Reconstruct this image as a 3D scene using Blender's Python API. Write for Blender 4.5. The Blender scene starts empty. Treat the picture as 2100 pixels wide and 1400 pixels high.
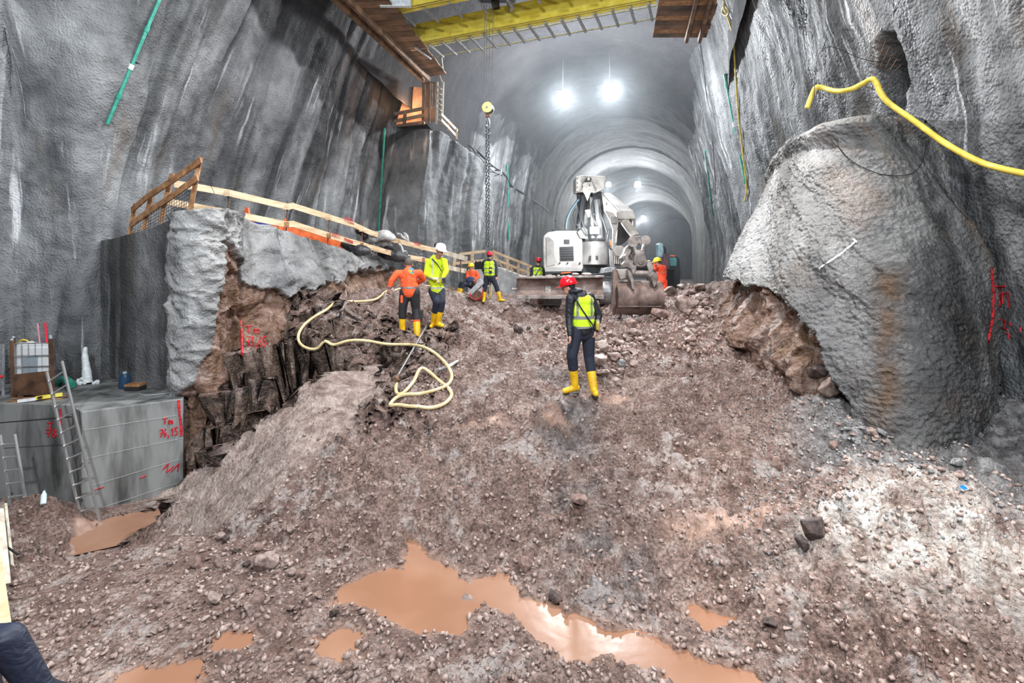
import bpy, bmesh, math, random
import numpy as np
from mathutils import Vector, Matrix, Quaternion
from mathutils.bvhtree import BVHTree
random.seed(7)
rng = np.random.default_rng(11)
SC = bpy.context.scene
COL = SC.collection
PI = math.pi
F = 1050.0; CX = 1050.0; HY = 560.0; CZ = 5.0     # focal length in pixels, centre column, eye-level row, eye height

def P(px, py, Y):
    """point seen at pixel (px,py) at distance Y in front of the photographer"""
    return Vector(((px-CX)/F*Y, Y, CZ+(HY-py)/F*Y))
def PX(px, Y): return (px-CX)/F*Y

# ------------------------------------------------------------------ camera
cd = bpy.data.cameras.new('camera'); cam = bpy.data.objects.new('camera', cd); COL.objects.link(cam)
cam.location = (0, 0, CZ); cam.rotation_euler = (PI/2, 0, 0)
cd.sensor_width = 36; cd.lens = 36*F/2100; cd.shift_y = -(700-HY)/2100; cd.clip_end = 400
SC.camera = cam
SC.cycles.max_bounces = 4; SC.cycles.diffuse_bounces = 2; SC.cycles.glossy_bounces = 2; SC.cycles.transmission_bounces = 2; SC.cycles.volume_bounces = 0
vs = SC.view_settings
vs.view_transform = 'Standard'; vs.look = 'None'; vs.gamma = 1; vs.use_curve_mapping = False; vs.exposure = 0.0

# ------------------------------------------------------------------ noise
_perm = rng.permutation(256).astype(np.int64); _perm = np.concatenate([_perm, _perm, _perm])
_g3 = rng.normal(size=(256, 3)); _g3 /= np.linalg.norm(_g3, axis=1)[:, None]
_rv = rng.random((256, 4))
def _h3(i, j, k): return _perm[(_perm[(_perm[i & 255] + j) & 255] + k) & 255]
def pnoise(x, y, z=0.0):
    x = np.asarray(x, float); y = np.asarray(y, float)+0*x; z = np.asarray(z, float)+0*x
    xi = np.floor(x).astype(np.int64); yi = np.floor(y).astype(np.int64); zi = np.floor(z).astype(np.int64)
    xf, yf, zf = x-xi, y-yi, z-zi
    u = xf*xf*xf*(xf*(xf*6-15)+10); v = yf*yf*yf*(yf*(yf*6-15)+10); w = zf*zf*zf*(zf*(zf*6-15)+10)
    r = 0
    for a in (0, 1):
        for b in (0, 1):
            for c in (0, 1):
                g = _g3[_h3(xi+a, yi+b, zi+c)]
                d = g[..., 0]*(xf-a)+g[..., 1]*(yf-b)+g[..., 2]*(zf-c)
                r = r + d*(u if a else 1-u)*(v if b else 1-v)*(w if c else 1-w)
    return r*1.5
def fbm(x, y, z=0.0, o=4, g=0.5, l=2.03):
    r = 0; a = 1; t = 0
    for i in range(o):
        r = r + a*pnoise(x, y, z+0*x); t += a; a *= g; x = x*l+3.1; y = y*l+1.7; z = z*l+5.3
    return r/t
def ridged(x, y, z=0.0, o=4):
    r = 0; a = 1; t = 0
    for i in range(o):
        r = r + a*(1-2*np.abs(pnoise(x, y, z+0*x))); t += a; a *= .5; x = x*2.1+4; y = y*2.1+9; z = z*2.1+2
    return r/t
def facets(x, y, tilt=0.5, seed=0):
    """angular broken blocks: nearest-cell plateaus with random height and tilt; returns height (-.5...5) and edge distance"""
    x = np.asarray(x, float); y = np.asarray(y, float)
    xi = np.floor(x).astype(np.int64); yi = np.floor(y).astype(np.int64)
    d1 = np.full(x.shape, 9.); d2 = np.full(x.shape, 9.); h = np.zeros(x.shape)
    for a in (-1, 0, 1):
        for b in (-1, 0, 1):
            k = _h3(xi+a, yi+b, np.int64(seed)+0*xi); rv = _rv[k]
            cx = xi+a+rv[..., 0]; cy = yi+b+rv[..., 1]
            dx, dy = x-cx, y-cy; d = np.sqrt(dx*dx+dy*dy)
            k2 = _rv[_perm[(k+17) & 255]]
            hh = rv[..., 2]-.5+tilt*((k2[..., 0]-.5)*dx+(k2[..., 1]-.5)*dy)*2
            nw = d < d1
            d2 = np.where(nw, d1, np.minimum(d2, d)); h = np.where(nw, hh, h); d1 = np.where(nw, d, d1)
    return h, d2-d1
def sstep(a, b, x):
    t = np.clip((np.asarray(x, float)-a)/(b-a), 0, 1); return t*t*(3-2*t)
def sdist(x, y, poly):
    """signed distance to polygon, negative inside"""
    x = np.asarray(x, float); y = np.asarray(y, float)
    d = np.full(x.shape, 1e9); ins = np.zeros(x.shape, bool); n = len(poly)
    for i in range(n):
        ax, ay = poly[i]; bx, by = poly[(i+1) % n]
        ex, ey = bx-ax, by-ay; wx, wy = x-ax, y-ay
        t = np.clip((wx*ex+wy*ey)/(ex*ex+ey*ey+1e-12), 0, 1)
        d = np.minimum(d, (wx-ex*t)**2+(wy-ey*t)**2)
        c = ((ay > y) != (by > y)) & (x < (bx-ax)*(y-ay)/((by-ay) if by != ay else 1e-9)+ax)
        ins ^= c
    d = np.sqrt(d); return np.where(ins, -d, d)

# ------------------------------------------------------------------ materials
def mat(name, base=(.5, .5, .5), rough=.6, metal=0.0, emit=None, es=1.0, build=None, spec=None, alpha=None, trans=None):
    m = bpy.data.materials.new(name); m.use_nodes = True; nt = m.node_tree
    b = nt.nodes['Principled BSDF']
    b.inputs['Base Color'].default_value = (*base, 1); b.inputs['Roughness'].default_value = rough; b.inputs['Metallic'].default_value = metal
    if emit: b.inputs['Emission Color'].default_value = (*emit, 1); b.inputs['Emission Strength'].default_value = es
    if spec is not None: b.inputs['Specular IOR Level'].default_value = spec
    if alpha is not None: b.inputs['Alpha'].default_value = alpha
    if trans is not None: b.inputs['Transmission Weight'].default_value = trans
    if build: build(nt, b)
    return m
class NB:
    def __init__(s, nt): s.nt = nt
    def n(s, t, **k):
        x = s.nt.nodes.new(t)
        for a, v in k.items(): setattr(x, a, v)
        return x
    def l(s, a, b): s.nt.links.new(a, b)
    def coord(s, kind='Object', scale=(1, 1, 1), rot=(0, 0, 0)):
        c = s.n('ShaderNodeTexCoord'); m = s.n('ShaderNodeMapping'); m.inputs['Scale'].default_value = scale; m.inputs['Rotation'].default_value = rot
        s.l(c.outputs[kind], m.inputs[0]); return m.outputs[0]
    def noise(s, v, scale, detail=4, rough=.55, dist=0, lac=2):
        x = s.n('ShaderNodeTexNoise'); x.inputs['Scale'].default_value = scale; x.inputs['Detail'].default_value = detail
        x.inputs['Roughness'].default_value = rough; x.inputs['Distortion'].default_value = dist; x.inputs['Lacunarity'].default_value = lac
        s.l(v, x.inputs['Vector']); return x.outputs[0]
    def vor(s, v, scale, feat='F1', out=0):
        x = s.n('ShaderNodeTexVoronoi'); x.feature = feat; x.inputs['Scale'].default_value = scale; s.l(v, x.inputs['Vector']); return x.outputs[out]
    def ramp(s, f, pts):
        x = s.n('ShaderNodeValToRGB'); e = x.color_ramp.elements
        while len(e) < len(pts): e.new(.5)
        for i, (p, c) in enumerate(pts):
            e[i].position = p; e[i].color = (*c, 1) if isinstance(c, tuple) else (c, c, c, 1)
        s.l(f, x.inputs[0]); return x.outputs[0]
    def mix(s, f, a, b, mode='MIX'):
        x = s.n('ShaderNodeMix', data_type='RGBA', blend_type=mode)
        for v, i in ((f, 0), (a, 6), (b, 7)):
            if isinstance(v, (int, float)): x.inputs[i].default_value = v if i == 0 else (v, v, v, 1)
            elif isinstance(v, tuple): x.inputs[i].default_value = (*v, 1)
            else: s.l(v, x.inputs[i])
        return x.outputs[2]
    def math(s, op, a, b=0.0, c=0.0):
        x = s.n('ShaderNodeMath', operation=op)
        for v, i in ((a, 0), (b, 1), (c, 2)):
            if isinstance(v, (int, float)): x.inputs[i].default_value = v
            else: s.l(v, x.inputs[i])
        return x.outputs[0]
    def attr(s, name): x = s.n('ShaderNodeAttribute'); x.attribute_name = name; return x.outputs['Fac']
    def bump(s, h, dist, strength=1.0, prev=None):
        x = s.n('ShaderNodeBump'); x.inputs['Distance'].default_value = dist; x.inputs['Strength'].default_value = strength
        s.l(h, x.inputs['Height'])
        if prev is not None: s.l(prev, x.inputs['Normal'])
        return x.outputs[0]

def shotcrete_mat(name, dark, light, streak=(.62, .63, .65), amt=1.0, grain=20.0, gd=.03, rock=False, warm=(.15, .085, .055), soot_dark=True, stain=True, sv=.22, bandlo=.32, rlo=.38):
    def b(nt, bs):
        k = NB(nt); oc = k.coord('Object'); uv = k.coord('UV')
        big = k.noise(oc, .45, 5, .6, .6); med = k.noise(oc, 2.2, 5, .6, .3); fine = k.noise(oc, 14, 3, .6)
        c = k.ramp(k.math('ADD', k.math('MULTIPLY', big, .65), k.math('MULTIPLY', med, .4)), [(.36, dark), (.5, tuple((a+b_)*.5 for a, b_ in zip(dark, light))), (.66, light)])
        # broad vertical wet/dry bands
        us = k.n('ShaderNodeMapping'); us.inputs['Scale'].default_value = (1.05, sv*.4, 1); k.l(uv, us.inputs[0])
        band = k.ramp(k.noise(us.outputs[0], .9, 4, .55, .8), [(.40, bandlo), (.52, .8), (.62, 1.12)])
        c = k.mix(.9, c, band, 'MULTIPLY')
        # lime streaks running down
        u2 = k.n('ShaderNodeMapping'); u2.inputs['Scale'].default_value = (3.6, sv, 1); k.l(uv, u2.inputs[0])
        st = k.ramp(k.noise(u2.outputs[0], 1.25, 5, .6, .25), [(.575, 0.), (.66, 1.)])
        u3 = k.n('ShaderNodeMapping'); u3.inputs['Scale'].default_value = (.35, .5, 1); k.l(uv, u3.inputs[0])
        ar = k.ramp(k.noise(u3.outputs[0], 1.1, 3, .5), [(.42, 0.), (.6, 1.)])
        stf = k.math('MULTIPLY', k.math('MULTIPLY', st, ar), .85*amt)
        c = k.mix(stf, c, streak)
        if stain:
            u4 = k.n('ShaderNodeMapping'); u4.inputs['Scale'].default_value = (1.3, .16, 1); u4.inputs['Location'].default_value = (7, 3, 0); k.l(uv, u4.inputs[0])
            rs = k.ramp(k.noise(u4.outputs[0], 1.0, 4, .6, .3), [(.6, 0.), (.74, .45)])
            c = k.mix(rs, c, (.17, .115, .07))
        if soot_dark:
            c = k.mix(k.attr('soot_dark'), c, (.018, .018, .021))
        c = k.mix(k.attr('pale'), c, (.55, .55, .55))
        c = k.mix(k.attr('rust'), c, (.19, .105, .05))
        wt = k.attr('wet'); c = k.mix(k.math('MULTIPLY', wt, .8), c, (.38, .38, .40), 'MULTIPLY')  # this attribute only multiplies the colour darker, gloss unchanged
        h = k.math('ADD', k.math('MULTIPLY', k.noise(oc, grain, 4, .62), .7), k.math('MULTIPLY', k.vor(oc, grain*1.3), -.45))
        if rock:
            rm = k.attr('rock')
            rn = k.noise(oc, 3.2, 6, .65, 1.0)
            rc = k.ramp(rn, [(.32, (.045, .024, .017)), (.45, warm), (.56, (.23, .15, .12)), (.68, (.36, .28, .24))])
            rc = k.mix(k.ramp(k.noise(oc, 1.3, 4, .6, .5), [(.52, 0.), (.66, .6)]), rc, (.16, .095, .05))
            rc = k.mix(k.ramp(k.noise(u2.outputs[0], 2.0, 4, .6, .6), [(.6, 0.), (.68, .7)]), rc, (.5, .47, .43))
            c = k.mix(rm, c, rc)
            h = k.math('ADD', h, k.math('MULTIPLY', k.math('MULTIPLY', rn, 1.2), rm))
        k.l(c, bs.inputs['Base Color'])
        r = k.ramp(k.noise(us.outputs[0], 1.7, 4, .6), [(.4, rlo), (.6, .85)]); k.l(r, bs.inputs['Roughness'])
        bs.inputs['Specular IOR Level'].default_value = .3
        nb = k.bump(med, .10, .7); nb = k.bump(h, gd, 1.0, nb)
        k.l(nb, bs.inputs['Normal'])
    return mat(name, build=b)

def ground_build(nt, bs):
    k = NB(nt); oc = k.coord('Object')
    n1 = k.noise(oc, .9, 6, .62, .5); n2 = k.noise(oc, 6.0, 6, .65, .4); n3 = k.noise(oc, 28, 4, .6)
    v = k.math('ADD', k.math('MULTIPLY', n1, .35), k.math('MULTIPLY', n2, .65))
    c = k.ramp(v, [(.34, (.09, .05, .038)), (.45, (.22, .135, .108)), (.56, (.36, .25, .21)), (.68, (.56, .46, .41))])
    c = k.mix(k.ramp(n3, [(.42, .62), (.54, 0.)]), c, (.05, .032, .026))  # dark grains, strengthened to stand in for shade in the crevices
    # pale rock dust on patches
    du = k.ramp(k.math('ADD', k.math('MULTIPLY', k.noise(oc, 1.6, 6, .7, .8), .7), k.math('MULTIPLY', n2, .3)), [(.535, 0.), (.61, .8)])
    c = k.mix(du, c, (.47, .41, .385))
    g = k.attr('grey')
    gc = k.ramp(n2, [(.35, (.06, .06, .062)), (.5, (.17, .168, .17)), (.65, (.36, .36, .36))])
    c = k.mix(g, c, gc)
    c = k.mix(k.attr('slab'), c, k.ramp(n2, [(.34, (.15, .105, .085)), (.5, (.36, .27, .235)), (.64, (.52, .43, .38))]))
    c = k.mix(k.attr('pale'), c, k.ramp(n2, [(.34, (.26, .18, .14)), (.5, (.62, .56, .51)), (.6, (.78, .75, .71))]))
    sd = k.attr('silt')
    c = k.mix(sd, c, k.ramp(n2, [(.4, (.24, .145, .105)), (.6, (.33, .215, .165))]))
    c = k.mix(k.attr('ochre'), c, k.ramp(k.noise(oc, 3.0, 6, .65, 1.2), [(.38, (.03, .018, .013)), (.5, (.13, .08, .055)), (.62, (.28, .21, .175))]))
    k.l(c, bs.inputs['Base Color'])
    w = k.ramp(k.noise(oc, 2.3, 4, .6), [(.38, .30), (.6, .72)]); k.l(w, bs.inputs['Roughness'])
    bs.inputs['Specular IOR Level'].default_value = .55
    h = k.math('ADD', k.math('MULTIPLY', k.noise(oc, 16, 6, .72), 1.2), k.math('MULTIPLY', k.vor(oc, 22), -.7))
    h = k.math('MULTIPLY', h, k.math('SUBTRACT', 1.0, k.math('MULTIPLY', sd, .9)))
    nb = k.bump(h, .055, 1.0); k.l(nb, bs.inputs['Normal'])
M = {}
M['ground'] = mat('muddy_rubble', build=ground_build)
M['wall'] = shotcrete_mat('shotcrete_wall', (.07, .073, .08), (.34, .35, .355), amt=1.4, rlo=.5, bandlo=.24)
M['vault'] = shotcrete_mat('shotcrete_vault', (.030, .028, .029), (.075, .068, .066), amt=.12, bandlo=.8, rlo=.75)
M['tunnel'] = shotcrete_mat('shotcrete_tunnel', (.10, .10, .10), (.25, .25, .24), amt=.5, bandlo=.62, rlo=.7)
M['bench'] = shotcrete_mat('shotcrete_over_rock', (.085, .087, .092), (.36, .36, .355), amt=.35, grain=16, gd=.03, rock=True, soot_dark=False)
M['bulge'] = shotcrete_mat('shotcrete_bulge', (.065, .065, .066), (.30, .295, .285), amt=.3, grain=12, gd=.065, rock=True, soot_dark=False)
M['wallr'] = shotcrete_mat('shotcrete_wall_coarse', (.055, .057, .063), (.25, .26, .265), amt=1.3, grain=13, gd=.045)

def noisy(name, c1, c2, scale=6, rough=.6, metal=0.0, bump=.004, stretch=(1, 1, 1), detail=5, lo=.38, hi=.62, c3=None, kind='Object'):
    def b(nt, bs):
        k = NB(nt); oc = k.coord(kind, stretch); n = k.noise(oc, scale, detail, .6, .3)
        pts = [(lo, c1), (hi, c2)] + ([(min(.99, hi+.1), c3)] if c3 else [])
        k.l(k.ramp(n, pts), bs.inputs['Base Color'])
        if bump: k.l(k.bump(k.noise(oc, scale*3, 4, .6), bump), bs.inputs['Normal'])
    return mat(name, rough=rough, metal=metal, build=b)
M['concrete'] = noisy('cast_concrete', (.055, .057, .055), (.25, .255, .25), 1.1, .55, bump=.01, stretch=(1.6, 1.6, .35), lo=.4, hi=.58)
M['concrete_top'] = noisy('wet_concrete_top', (.10, .085, .07), (.23, .21, .19), 1.5, .35, bump=.008)
M['concrete_pale'] = noisy('pale_concrete', (.36, .38, .39), (.52, .54, .55), 2, .7)
M['wood'] = noisy('new_timber', (.50, .34, .19), (.72, .56, .38), 3, .6, stretch=(.6, .6, 4), bump=.002)
M['wood_brown'] = noisy('orange_brown_timber', (.20, .09, .035), (.42, .22, .10), 5, .6, bump=.002, c3=(.5, .3, .16))
M['wood_old'] = noisy('dark_formwork_timber', (.075, .045, .028), (.26, .15, .085), 1.3, .7, stretch=(.35, 2.2, 1), bump=.004)
M['ply'] = noisy('stained_plywood', (.05, .035, .028), (.20, .12, .07), .9, .65, bump=.003, c3=(.29, .18, .11))
M['rust'] = noisy('rusty_steel', (.07, .035, .022), (.20, .105, .06), 4, .7, .3, bump=.004)
M['alu'] = mat('aluminium', (.62, .63, .63), .35, .8)
M['galv'] = noisy('galvanised_steel', (.28, .29, .30), (.45, .46, .48), 10, .45, .6, bump=0)
M['steel_dark'] = mat('dark_steel', (.05, .05, .055), .5, .6)
M['yellow_paint'] = noisy('yellow_crane_paint', (.70, .55, .05), (.85, .72, .12), 3, .4, bump=0)
M['green_pvc'] = noisy('green_pipe', (.02, .22, .16), (.05, .36, .27), 8, .4, bump=0)
M['white_plastic'] = mat('white_plastic', (.72, .74, .75), .45)
M['hose'] = noisy('yellow_hose', (.55, .40, .05), (.80, .62, .10), 5, .4, bump=0, c3=(.80, .70, .32))
M['hose_mud'] = noisy('muddy_cream_hose', (.50, .36, .17), (.72, .60, .34), 3.5, .5, bump=0, c3=(.75, .68, .45))
M['red_paint'] = noisy('red_spray_paint', (.40, .008, .015), (.62, .02, .03), 9, .6, bump=0)
M['white_paint'] = mat('white_spray_paint', (.75, .75, .75), .7)
M['black_rubber'] = mat('black_rubber', (.015, .015, .017), .6)
M['orange_tarp'] = noisy('orange_plastic', (.55, .09, .02), (.80, .17, .04), 4, .5)
M['lamp_glow'] = mat('lamp_glass', (1, 1, 1), emit=(.93, .97, 1), es=420)
M['lamp_soft'] = mat('lamp_glass_small', (1, 1, 1), emit=(.93, .97, 1), es=200)
def water_build(nt, b):
    k = NB(nt); oc = k.coord('Object')
    k.l(k.ramp(k.noise(oc, .9, 3, .5), [(.4, (.25, .125, .075)), (.6, (.31, .17, .11))]), b.inputs['Base Color'])
    k.l(k.bump(k.noise(oc, 5, 2, .5), .006, .5), b.inputs['Normal'])
M['water'] = mat('silty_water', rough=.22, build=water_build, spec=.3)

# ------------------------------------------------------------------ object helpers
def tagit(o, label=None, cat=None, group=None, kind=None):
    if label: o['label'] = label
    if cat: o['category'] = cat
    if group: o['group'] = group
    if kind: o['kind'] = kind
    return o
def empty(name, loc, label, cat, group=None, rz=0):
    o = bpy.data.objects.new(name, None); COL.objects.link(o); o.location = loc; o.rotation_euler = (0, 0, rz); o.empty_display_size = .1
    return tagit(o, label, cat, group)
def setparent(o, parent):
    if parent is not None:
        o.parent = parent; o.matrix_parent_inverse = wmat(parent).inverted()
def wmat(o):
    m = o.matrix_basis.copy(); p = o
    while p.parent is not None:
        m = p.parent.matrix_basis @ p.matrix_parent_inverse @ m if False else (p.parent.matrix_basis @ (p.matrix_parent_inverse @ m)); p = p.parent
    return m
class MB:
    """collects shapes in world coordinates; build() links them as ONE mesh object"""
    def __init__(s): s.v = []; s.f = []
    def add(s, vs_, fs):
        o = len(s.v); s.v += [tuple(q) for q in vs_]; s.f += [tuple(i+o for i in f) for f in fs]; return s
    def box(s, c, size, rot=None):
        c = Vector(c); h = Vector(size)*.5; R = rot if rot is not None else Matrix.Identity(3)
        vs_ = [c+R@Vector((sx*h.x, sy*h.y, sz*h.z)) for sx in (-1, 1) for sy in (-1, 1) for sz in (-1, 1)]
        return s.add(vs_, [(0, 1, 3, 2), (4, 6, 7, 5), (0, 4, 5, 1), (2, 3, 7, 6), (0, 2, 6, 4), (1, 5, 7, 3)])
    def bar(s, a, b, w, h=None, up=(0, 0, 1)):
        """rectangular bar from a to b, h measured along up"""
        a, b = Vector(a), Vector(b); h = h or w; d = (b-a).normalized(); u = Vector(up); sd = d.cross(u)
        if sd.length < 1e-3: sd = d.cross(Vector((0, 1, 0)))
        sd.normalize(); u = sd.cross(d).normalized(); R = Matrix((sd, d, u)).transposed()
        return s.box((a+b)/2, (w, (b-a).length, h), R)
    def tube(s, pts, r, n=8, cap=True, flat=None):
        pts = [Vector(q) for q in pts]; rr = r if isinstance(r, (list, tuple)) else [r]*len(pts)
        vs_ = []; prev = None
        for i, p in enumerate(pts):
            d = (pts[min(i+1, len(pts)-1)]-pts[max(i-1, 0)])
            if d.length < 1e-9: d = Vector((0, 0, 1))
            d.normalize()
            if prev is None:
                a = Vector((0, 0, 1)) if abs(d.z) < .9 else Vector((1, 0, 0)); u = d.cross(a).normalized()
            else:
                u = prev-d*prev.dot(d)
                u = u.normalized() if u.length > 1e-6 else d.orthogonal().normalized()
            prev = u; w = d.cross(u)
            for j in range(n):
                t = 2*PI*j/n; vs_.append(p+u*math.cos(t)*rr[i]+w*math.sin(t)*rr[i])
        fs = [(i*n+j, i*n+(j+1) % n, (i+1)*n+(j+1) % n, (i+1)*n+j) for i in range(len(pts)-1) for j in range(n)]
        if cap: fs += [tuple(range(n))[::-1], tuple(range((len(pts)-1)*n, len(pts)*n))]
        return s.add(vs_, fs)
    def cyl(s, a, b, r, n=16): return s.tube([a, b], r, n)
    def lathe(s, c, prof, axis=(0, 0, 1), n=20):
        """prof: list of (radius, height) along axis"""
        q = Vector((0, 0, 1)).rotation_difference(Vector(axis).normalized()); c = Vector(c); vs_ = []
        for r, h in prof:
            for j in range(n):
                t = 2*PI*j/n; vs_.append(c+q@Vector((r*math.cos(t), r*math.sin(t), h)))
        m = len(prof)
        fs = [(i*n+j, i*n+(j+1) % n, (i+1)*n+(j+1) % n, (i+1)*n+j) for i in range(m-1) for j in range(n)]
        fs += [tuple(range(n))[::-1], tuple(range((m-1)*n, m*n))]
        return s.add(vs_, fs)
    def prism(s, outline, ext):
        """outline: list of world points (planar), ext: extrusion vector"""
        n = len(outline); e = Vector(ext); a = [Vector(q) for q in outline]
        return s.add(a+[q+e for q in a], [tuple(range(n)), tuple(range(n, 2*n))[::-1]]+[(i, (i+1) % n, n+(i+1) % n, n+i) for i in range(n)])
    def ell(s, c, r, rot=None, n=12, m=8):
        c = Vector(c); R = rot if rot is not None else Matrix.Identity(3); vs_ = []
        for i in range(1, m):
            a = PI*i/m
            for j in range(n):
                t = 2*PI*j/n; vs_.append(c+R@Vector((r[0]*math.sin(a)*math.cos(t), r[1]*math.sin(a)*math.sin(t), r[2]*math.cos(a))))
        fs = [(i*n+j, i*n+(j+1) % n, (i+1)*n+(j+1) % n, (i+1)*n+j) for i in range(m-2) for j in range(n)]
        vs_ += [c+R@Vector((0, 0, r[2])), c-R@Vector((0, 0, r[2]))]; t0 = (m-1)*n
        fs += [(t0, (j+1) % n, j) for j in range(n)]+[(t0+1, (m-2)*n+j, (m-2)*n+(j+1) % n) for j in range(n)]
        return s.add(vs_, fs)
    def build(s, name, m, parent=None, smooth=False, bevel=0, fix=True):
        me = bpy.data.meshes.new(name)
        o = bpy.data.objects.new(name, me); COL.objects.link(o)
        org = wmat(parent).translation.copy() if parent is not None else Vector(s.v[0]) if not s.v else sum((Vector(q) for q in s.v), Vector())/len(s.v)
        if parent is None:
            org.z = min(q[2] for q in s.v)
        me.from_pydata([Vector(q)-org for q in s.v], [], s.f); me.update()
        if fix or bevel:
            bm = bmesh.new(); bm.from_mesh(me)
            if fix: bmesh.ops.recalc_face_normals(bm, faces=bm.faces)
            bm.to_mesh(me); bm.free()
        if m is not None: me.materials.append(m)
        if smooth:
            me.polygons.foreach_set('use_smooth', [True]*len(me.polygons))
            if smooth != 'full':
                try: me.set_sharp_from_angle(angle=math.radians(40))
                except Exception: pass
        o.location = org
        setparent(o, parent)
        if bevel:
            b = o.modifiers.new('bevel', 'BEVEL'); b.width = bevel; b.segments = 2; b.limit_method = 'ANGLE'
        return o
def grid_obj(name, X, Y, Z, m, attrs=None, uv=None, smooth=True, flip=False):
    """a structured surface from 2-D coordinate arrays"""
    r, c = X.shape; co = np.stack([X, Y, Z], -1).reshape(-1, 3)
    me = bpy.data.meshes.new(name); me.vertices.add(r*c); me.vertices.foreach_set('co', co.astype(np.float32).ravel())
    idx = np.arange(r*c).reshape(r, c)
    q = np.stack([idx[:-1, :-1], idx[:-1, 1:], idx[1:, 1:], idx[1:, :-1]], -1).reshape(-1, 4)
    if flip: q = q[:, ::-1]
    n = len(q); me.loops.add(n*4); me.loops.foreach_set('vertex_index', q.astype(np.int32).ravel())
    me.polygons.add(n); me.polygons.foreach_set('loop_start', (np.arange(n)*4).astype(np.int32)); me.polygons.foreach_set('loop_total', np.full(n, 4, np.int32))
    me.update(calc_edges=True)
    if smooth: me.polygons.foreach_set('use_smooth', np.ones(n, bool))
    for k, a in (attrs or {}).items():
        at = me.attributes.new(k, 'FLOAT', 'POINT'); at.data.foreach_set('value', np.clip(a, 0, 1).astype(np.float32).ravel())
    if uv is not None:
        ul = me.uv_layers.new(name='UVMap'); u = np.stack(uv, -1).reshape(-1, 2)[q.ravel()]; ul.data.foreach_set('uv', u.astype(np.float32).ravel())
    me.materials.append(m)
    o = bpy.data.objects.new(name, me); COL.objects.link(o)
    BV.append((name, BVHTree.FromPolygons(co.tolist(), q.tolist())))
    return o
BV = []
def hit(px, py, names=None, off=0.0):
    """where the line of sight through a pixel meets the built rock"""
    o = Vector((0, 0, CZ)); d = (P(px, py, 1)-o).normalized(); best = None
    for n, b in BV:
        if names and n not in names: continue
        h = b.ray_cast(o, d)
        if h[0] is not None and (best is None or h[3] < best[1]): best = (h[0], h[3], h[1])
    if best is None: return None
    p = best[0]-d*off
    return p
def ground_z(x, y):
    best = None
    for n, b in BV:
        if n != 'floor': continue
        h = b.ray_cast(Vector((x, y, 20)), Vector((0, 0, -1)))
        if h[0] is not None: best = h[0].z
    return best if best is not None else 0.0
def spline(pts, n=8):
    pts = [Vector(p) for p in pts]; out = []
    for i in range(len(pts)-1):
        p0, p1, p2, p3 = pts[max(i-1, 0)], pts[i], pts[i+1], pts[min(i+2, len(pts)-1)]
        for k in range(n):
            t = k/n; out.append(.5*((2*p1)+(p2-p0)*t+(2*p0-5*p1+4*p2-p3)*t*t+(3*p1-p0-3*p2+p3)*t**3))
    out.append(pts[-1]); return out
# ================================================================== FLOOR (the excavated slope)
ctrl = [(1190,805,7.7),(1000,860,7.2),(1000,1000,6.3),(1000,1120,5.65),(1000,1250,4.75),(1000,1400,3.88),(1050,740,9.6),(1000,690,12),
 (950,640,15),(1000,613,18.5),(825,690,11.0),(857,697,10.9),(895,662,11.9),(700,700,10.5),(740,780,8.8),(615,815,8.3),(380,1000,7.6),
 (600,950,7.0),(700,1000,6.4),(500,1100,6.0),(360,1112,6.9),(250,1138,6.9),(165,1142,6.9),(250,1200,6.0),(370,1180,6.0),(130,1200,5.9),(700,614,12.2),(750,606,13.3),(800,594,14.6),(640,620,11.5),(600,632,11.1),(600,605,14),(500,605,13),(800,588,17),(600,1250,4.9),(400,1350,4.3),(150,1300,5.0),(60,1150,6.2),(60,1090,7.4),
 (1700,820,7.3),(1850,890,6.6),(2050,900,6.5),(2050,1000,5.6),(1900,1000,5.55),(1830,1035,5.15),(1950,1060,5.0),(1740,1080,4.95),
 (1800,1300,4.2),(1600,1300,4.25),(2060,1150,4.75),(2050,1350,4.1),(1500,1100,5.4),(1400,1000,6.0),(1400,850,7.4),(1400,700,10.0),
 (1480,640,12.0),(1450,590,17.0),(1300,665,14.0),(1300,720,9.8),(1230,720,10.0),(1160,616,18.5),(1060,612,18.6),(1100,609,22),(1250,609,22),
 (800,640,12.0),(650,655,10.9),(740,640,11.6),(860,602,14.5),(600,660,10.5),(900,600,17),(1420,600,22),(1600,700,9.6),(1560,850,7.5),(1600,1000,6.1),
 (1700,960,6.1),(1300,1150,5.3),(1300,1000,6.1),(1200,900,7.0),(800,900,7.1),(800,1050,6.1),(800,1180,5.3),(1500,1250,4.6),(1300,1330,4.2),(1500,1390,3.9)]
cw = [(lambda v: (v.x, v.y, v.z-CZ))(P(*c)) for c in ctrl]
cw += [(x, y, -3.1) for x in (-6, -3, 0, 3, 6) for y in (-3, 1.5)]+[(-9, 3, -3.4), (-9, 6, -3.9), (-13, 9, -3.9), (9, 4, -2.6), (9, 9, -1.6)]
cw += [(PX(1350, y)+d, y, -1.0) for y in (30, 50, 80, 100) for d in (-8, 0, 8)]
cw = np.array(cw)
def _tps(ax, ay, bx, by):
    r2 = (ax[:, None]-bx[None])**2+(ay[:, None]-by[None])**2
    return .5*r2*np.log(r2+1e-9)
N_ = len(cw); A = np.zeros((N_+3, N_+3)); A[:N_, :N_] = _tps(cw[:, 0], cw[:, 1], cw[:, 0], cw[:, 1])+np.eye(N_)*.02
A[:N_, N_:] = np.c_[np.ones(N_), cw[:, :2]]; A[N_:, :N_] = A[:N_, N_:].T
W_ = np.linalg.solve(A, np.r_[cw[:, 2], 0, 0, 0])
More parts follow.
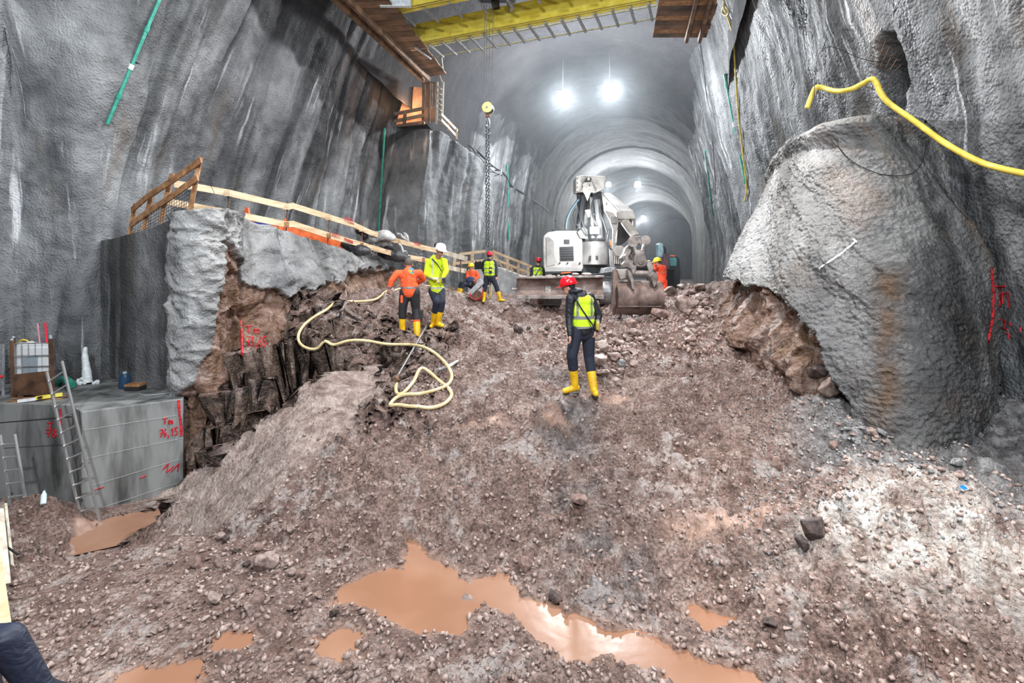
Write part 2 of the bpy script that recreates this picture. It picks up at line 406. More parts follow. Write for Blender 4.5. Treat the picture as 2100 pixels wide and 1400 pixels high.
def base_h(x, y):
    s = x.shape; xf, yf = x.ravel(), y.ravel(); out = np.zeros(xf.size)
    for i in range(0, xf.size, 20000):
        a, b = xf[i:i+20000], yf[i:i+20000]
        out[i:i+20000] = _tps(a, b, cw[:, 0], cw[:, 1])@W_[:N_]+W_[N_]+W_[N_+1]*a+W_[N_+2]*b
    return out.reshape(s)
def wpoly(pts, z):   # pixel outline laid on the level z (relative to the eye)
    return [((px-CX)/F*(-z*F/(py-HY)), -z*F/(py-HY)) for px, py in pts]
WL = -3.08
PUD = [wpoly([(842,1105),(900,1150),(960,1188),(1030,1180),(1070,1225),(1180,1255),(1240,1285),(1330,1305),(1400,1335),(1560,1385),(1600,1440),(1430,1440),(1340,1375),(1250,1350),(1150,1362),(1085,1300),(1050,1262),(985,1240),(955,1292),(870,1300),(800,1278),(760,1248),(680,1245),(700,1205),(760,1180),(825,1165)], WL),
       wpoly([(640,1315),(700,1298),(755,1300),(740,1340),(700,1360),(655,1350)], WL), wpoly([(420,1315),(470,1292),(520,1305),(500,1330),(440,1342)], WL),
       wpoly([(230,1385),(300,1368),(420,1360),(400,1420),(240,1440)], WL), wpoly([(1405,1262),(1430,1240),(1480,1262),(1535,1275),(1510,1298),(1440,1292)], WL)]
WL2 = -3.86
PUD2 = wpoly([(150,1135),(165,1085),(240,1062),(350,1040),(352,1080),(300,1100),(240,1112)], WL2)
PITXY = [(PX(320, 7.15), 7.15), (PX(365, 7.7), 7.7), (PX(480, 8.0), 8.0), (PX(608, 8.35), 8.35), (PX(612, 8.75), 8.75), (PX(750, 9.35), 9.35), (PX(748, 9.75), 9.75),
         (PX(700, 9.95), 9.95), (PX(640, 10.0), 10.0), (PX(612, 10.5), 10.5), (PX(606, 11.6), 11.6), (PX(380, 11.6), 11.6), (PX(200, 11), 11), (PX(-100, 9), 9), (PX(-100, 8.0), 8.0), (PX(110, 7.9), 7.9), (PX(125, 7.2), 7.2), (PX(150, 6.95), 6.95), (PX(240, 6.95), 6.95)]
SLAB = [(PX(350, 6.9), 6.9), (PX(330, 7.6), 7.6), (PX(608, 8.5), 8.5), (PX(612, 8.9), 8.9), (PX(755, 9.4), 9.4), (PX(755, 8.2), 8.2), (PX(640, 7.2), 7.2), (PX(560, 6.7), 6.7)]
def floor_h(x, y):
    h = base_h(x, y)
    nz = fbm(x*.9, y*.9, 1.3, 4)
    pit = sdist(x+.12*pnoise(x*3, y*3, 4.), y+.12*pnoise(x*3, y*3, 8.), PITXY)
    slab = 1-sstep(-.05, .35, sdist(x+.2*nz, y+.2*nz, SLAB))
    pmin = np.full(x.shape, 9.)
    for q in PUD: pmin = np.minimum(pmin, sdist(x, y, q))
    # roughness: rubble everywhere, big blocks on the rock ledge by the hose, smooth slab and puddle rims
    f1, e1 = facets(x*1.5+2, y*1.9+1, .55, 3); f2, e2 = facets(x*4.2, y*4.2, .6, 5); f3, e3 = facets(x*10.5, y*10.5, .7, 9)
    ledge = np.exp(-(((x+3.3)/2.2)**2+((y-10.4)/1.5)**2))
    upper = sstep(8.2, 10, y)*(1-sstep(16, 20, y))
    big = .085+.34*ledge+.10*upper*sstep(-.2, .3, nz)
    mound = np.exp(-(((x-3.7)/1.5)**2+((y-4.7)/1.0)**2))
    calm = np.clip(sstep(-.1, .5, pmin), 0, 1)
    rough = (.35+.65*calm)*(1-.75*slab)
    far = 1-.6*sstep(14, 25, y)
    h = h+.30*nz*(.3+.7*calm)*(1-.6*slab)+rough*far*(f1*big*1.2*sstep(0, .12, e1)+f2*(.115+.09*ledge+.05*mound)*sstep(0, .2, e2)+f3*.078*sstep(0, .25, e3)+.045*fbm(x*5, y*5, 2., 4)+.03*ridged(x*9, y*9, 3.3, 3)*calm)
    h = h+.22*mound+mound*.22*ridged(x*1.2+.6, y*1.5, .4, 3)
    # erosion channels falling towards the camera
    h = h-.06*(1-sstep(0, .35, np.abs(pnoise(x*1.1+.3*nz, y*.25, 7.))))*sstep(5.2, 6.2, y)*(1-sstep(9, 10.5, y))
    # puddles: a bank above and a bed below the water level
    edge = pmin+.14*fbm(x*3.0, y*3.0, 6., 4)+.05*f3
    near = 1-sstep(0., .9, edge)
    h = np.where(edge < 0, np.minimum(h, WL-.02+.35*edge*.3-.02), np.maximum(h, WL+.012+.12*np.clip(edge, 0, .5)+.03*f2*np.clip(edge*4, 0, 1))*near+h*(1-near))
    h = np.where((pmin < 2.2) & (edge > .02) & (y < 6.0), np.maximum(h, WL+.014), h)
    # the deep cut behind the slab edge
    bed = np.interp(x, [-8, -6, -4.6, -3.2, -2], [-3.93, -3.9, -3.35, -3.0, -2.7])
    p2 = sdist(x, y, PUD2)+.1*fbm(x*3, y*3, 9., 3)
    bed = bed+.10*fbm(x*2, y*2, 3., 4)+.10*f2+.04*f3
    bed = np.where(p2 < .12, np.minimum(bed, WL2-.03), np.maximum(bed, WL2+.02))
    k = 1-sstep(-.10, .0, pit)
    h = h*(1-k)+np.minimum(bed, h)*k
    # heap under the short ladder, steps of rock inside the cut
    hp = np.exp(-(((x+7.2)/.75)**2+((y-7.75)/.5)**2)); h = np.maximum(h, -4.05+.68*hp+.06*f2+.03*f3)
    for cx_, cy_, w, d_, z_, an in ((-5.05, 10.25, .95, .62, -1.62, .12), (-4.95, 9.75, .62, .40, -2.15, .25), (-4.75, 9.45, .85, .38, -2.62, .15), (-4.5, 9.0, .8, .35, -3.0, .1), (-3.6, 9.75, .4, .25, -2.35, -.2)):
        ca, sa = math.cos(an), math.sin(an); u = (x-cx_)*ca+(y-cy_)*sa+.1*pnoise(x*4, y*4, 1.); v = -(x-cx_)*sa+(y-cy_)*ca+.1*pnoise(x*4, y*4, 5.)
        ins = (1-sstep(w-.06, w, np.abs(u)))*(1-sstep(d_-.06, d_, np.abs(v)))
        h = np.maximum(h, (z_+.16*f1+.10*f2+.18*u-.25*v)*ins+(-9)*(1-ins))
    return h, dict(pit=k, slab=slab*(1-k), edge=edge, p2=p2, calm=calm, nz=nz, mound=mound, ledge=ledge)
rows = [3.0]
while rows[-1] < 24: rows.append(rows[-1]+max(.013, rows[-1]*.0036))
rows = list(np.linspace(-3, 2.95, 24))+rows+list(np.geomspace(24.5, 110, 40))
cols = np.r_[np.linspace(-2.2, -1.16, 14), np.arange(-1.15, 1.16, .0036), np.linspace(1.17, 2.2, 14)]
VV, UU = np.meshgrid(np.array(rows), cols, indexing='ij')
GX = UU*(np.maximum(VV, 2.0)+.5); GY = VV
GZ, at = floor_h(GX, GY)
greyp = [(PX(1640, 6.8), 6.8), (PX(1700, 8.5), 8.5), (9, 9), (9, 4.6), (PX(2100, 4.9), 4.9), (PX(1930, 5.35), 5.35), (PX(1700, 5.7), 5.7)]
grey = (1-sstep(-.3, .5, sdist(GX+.3*at['nz'], GY+.3*at['nz'], greyp)))*.9
cen = np.exp(-((GX-.9-.35*(6-GY)*.3)/.45)**2)*sstep(3.8, 5, GY)*(1-sstep(7.8, 9, GY))*sstep(-.25, .35, fbm(GX*1.5, GY*1.5, 2., 4))
grey = np.maximum(grey, .75*cen)
pale = np.exp(-(((GX-3.7)/1.15)**2+((GY-4.75)/.62)**2)**2)*1.0*sstep(-.45, .15, fbm(GX*2.2, GY*2.2, 3., 5))  # pale mound; its floodlit brightness is put into the colour too
spots = 0*GX
for q_, r1, r2 in ((P(985, 862, 7.15), .42, .16), (P(1130, 852, 7.25), .35, .14), (P(1255, 803, 7.7), .45, .14), (P(1490, 1095, 5.4), .8, .16), (P(215, 1125, 6.9), .4, .4)):
    spots = np.maximum(spots, np.exp(-((((GX-q_.x)/r1)**2+((GY-q_.y)/r2)**2)**1.5)))
silt = np.maximum(.8*(1-sstep(-.02, .10, at['edge']))*sstep(0, .03, WL+.07-GZ), (1-sstep(0, .12, at['p2']))*(GX<-4))
gz_, gx_ = np.gradient(GZ); dxx = np.gradient(GX, axis=1); dyy = np.gradient(GY, axis=0)
slope = np.sqrt((gx_/dxx)**2+(gz_/dyy)**2)
och = sstep(1.6, 3.0, slope)*sstep(7.2, 8.2, GY)*(1-sstep(11, 12, GY))*(GX < -1.5)
silt = np.maximum(silt, spots*sstep(-.3, .1, fbm(GX*4, GY*4, 8., 3)))
kk = sstep(.9, 2.0, slope)*sstep(6.8, 7.6, GY)*(1-sstep(11.5, 12.5, GY))*(GX < -1.2)*sstep(-6.5, -6.1, GX)
GX = GX+kk*(.30*facets(GY*2.2+GX, GZ*2.6, .8, 41)[0]+.10*facets(GX*6, GZ*6, .8, 42)[0]); GY = GY+kk*(.34*facets(GX*2.4, GZ*2.2, .8, 43)[0]+.12*facets(GX*6, GZ*5, .8, 44)[0]+.08*fbm(GX*5, GZ*5, 3., 3))
mc = P(560, 1090, 6.0); mud = np.exp(-(((GX-mc.x+.4)/3.2)**2+((GY-mc.y+.3)/1.8)**2)**1.5)*.95*sstep(-.5, .1, fbm(GX*1.5, GY*1.5, 5., 4))
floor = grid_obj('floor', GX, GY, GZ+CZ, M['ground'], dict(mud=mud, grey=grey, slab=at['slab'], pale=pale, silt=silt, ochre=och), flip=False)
tagit(floor, 'muddy red-brown slope of broken rock and rubble', 'ground', kind='structure')

def water(name, poly, z, label):
    c = np.mean(poly, axis=0); bm = bmesh.new()
    for x, y in poly:
        d = Vector((x-c[0], y-c[1])); d = d*(1+.10/max(d.length, .1)); bm.verts.new((c[0]+d.x, c[1]+d.y, CZ+z))
    pts = sorted([(v.co.x, v.co.y) for v in bm.verts]); bm.free()
    def half(ps):
        o = []
        for p_ in ps:
            while len(o) > 1 and (o[-1][0]-o[-2][0])*(p_[1]-o[-2][1])-(o[-1][1]-o[-2][1])*(p_[0]-o[-2][0]) <= 0: o.pop()
            o.append(p_)
        return o[:-1]
    hl = half(pts)+half(pts[::-1]); me = bpy.data.meshes.new(name); me.from_pydata([(a, b, CZ+z) for a, b in hl], [], [tuple(range(len(hl)))]); me.materials.append(M['water'])
    o = bpy.data.objects.new(name, me); COL.objects.link(o); return tagit(o, label, 'puddle')
for q, lb in zip(PUD, ['large branching puddle of orange-brown water across the bottom of the slope', 'small orange puddle just off the broad end of the large puddle, near the lower edge',
        'tiny shallow muddy puddle between the corner puddle and the blunt oval one', 'shallow puddle cut off by the lower edge beside the dark blue jacket', 'narrow orange puddle on the flat ground at the foot of the pale mound']):
    water('puddle', q, WL+(0 if q is PUD[0] else .004), lb)
water('puddle', PUD2, WL2, 'orange puddle at the foot of the long ladder and concrete block')

# ================================================================== LEFT WALL
def polyline(pts):
    pts = np.array(pts, float); d = np.r_[0, np.cumsum(np.hypot(*np.diff(pts, axis=0).T))]; return pts, d
def catmull(pts, step):
    v = spline([Vector((p[0], p[1], 0)) for p in pts], 12); a = np.array([(q.x, q.y) for q in v])
    d = np.r_[0, np.cumsum(np.hypot(*np.diff(a, axis=0).T))]; return a, d
def wall_grid(plan, step_s, zs):
    a, d = catmull(plan, 0); s = np.arange(0, d[-1], step_s) if np.isscalar(step_s) else step_s(d[-1])
    x = np.interp(s, d, a[:, 0]); y = np.interp(s, d, a[:, 1]); tx = np.gradient(x, s); ty = np.gradient(y, s); L = np.hypot(tx, ty)
    return s, x, y, tx/L, ty/L
plan = [(-12.5, -3), (-12, 3), (-11.2, 7.5), (PX(0, 10.2), 10.2), (PX(200, 10.9), 10.9), (PX(400, 13.6), 13.6), (PX(600, 17.6), 17.6), (PX(770, 22.2), 22.2), (PX(940, 26.), 26.), (PX(1035, 30), 30), (PX(1085, 33), 33.2)]
s, x0, y0, tx, ty = wall_grid(plan, .055, None)
zs = np.arange(-4.6, 13.2, .06)
Zg, Sg = np.meshgrid(zs, s, indexing='ij')
nx, ny = ty, -tx                      # into the room
X0 = np.interp(Sg, s, x0); Y0 = np.interp(Sg, s, y0); NX = np.interp(Sg, s, nx); NY = np.interp(Sg, s, ny)
pxs = CX+F*X0/np.maximum(Y0, .5)
lean = .30*np.clip(Zg-1.2, 0, None)**1.35*(1-sstep(16, 24, Y0)*.55)
lean = lean*.62
d = lean+.35*fbm(Sg*.35, Zg*.22, 3., 4)+.16*fbm(Sg*1.2, Zg*.45, 9., 4)+.05*fbm(Sg*3, Zg*2.2, 4., 4)+.025*fbm(Sg*7, Zg*7, 1., 3)
# hanging folds where one sprayed layer ends over another
fold = np.abs(pnoise(Sg*.8, Zg*.12, 5.5)); d = d-.14*(1-sstep(0, .16, fold))
# buttress under the niche, then the niche
bt = sstep(790, 815, pxs)*(1-sstep(925, 965, pxs)); topz = 6.35-.012*(pxs-860).clip(0, 200)*.9
d = d+bt*(1-sstep(topz-.25, topz+.05, Zg))*1.5
ni = sstep(796, 806, pxs)*(1-sstep(868, 880, pxs))*sstep(topz-.05, topz+.12, Zg)*(1-sstep(8.0, 8.5, Zg-.0*pxs))
d = d-ni*2.2
X = X0+NX*d; Y = Y0+NY*d
pxa = CX+F*X/np.maximum(Y, .5)
bz = np.interp(pxa, [-500, 300, 470, 560, 640, 700, 790, 830, 900, 960, 1100], [14, 12, 7.6, 6.4, 6.1, 5.6, 5.2, 5.8, 6.6, 7.0, 7.0])
zpx = (Zg)
soot_dark = sstep(-.14, .12, Zg-bz+.9*fbm(Sg*.7, Zg*.6, 2., 3))*.90
soot_dark = np.maximum(soot_dark, .75*ni); soot_dark = np.maximum(soot_dark, .7*sstep(5.5, 8, Zg)*sstep(900, 960, pxs))  # niche recess and upper far end take the dark tone as well
low_dark = .55*sstep(.2, -.1, fbm(Sg*.5, Zg*.2, 77., 4)+.05*(Zg+1))*sstep(2.5, .5, Zg)*(1-sstep(300, 420, pxa))  # darker tone low on the left part of the wall
wl = grid_obj('wall_left', X, Y, Zg+CZ, M['wall'], dict(soot_dark=soot_dark, wet=np.maximum(low_dark, .8*sstep(-.05,.25,fbm(Sg*.35, Zg*.12, 78., 4)))) , uv=(Sg, Zg), flip=False)
tagit(wl, 'tall grey shotcrete cavern wall with white lime streaks, behind the timber guardrail', 'wall', kind='structure')
LW = dict(s=s, x0=x0, y0=y0)

# ================================================================== RIGHT WALL
planr = [(12.9, 33.2), (12.2, 30), (10.4, 24), (9.1, 17.5), (8.5, 14), (8.1, 11.5), (7.75, 9.4), (7.4, 7.6), (6.8, 5.6), (6.3, 3.6), (6.2, 0), (6.4, -3)]
s, x0, y0, tx, ty = wall_grid(planr, lambda L: np.r_[np.arange(0, L*.55, .06), np.arange(L*.55, L, .03)], None)
zs = np.arange(-4.2, 13.2, .05)
Zg, Sg = np.meshgrid(zs, s, indexing='ij')
X0 = np.interp(Sg, s, x0); Y0 = np.interp(Sg, s, y0); NX = np.interp(Sg, s, ty); NY = np.interp(Sg, s, -tx)
pxs = CX+F*X0/np.maximum(Y0, .5)
d = .22*np.clip(Zg-1.0, 0, None)**1.3*.5+.35*fbm(Sg*.3, Zg*.25, 13., 4)+.15*fbm(Sg*1.1, Zg*.5, 19., 4)+.05*fbm(Sg*3.2, Zg*2.4, 14., 4)+.02*fbm(Sg*9, Zg*9, 1., 3)
# broken cavity above the bulge
hp = P(1815, 140, 9.6); ang = math.radians(62)
du = (Y0-10.05)*-1.0; dv = Zg-(hp.z-CZ)
ru = du*math.cos(.5)-dv*math.sin(.5); rv_ = du*math.sin(.5)+dv*math.cos(.5)
cav = 1-sstep(.75, 1.0, np.sqrt((ru/.50)**2+(rv_/.95)**2)+.28*fbm(Sg*3, Zg*3, 5., 4))
d = d-cav*(.75+.3*facets(Sg*5, Zg*5, .6, 2)[0])
X = X0+NX*d; Y = Y0+NY*d
soot_dark = sstep(7.5, 9.5, Zg+.6*fbm(Sg*.9, Zg*.9, 2., 4))*.8*sstep(14, 20, Y0)
soot_dark = np.maximum(soot_dark, .85*cav)  # cavity gets the same dark tone
wr = grid_obj('wall_right', X, Y, Zg+CZ, M['wallr'], dict(soot_dark=soot_dark, wet=.75*sstep(-.1, .25, fbm(Sg*.4, Zg*.15, 96., 4))+.4*sstep(.5,-1,Zg)), uv=(Sg, Zg), flip=False)  # colour darker in patches and towards the bottom
tagit(wr, 'coarse grey shotcrete cavern wall on the side of the big sprayed rock bulge', 'wall', kind='structure')

# ================================================================== VAULT above the cavern
def arch(yc, xl, xr, zspring, zc, n=90):
    t = np.linspace(PI, 0, n); cx = (xl+xr)/2; a = (xr-xl)/2
    return cx+a*np.sign(np.cos(t))*np.abs(np.cos(t))**.92, zspring+(zc-zspring)*np.sin(t)**.9
secs = [(-3, -9.5, 5.0, 9.5, 16.5), (8, -8.8, 5.2, 9, 16), (14, -6.6, 6.4, 8.3, 15), (18, -5.3, 7.4, 7.6, 13.8), (22, -3.6, 9.0, 6.5, 12.2), (26, -1.7, 10.5, 5.2, 11.2), (30, .0, 11.9, 3.8, 10.4), (33.2, 1.1, 12.9, 3.2, 10.0)]
# interpolate many sections
ys = np.arange(-3, 33.3, .12); sa = np.array(secs)
vals = [np.interp(ys, sa[:, 0], sa[:, i]) for i in range(1, 5)]
NA = 150
VX = np.zeros((len(ys), NA)); VZ = VX.copy(); VY = VX.copy()
for i, yy in enumerate(ys):
    ax, az = arch(yy, vals[0][i]-.25, vals[1][i]+.25, vals[2][i], vals[3][i], NA)
    VX[i] = ax; VZ[i] = az; VY[i] = yy-.29*(ax-(vals[0][i]+vals[1][i])/2)*0
A2, S2 = np.meshgrid(np.linspace(0, 18, NA), ys)
dz = .35*fbm(A2*.35, S2*.35, 30., 4)+.1*fbm(A2*1.4, S2*1.4, 31., 4)
VZ = VZ-dz
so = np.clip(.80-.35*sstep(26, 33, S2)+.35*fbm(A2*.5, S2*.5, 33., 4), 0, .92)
ce = grid_obj('ceiling', VX, VY, VZ+CZ, M['vault'], dict(soot_dark=so), uv=(S2, A2), flip=True)
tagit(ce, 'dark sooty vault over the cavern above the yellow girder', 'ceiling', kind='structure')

# ================================================================== TUNNEL beyond the cavern
ys = np.r_[np.arange(32.9, 60, .14), np.arange(60, 100, .6)]
NA = 220
prof = []
for k in range(NA):   # horseshoe: foot left, up, over the crown, down
    t = k/(NA-1); prof.append(t)
t = np.linspace(-.12*PI, 1.12*PI, NA)[::-1]
hw = 5.9; crown = 10.5; zs_ = 3.8
pxf = np.where(np.sin(t) > 0, np.cos(t), np.sign(np.cos(t))*(1-.0*t)); pzf = np.where(np.sin(t) > 0, zs_+(crown-zs_)*np.abs(np.sin(t))**.92, zs_+np.sin(t)/.368*5.4)
TX = np.zeros((len(ys), NA)); TY = TX.copy(); TZ = TX.copy()
for i, yy in enumerate(ys):
    bend = .0022*max(0, yy-48)**2
    rng_ = 1+.018*(((yy-33) % 9) < .9)
    cx = 6.85+.285*(yy-33)+bend
    TX[i] = cx+hw*pxf*rng_; TY[i] = yy-.29*hw*pxf; TZ[i] = pzf*rng_
A2, S2 = np.meshgrid(np.linspace(0, 26, NA), ys)
dn = .22*fbm(A2*.4, S2*.5, 40., 4)+.08*fbm(A2*1.5, S2*1.2, 41., 4)
# rings of overlapping sprayed lining, each starting with a ragged lip
ph = ((S2-33+.5*fbm(A2*.6, S2*0, 45., 3)) % 8.5)/8.5
dn = dn+.38*ph
cxs = (6.85+.285*(S2-33)); 
TX = TX-(TX-cxs)*dn*.10; TZ = TZ-np.clip(TZ-3, 0, 9)*dn*.06
soot_dark = np.clip(.25+.75*sstep(6.0, 9.5, TZ)+.5*fbm(A2*.6, S2*.4, 43., 4)-.12, 0, .8)*(.95-.4*sstep(50, 80, S2))
soot_dark = np.maximum(soot_dark, .85*(1-sstep(.0, .10, ph))*sstep(4, 7, TZ))  # dark band along each ring lip, upper part only
tn = grid_obj('wall_tunnel', TX, TY, TZ+CZ, M['tunnel'], dict(soot_dark=soot_dark*.9), uv=(A2*0+S2*1.0, A2), flip=True)
tagit(tn, 'horseshoe tunnel lined with pale grey shotcrete behind the large excavator', 'tunnel lining', kind='structure')
# heading face closing the tunnel far away
NAe = 40
e = TX[-1], TY[-1], TZ[-1]
c = (e[0].mean(), e[1].mean(), -1.6)
w = np.linspace(0, 1, NAe)[:, None]
EX = c[0]+(e[0][None]-c[0])*w; EY = c[1]+(e[1][None]-c[1])*w+.3*pnoise(EX, w*9+0*EX, 1.); EZ = c[2]+(e[2][None]-c[2])*w
en = grid_obj('wall_back', EX, EY, EZ+CZ, M['tunnel'], dict(soot_dark=EX*0+.5), uv=(EX, EZ))
tagit(en, 'far dark end face of the tunnel', 'wall', kind='structure')
# ragged collar that closes the step between cavern and tunnel
yy = 33.0; NAc = 200
to = np.linspace(PI, 0, NAc); ox = 6.95+7.9*np.cos(to); oz = 3.0+9.6*np.sin(to); 
ix = 6.95+(hw-.05)*np.cos(to); iz = zs_+(crown-zs_-.12)*np.sin(to)**.92
ox = np.r_[np.full(20, ox[0]), ox, np.full(20, ox[-1])]; oz = np.r_[np.linspace(-2.5, 3, 20), oz, np.linspace(3, -2.5, 20)]
ix = np.r_[np.full(20, ix[0]), ix, np.full(20, ix[-1])]; iz = np.r_[np.linspace(-2.5, zs_, 20), iz, np.linspace(zs_, -2.5, 20)]
w = np.linspace(0, 1, 30)[:, None]
CXg = ox[None]*(1-w)+ix[None]*w; CZg = oz[None]*(1-w)+iz[None]*w
CYg = yy-.29*(CXg-6.95)-1.4*(1-w)**1.5*0+.25*fbm(CXg*.8, CZg*.8, 50., 4)+.25*np.sin(w*PI)
cl = grid_obj('wall_portal', CXg, CYg, CZg+CZ, M['tunnel'], dict(soot_dark=np.clip(.85*sstep(5.5, 9, CZg)+.2*fbm(CXg, CZg, 3., 3), 0, .85)), uv=(CXg, CZg))
tagit(cl, 'ragged shotcrete collar where the cavern narrows into the tunnel', 'wall', kind='structure')

# ================================================================== BENCH, PILLAR AND DRAPED SHOTCRETE on the left
bp = [(205, 10.95, .70), (232, 10.75, .72), (300, 10.1, .86), (378, 9.42, 1.08), (392, 9.32, 1.12), (425, 9.42, 1.17), (448, 9.75, 1.22), (478, 10.35, 1.22), (540, 10.75, 1.12), (600, 11.1, 1.0), (680, 11.9, .82), (750, 13.2, .58), (810, 14.6, .30), (870, 16.3, -.02), (930, 18.6, -.45), (960, 20.5, -.6)]
a = np.array([((PX(p, q)), q, h) for p, q, h in bp])
dd = np.r_[0, np.cumsum(np.hypot(np.diff(a[:, 0]), np.diff(a[:, 1])))]
s = np.arange(0, dd[-1], .026)
bx = np.interp(s, dd, a[:, 0]); by = np.interp(s, dd, a[:, 1]); bh = np.interp(s, dd, a[:, 2])
k_ = np.ones(9)/9
bxs = np.convolve(np.pad(bx, 4, mode='edge'), k_, 'valid'); bys = np.convolve(np.pad(by, 4, mode='edge'), k_, 'valid')
tx = np.gradient(bxs, s); ty = np.gradient(bys, s); L = np.hypot(tx, ty); nx, ny = ty/L, -tx/L
tt = np.r_[np.linspace(0, .8, 190), np.linspace(.8, 1, 60)[1:]]
T, S = np.meshgrid(tt, s, indexing='ij')
BX = np.interp(S, s, bxs); BY = np.interp(S, s, bys); H = np.interp(S, s, bh*np.interp(s, [0, dd[8], dd[9], dd[-1]], [1, 1, 1.03, 1.18])); NX = np.interp(S, s, nx); NY = np.interp(S, s, ny)
pxs = CX+F*BX/BY
up = np.clip(T/.8, 0, 1); back = np.clip((T-.8)/.2, 0, 1)
Zb = -4.2+(H+4.2)*up
panel = 1-sstep(362, 380, pxs)                       # the smooth sprayed face by the concrete platform
pillar = sstep(374, 384, pxs)*(1-sstep(462, 480, pxs))
# lower limit of the sprayed layer, ragged
lim = np.interp(pxs, [200, 372, 384, 400, 425, 440, 470, 486, 520, 560, 600, 650, 700, 760, 840, 960], [-9, -9, -2.3, -2.1, -1.2, .6, .2, -.1, -.25, -.3, -.55, -.35, -.2, .1, .1, -.4])
rg = .22*fbm(S*2.5, Zb*2.5, 60., 4)+.12*facets(S*3, Zb*3, .5, 4)[0]
shell = sstep(-.02, .03, Zb-lim+rg); shell = np.maximum(shell, panel)
leanb = .42*np.clip(Zb+1.4, 0, None)**1.1*sstep(470, 560, pxs)         # draped slope leans back
f1, e1 = facets(S*1.3, Zb*1.2, .7, 21); f2, e2 = facets(S*4, Zb*2.4, .7, 22)
rockd = .30*f1*sstep(0, .1, e1)+.12*f2*sstep(0, .15, e2)+.10*ridged(S*3.0, Zb*.5, 61., 3)*pillar+.06*fbm(S*6, Zb*6, 62., 3)
folds = .17*ridged(S*.9+Zb*.7, Zb*1.2-S*.5, 63., 3)+.05*fbm(S*4, Zb*4, 64., 4)
_w = fbm(S*1.6, Zb*1.6, 68., 3)
crink = .15*ridged(S*2.6+1.6*_w, Zb*2.8+S*2.2-1.4*_w, 65., 4)+.05*fbm(S*7, Zb*9, 67., 3)
sm = .06*fbm(S*.8, Zb*.6, 66., 3)
dsp = np.where(panel > .5, sm, shell*(.16+folds*(1-pillar)+crink*pillar)+(1-shell)*rockd*.8)
dsp = dsp*(1-sstep(.0, .05, back)*.4)
# buried foot further out so the face meets the slope
foot = np.clip(-Zb-1.2, 0, None)*.10*sstep(480, 600, pxs)
X = BX+NX*(dsp-leanb+foot); Y = BY+NY*(dsp-leanb+foot)
# top of the bench runs back to the wall
bxw = BX+(-3.2)*1.0; 
X = X-NX*0-back*(2.6+.0*X)*np.where(pxs < 380, .15, .75); Y = Y+back*np.where(pxs < 380, 2.6, 3.6)
hz = .10*fbm(X*2, Y*2, 70., 4)+.12*facets(X*3, Y*3, .5, 6)[0]*(1-panel)
Z = Zb+hz*sstep(.0, .08, back)-.25*back*(1-panel)+.08*fbm(S*3, T*0, 71., 3)*sstep(.7, 1, up)*(1-panel)
paleb = .22*shell*pillar*sstep(-.2, .4, fbm(S*2, Zb*2, 72., 4))
be = grid_obj('wall_bench', X, Y, Z+CZ, M['bench'], dict(rock=1-shell, pale=paleb, rust=X*0, wet=panel*(.55+.45*sstep(-.1, .3, fbm(S*.8, Zb*.4, 73., 4)))+ (1-panel)*.35*sstep(0, .3, fbm(S*1.5, Zb*1.2, 74., 4))), uv=(S, Zb), flip=False)  # smooth panel face darkened all over, the rest in patches
tagit(be, 'rock pillar and bench draped in wrinkled grey shotcrete under the timber guardrail', 'rock face', kind='structure')

# ================================================================== BULGE on the right
lv = {-2.6: [(1455, 14), (1545, 9.4), (1670, 7.35), (1790, 6.4), (1900, 6.15), (2005, 6.6), (2085, 7.9)],
      -1.8: [(1460, 14), (1545, 9.6), (1670, 7.6), (1790, 6.65), (1900, 6.35), (1995, 6.8), (2060, 8.2)],
      -.9:  [(1468, 14), (1505, 10.6), (1620, 8.2), (1760, 7.05), (1880, 6.7), (1985, 7.0), (2040, 8.4)],
      0.0:  [(1500, 14), (1515, 10.8), (1610, 8.6), (1750, 7.5), (1860, 7.15), (1955, 7.4), (2010, 8.6)],
      1.2:  [(1550, 14), (1565, 11.0), (1640, 9.1), (1750, 8.2), (1850, 8.0), (1925, 8.3), (1965, 9.2)],
      2.2:  [(1585, 14), (1600, 11.2), (1665, 9.5), (1755, 8.8), (1835, 8.65), (1890, 8.9), (1925, 9.5)],
      2.75: [(1600, 14), (1632, 11.2), (1690, 9.75), (1760, 9.1), (1825, 9.0), (1870, 9.2), (1900, 9.7)],
      2.95: [(1660, 14.2), (1690, 12.2), (1730, 10.9), (1780, 10.2), (1830, 10.0), (1880, 10.2), (1930, 10.6)]}
zk = sorted(lv); NB_ = 640
curves = []
for z in zk:
    a, dd = catmull([(PX(p, q), q) for p, q in lv[z]], 0); u = np.linspace(0, 1, NB_)
    curves.append((np.interp(u*dd[-1], dd, a[:, 0]), np.interp(u*dd[-1], dd, a[:, 1])))
CXa = np.array([c_[0] for c_ in curves]); CYa = np.array([c_[1] for c_ in curves])
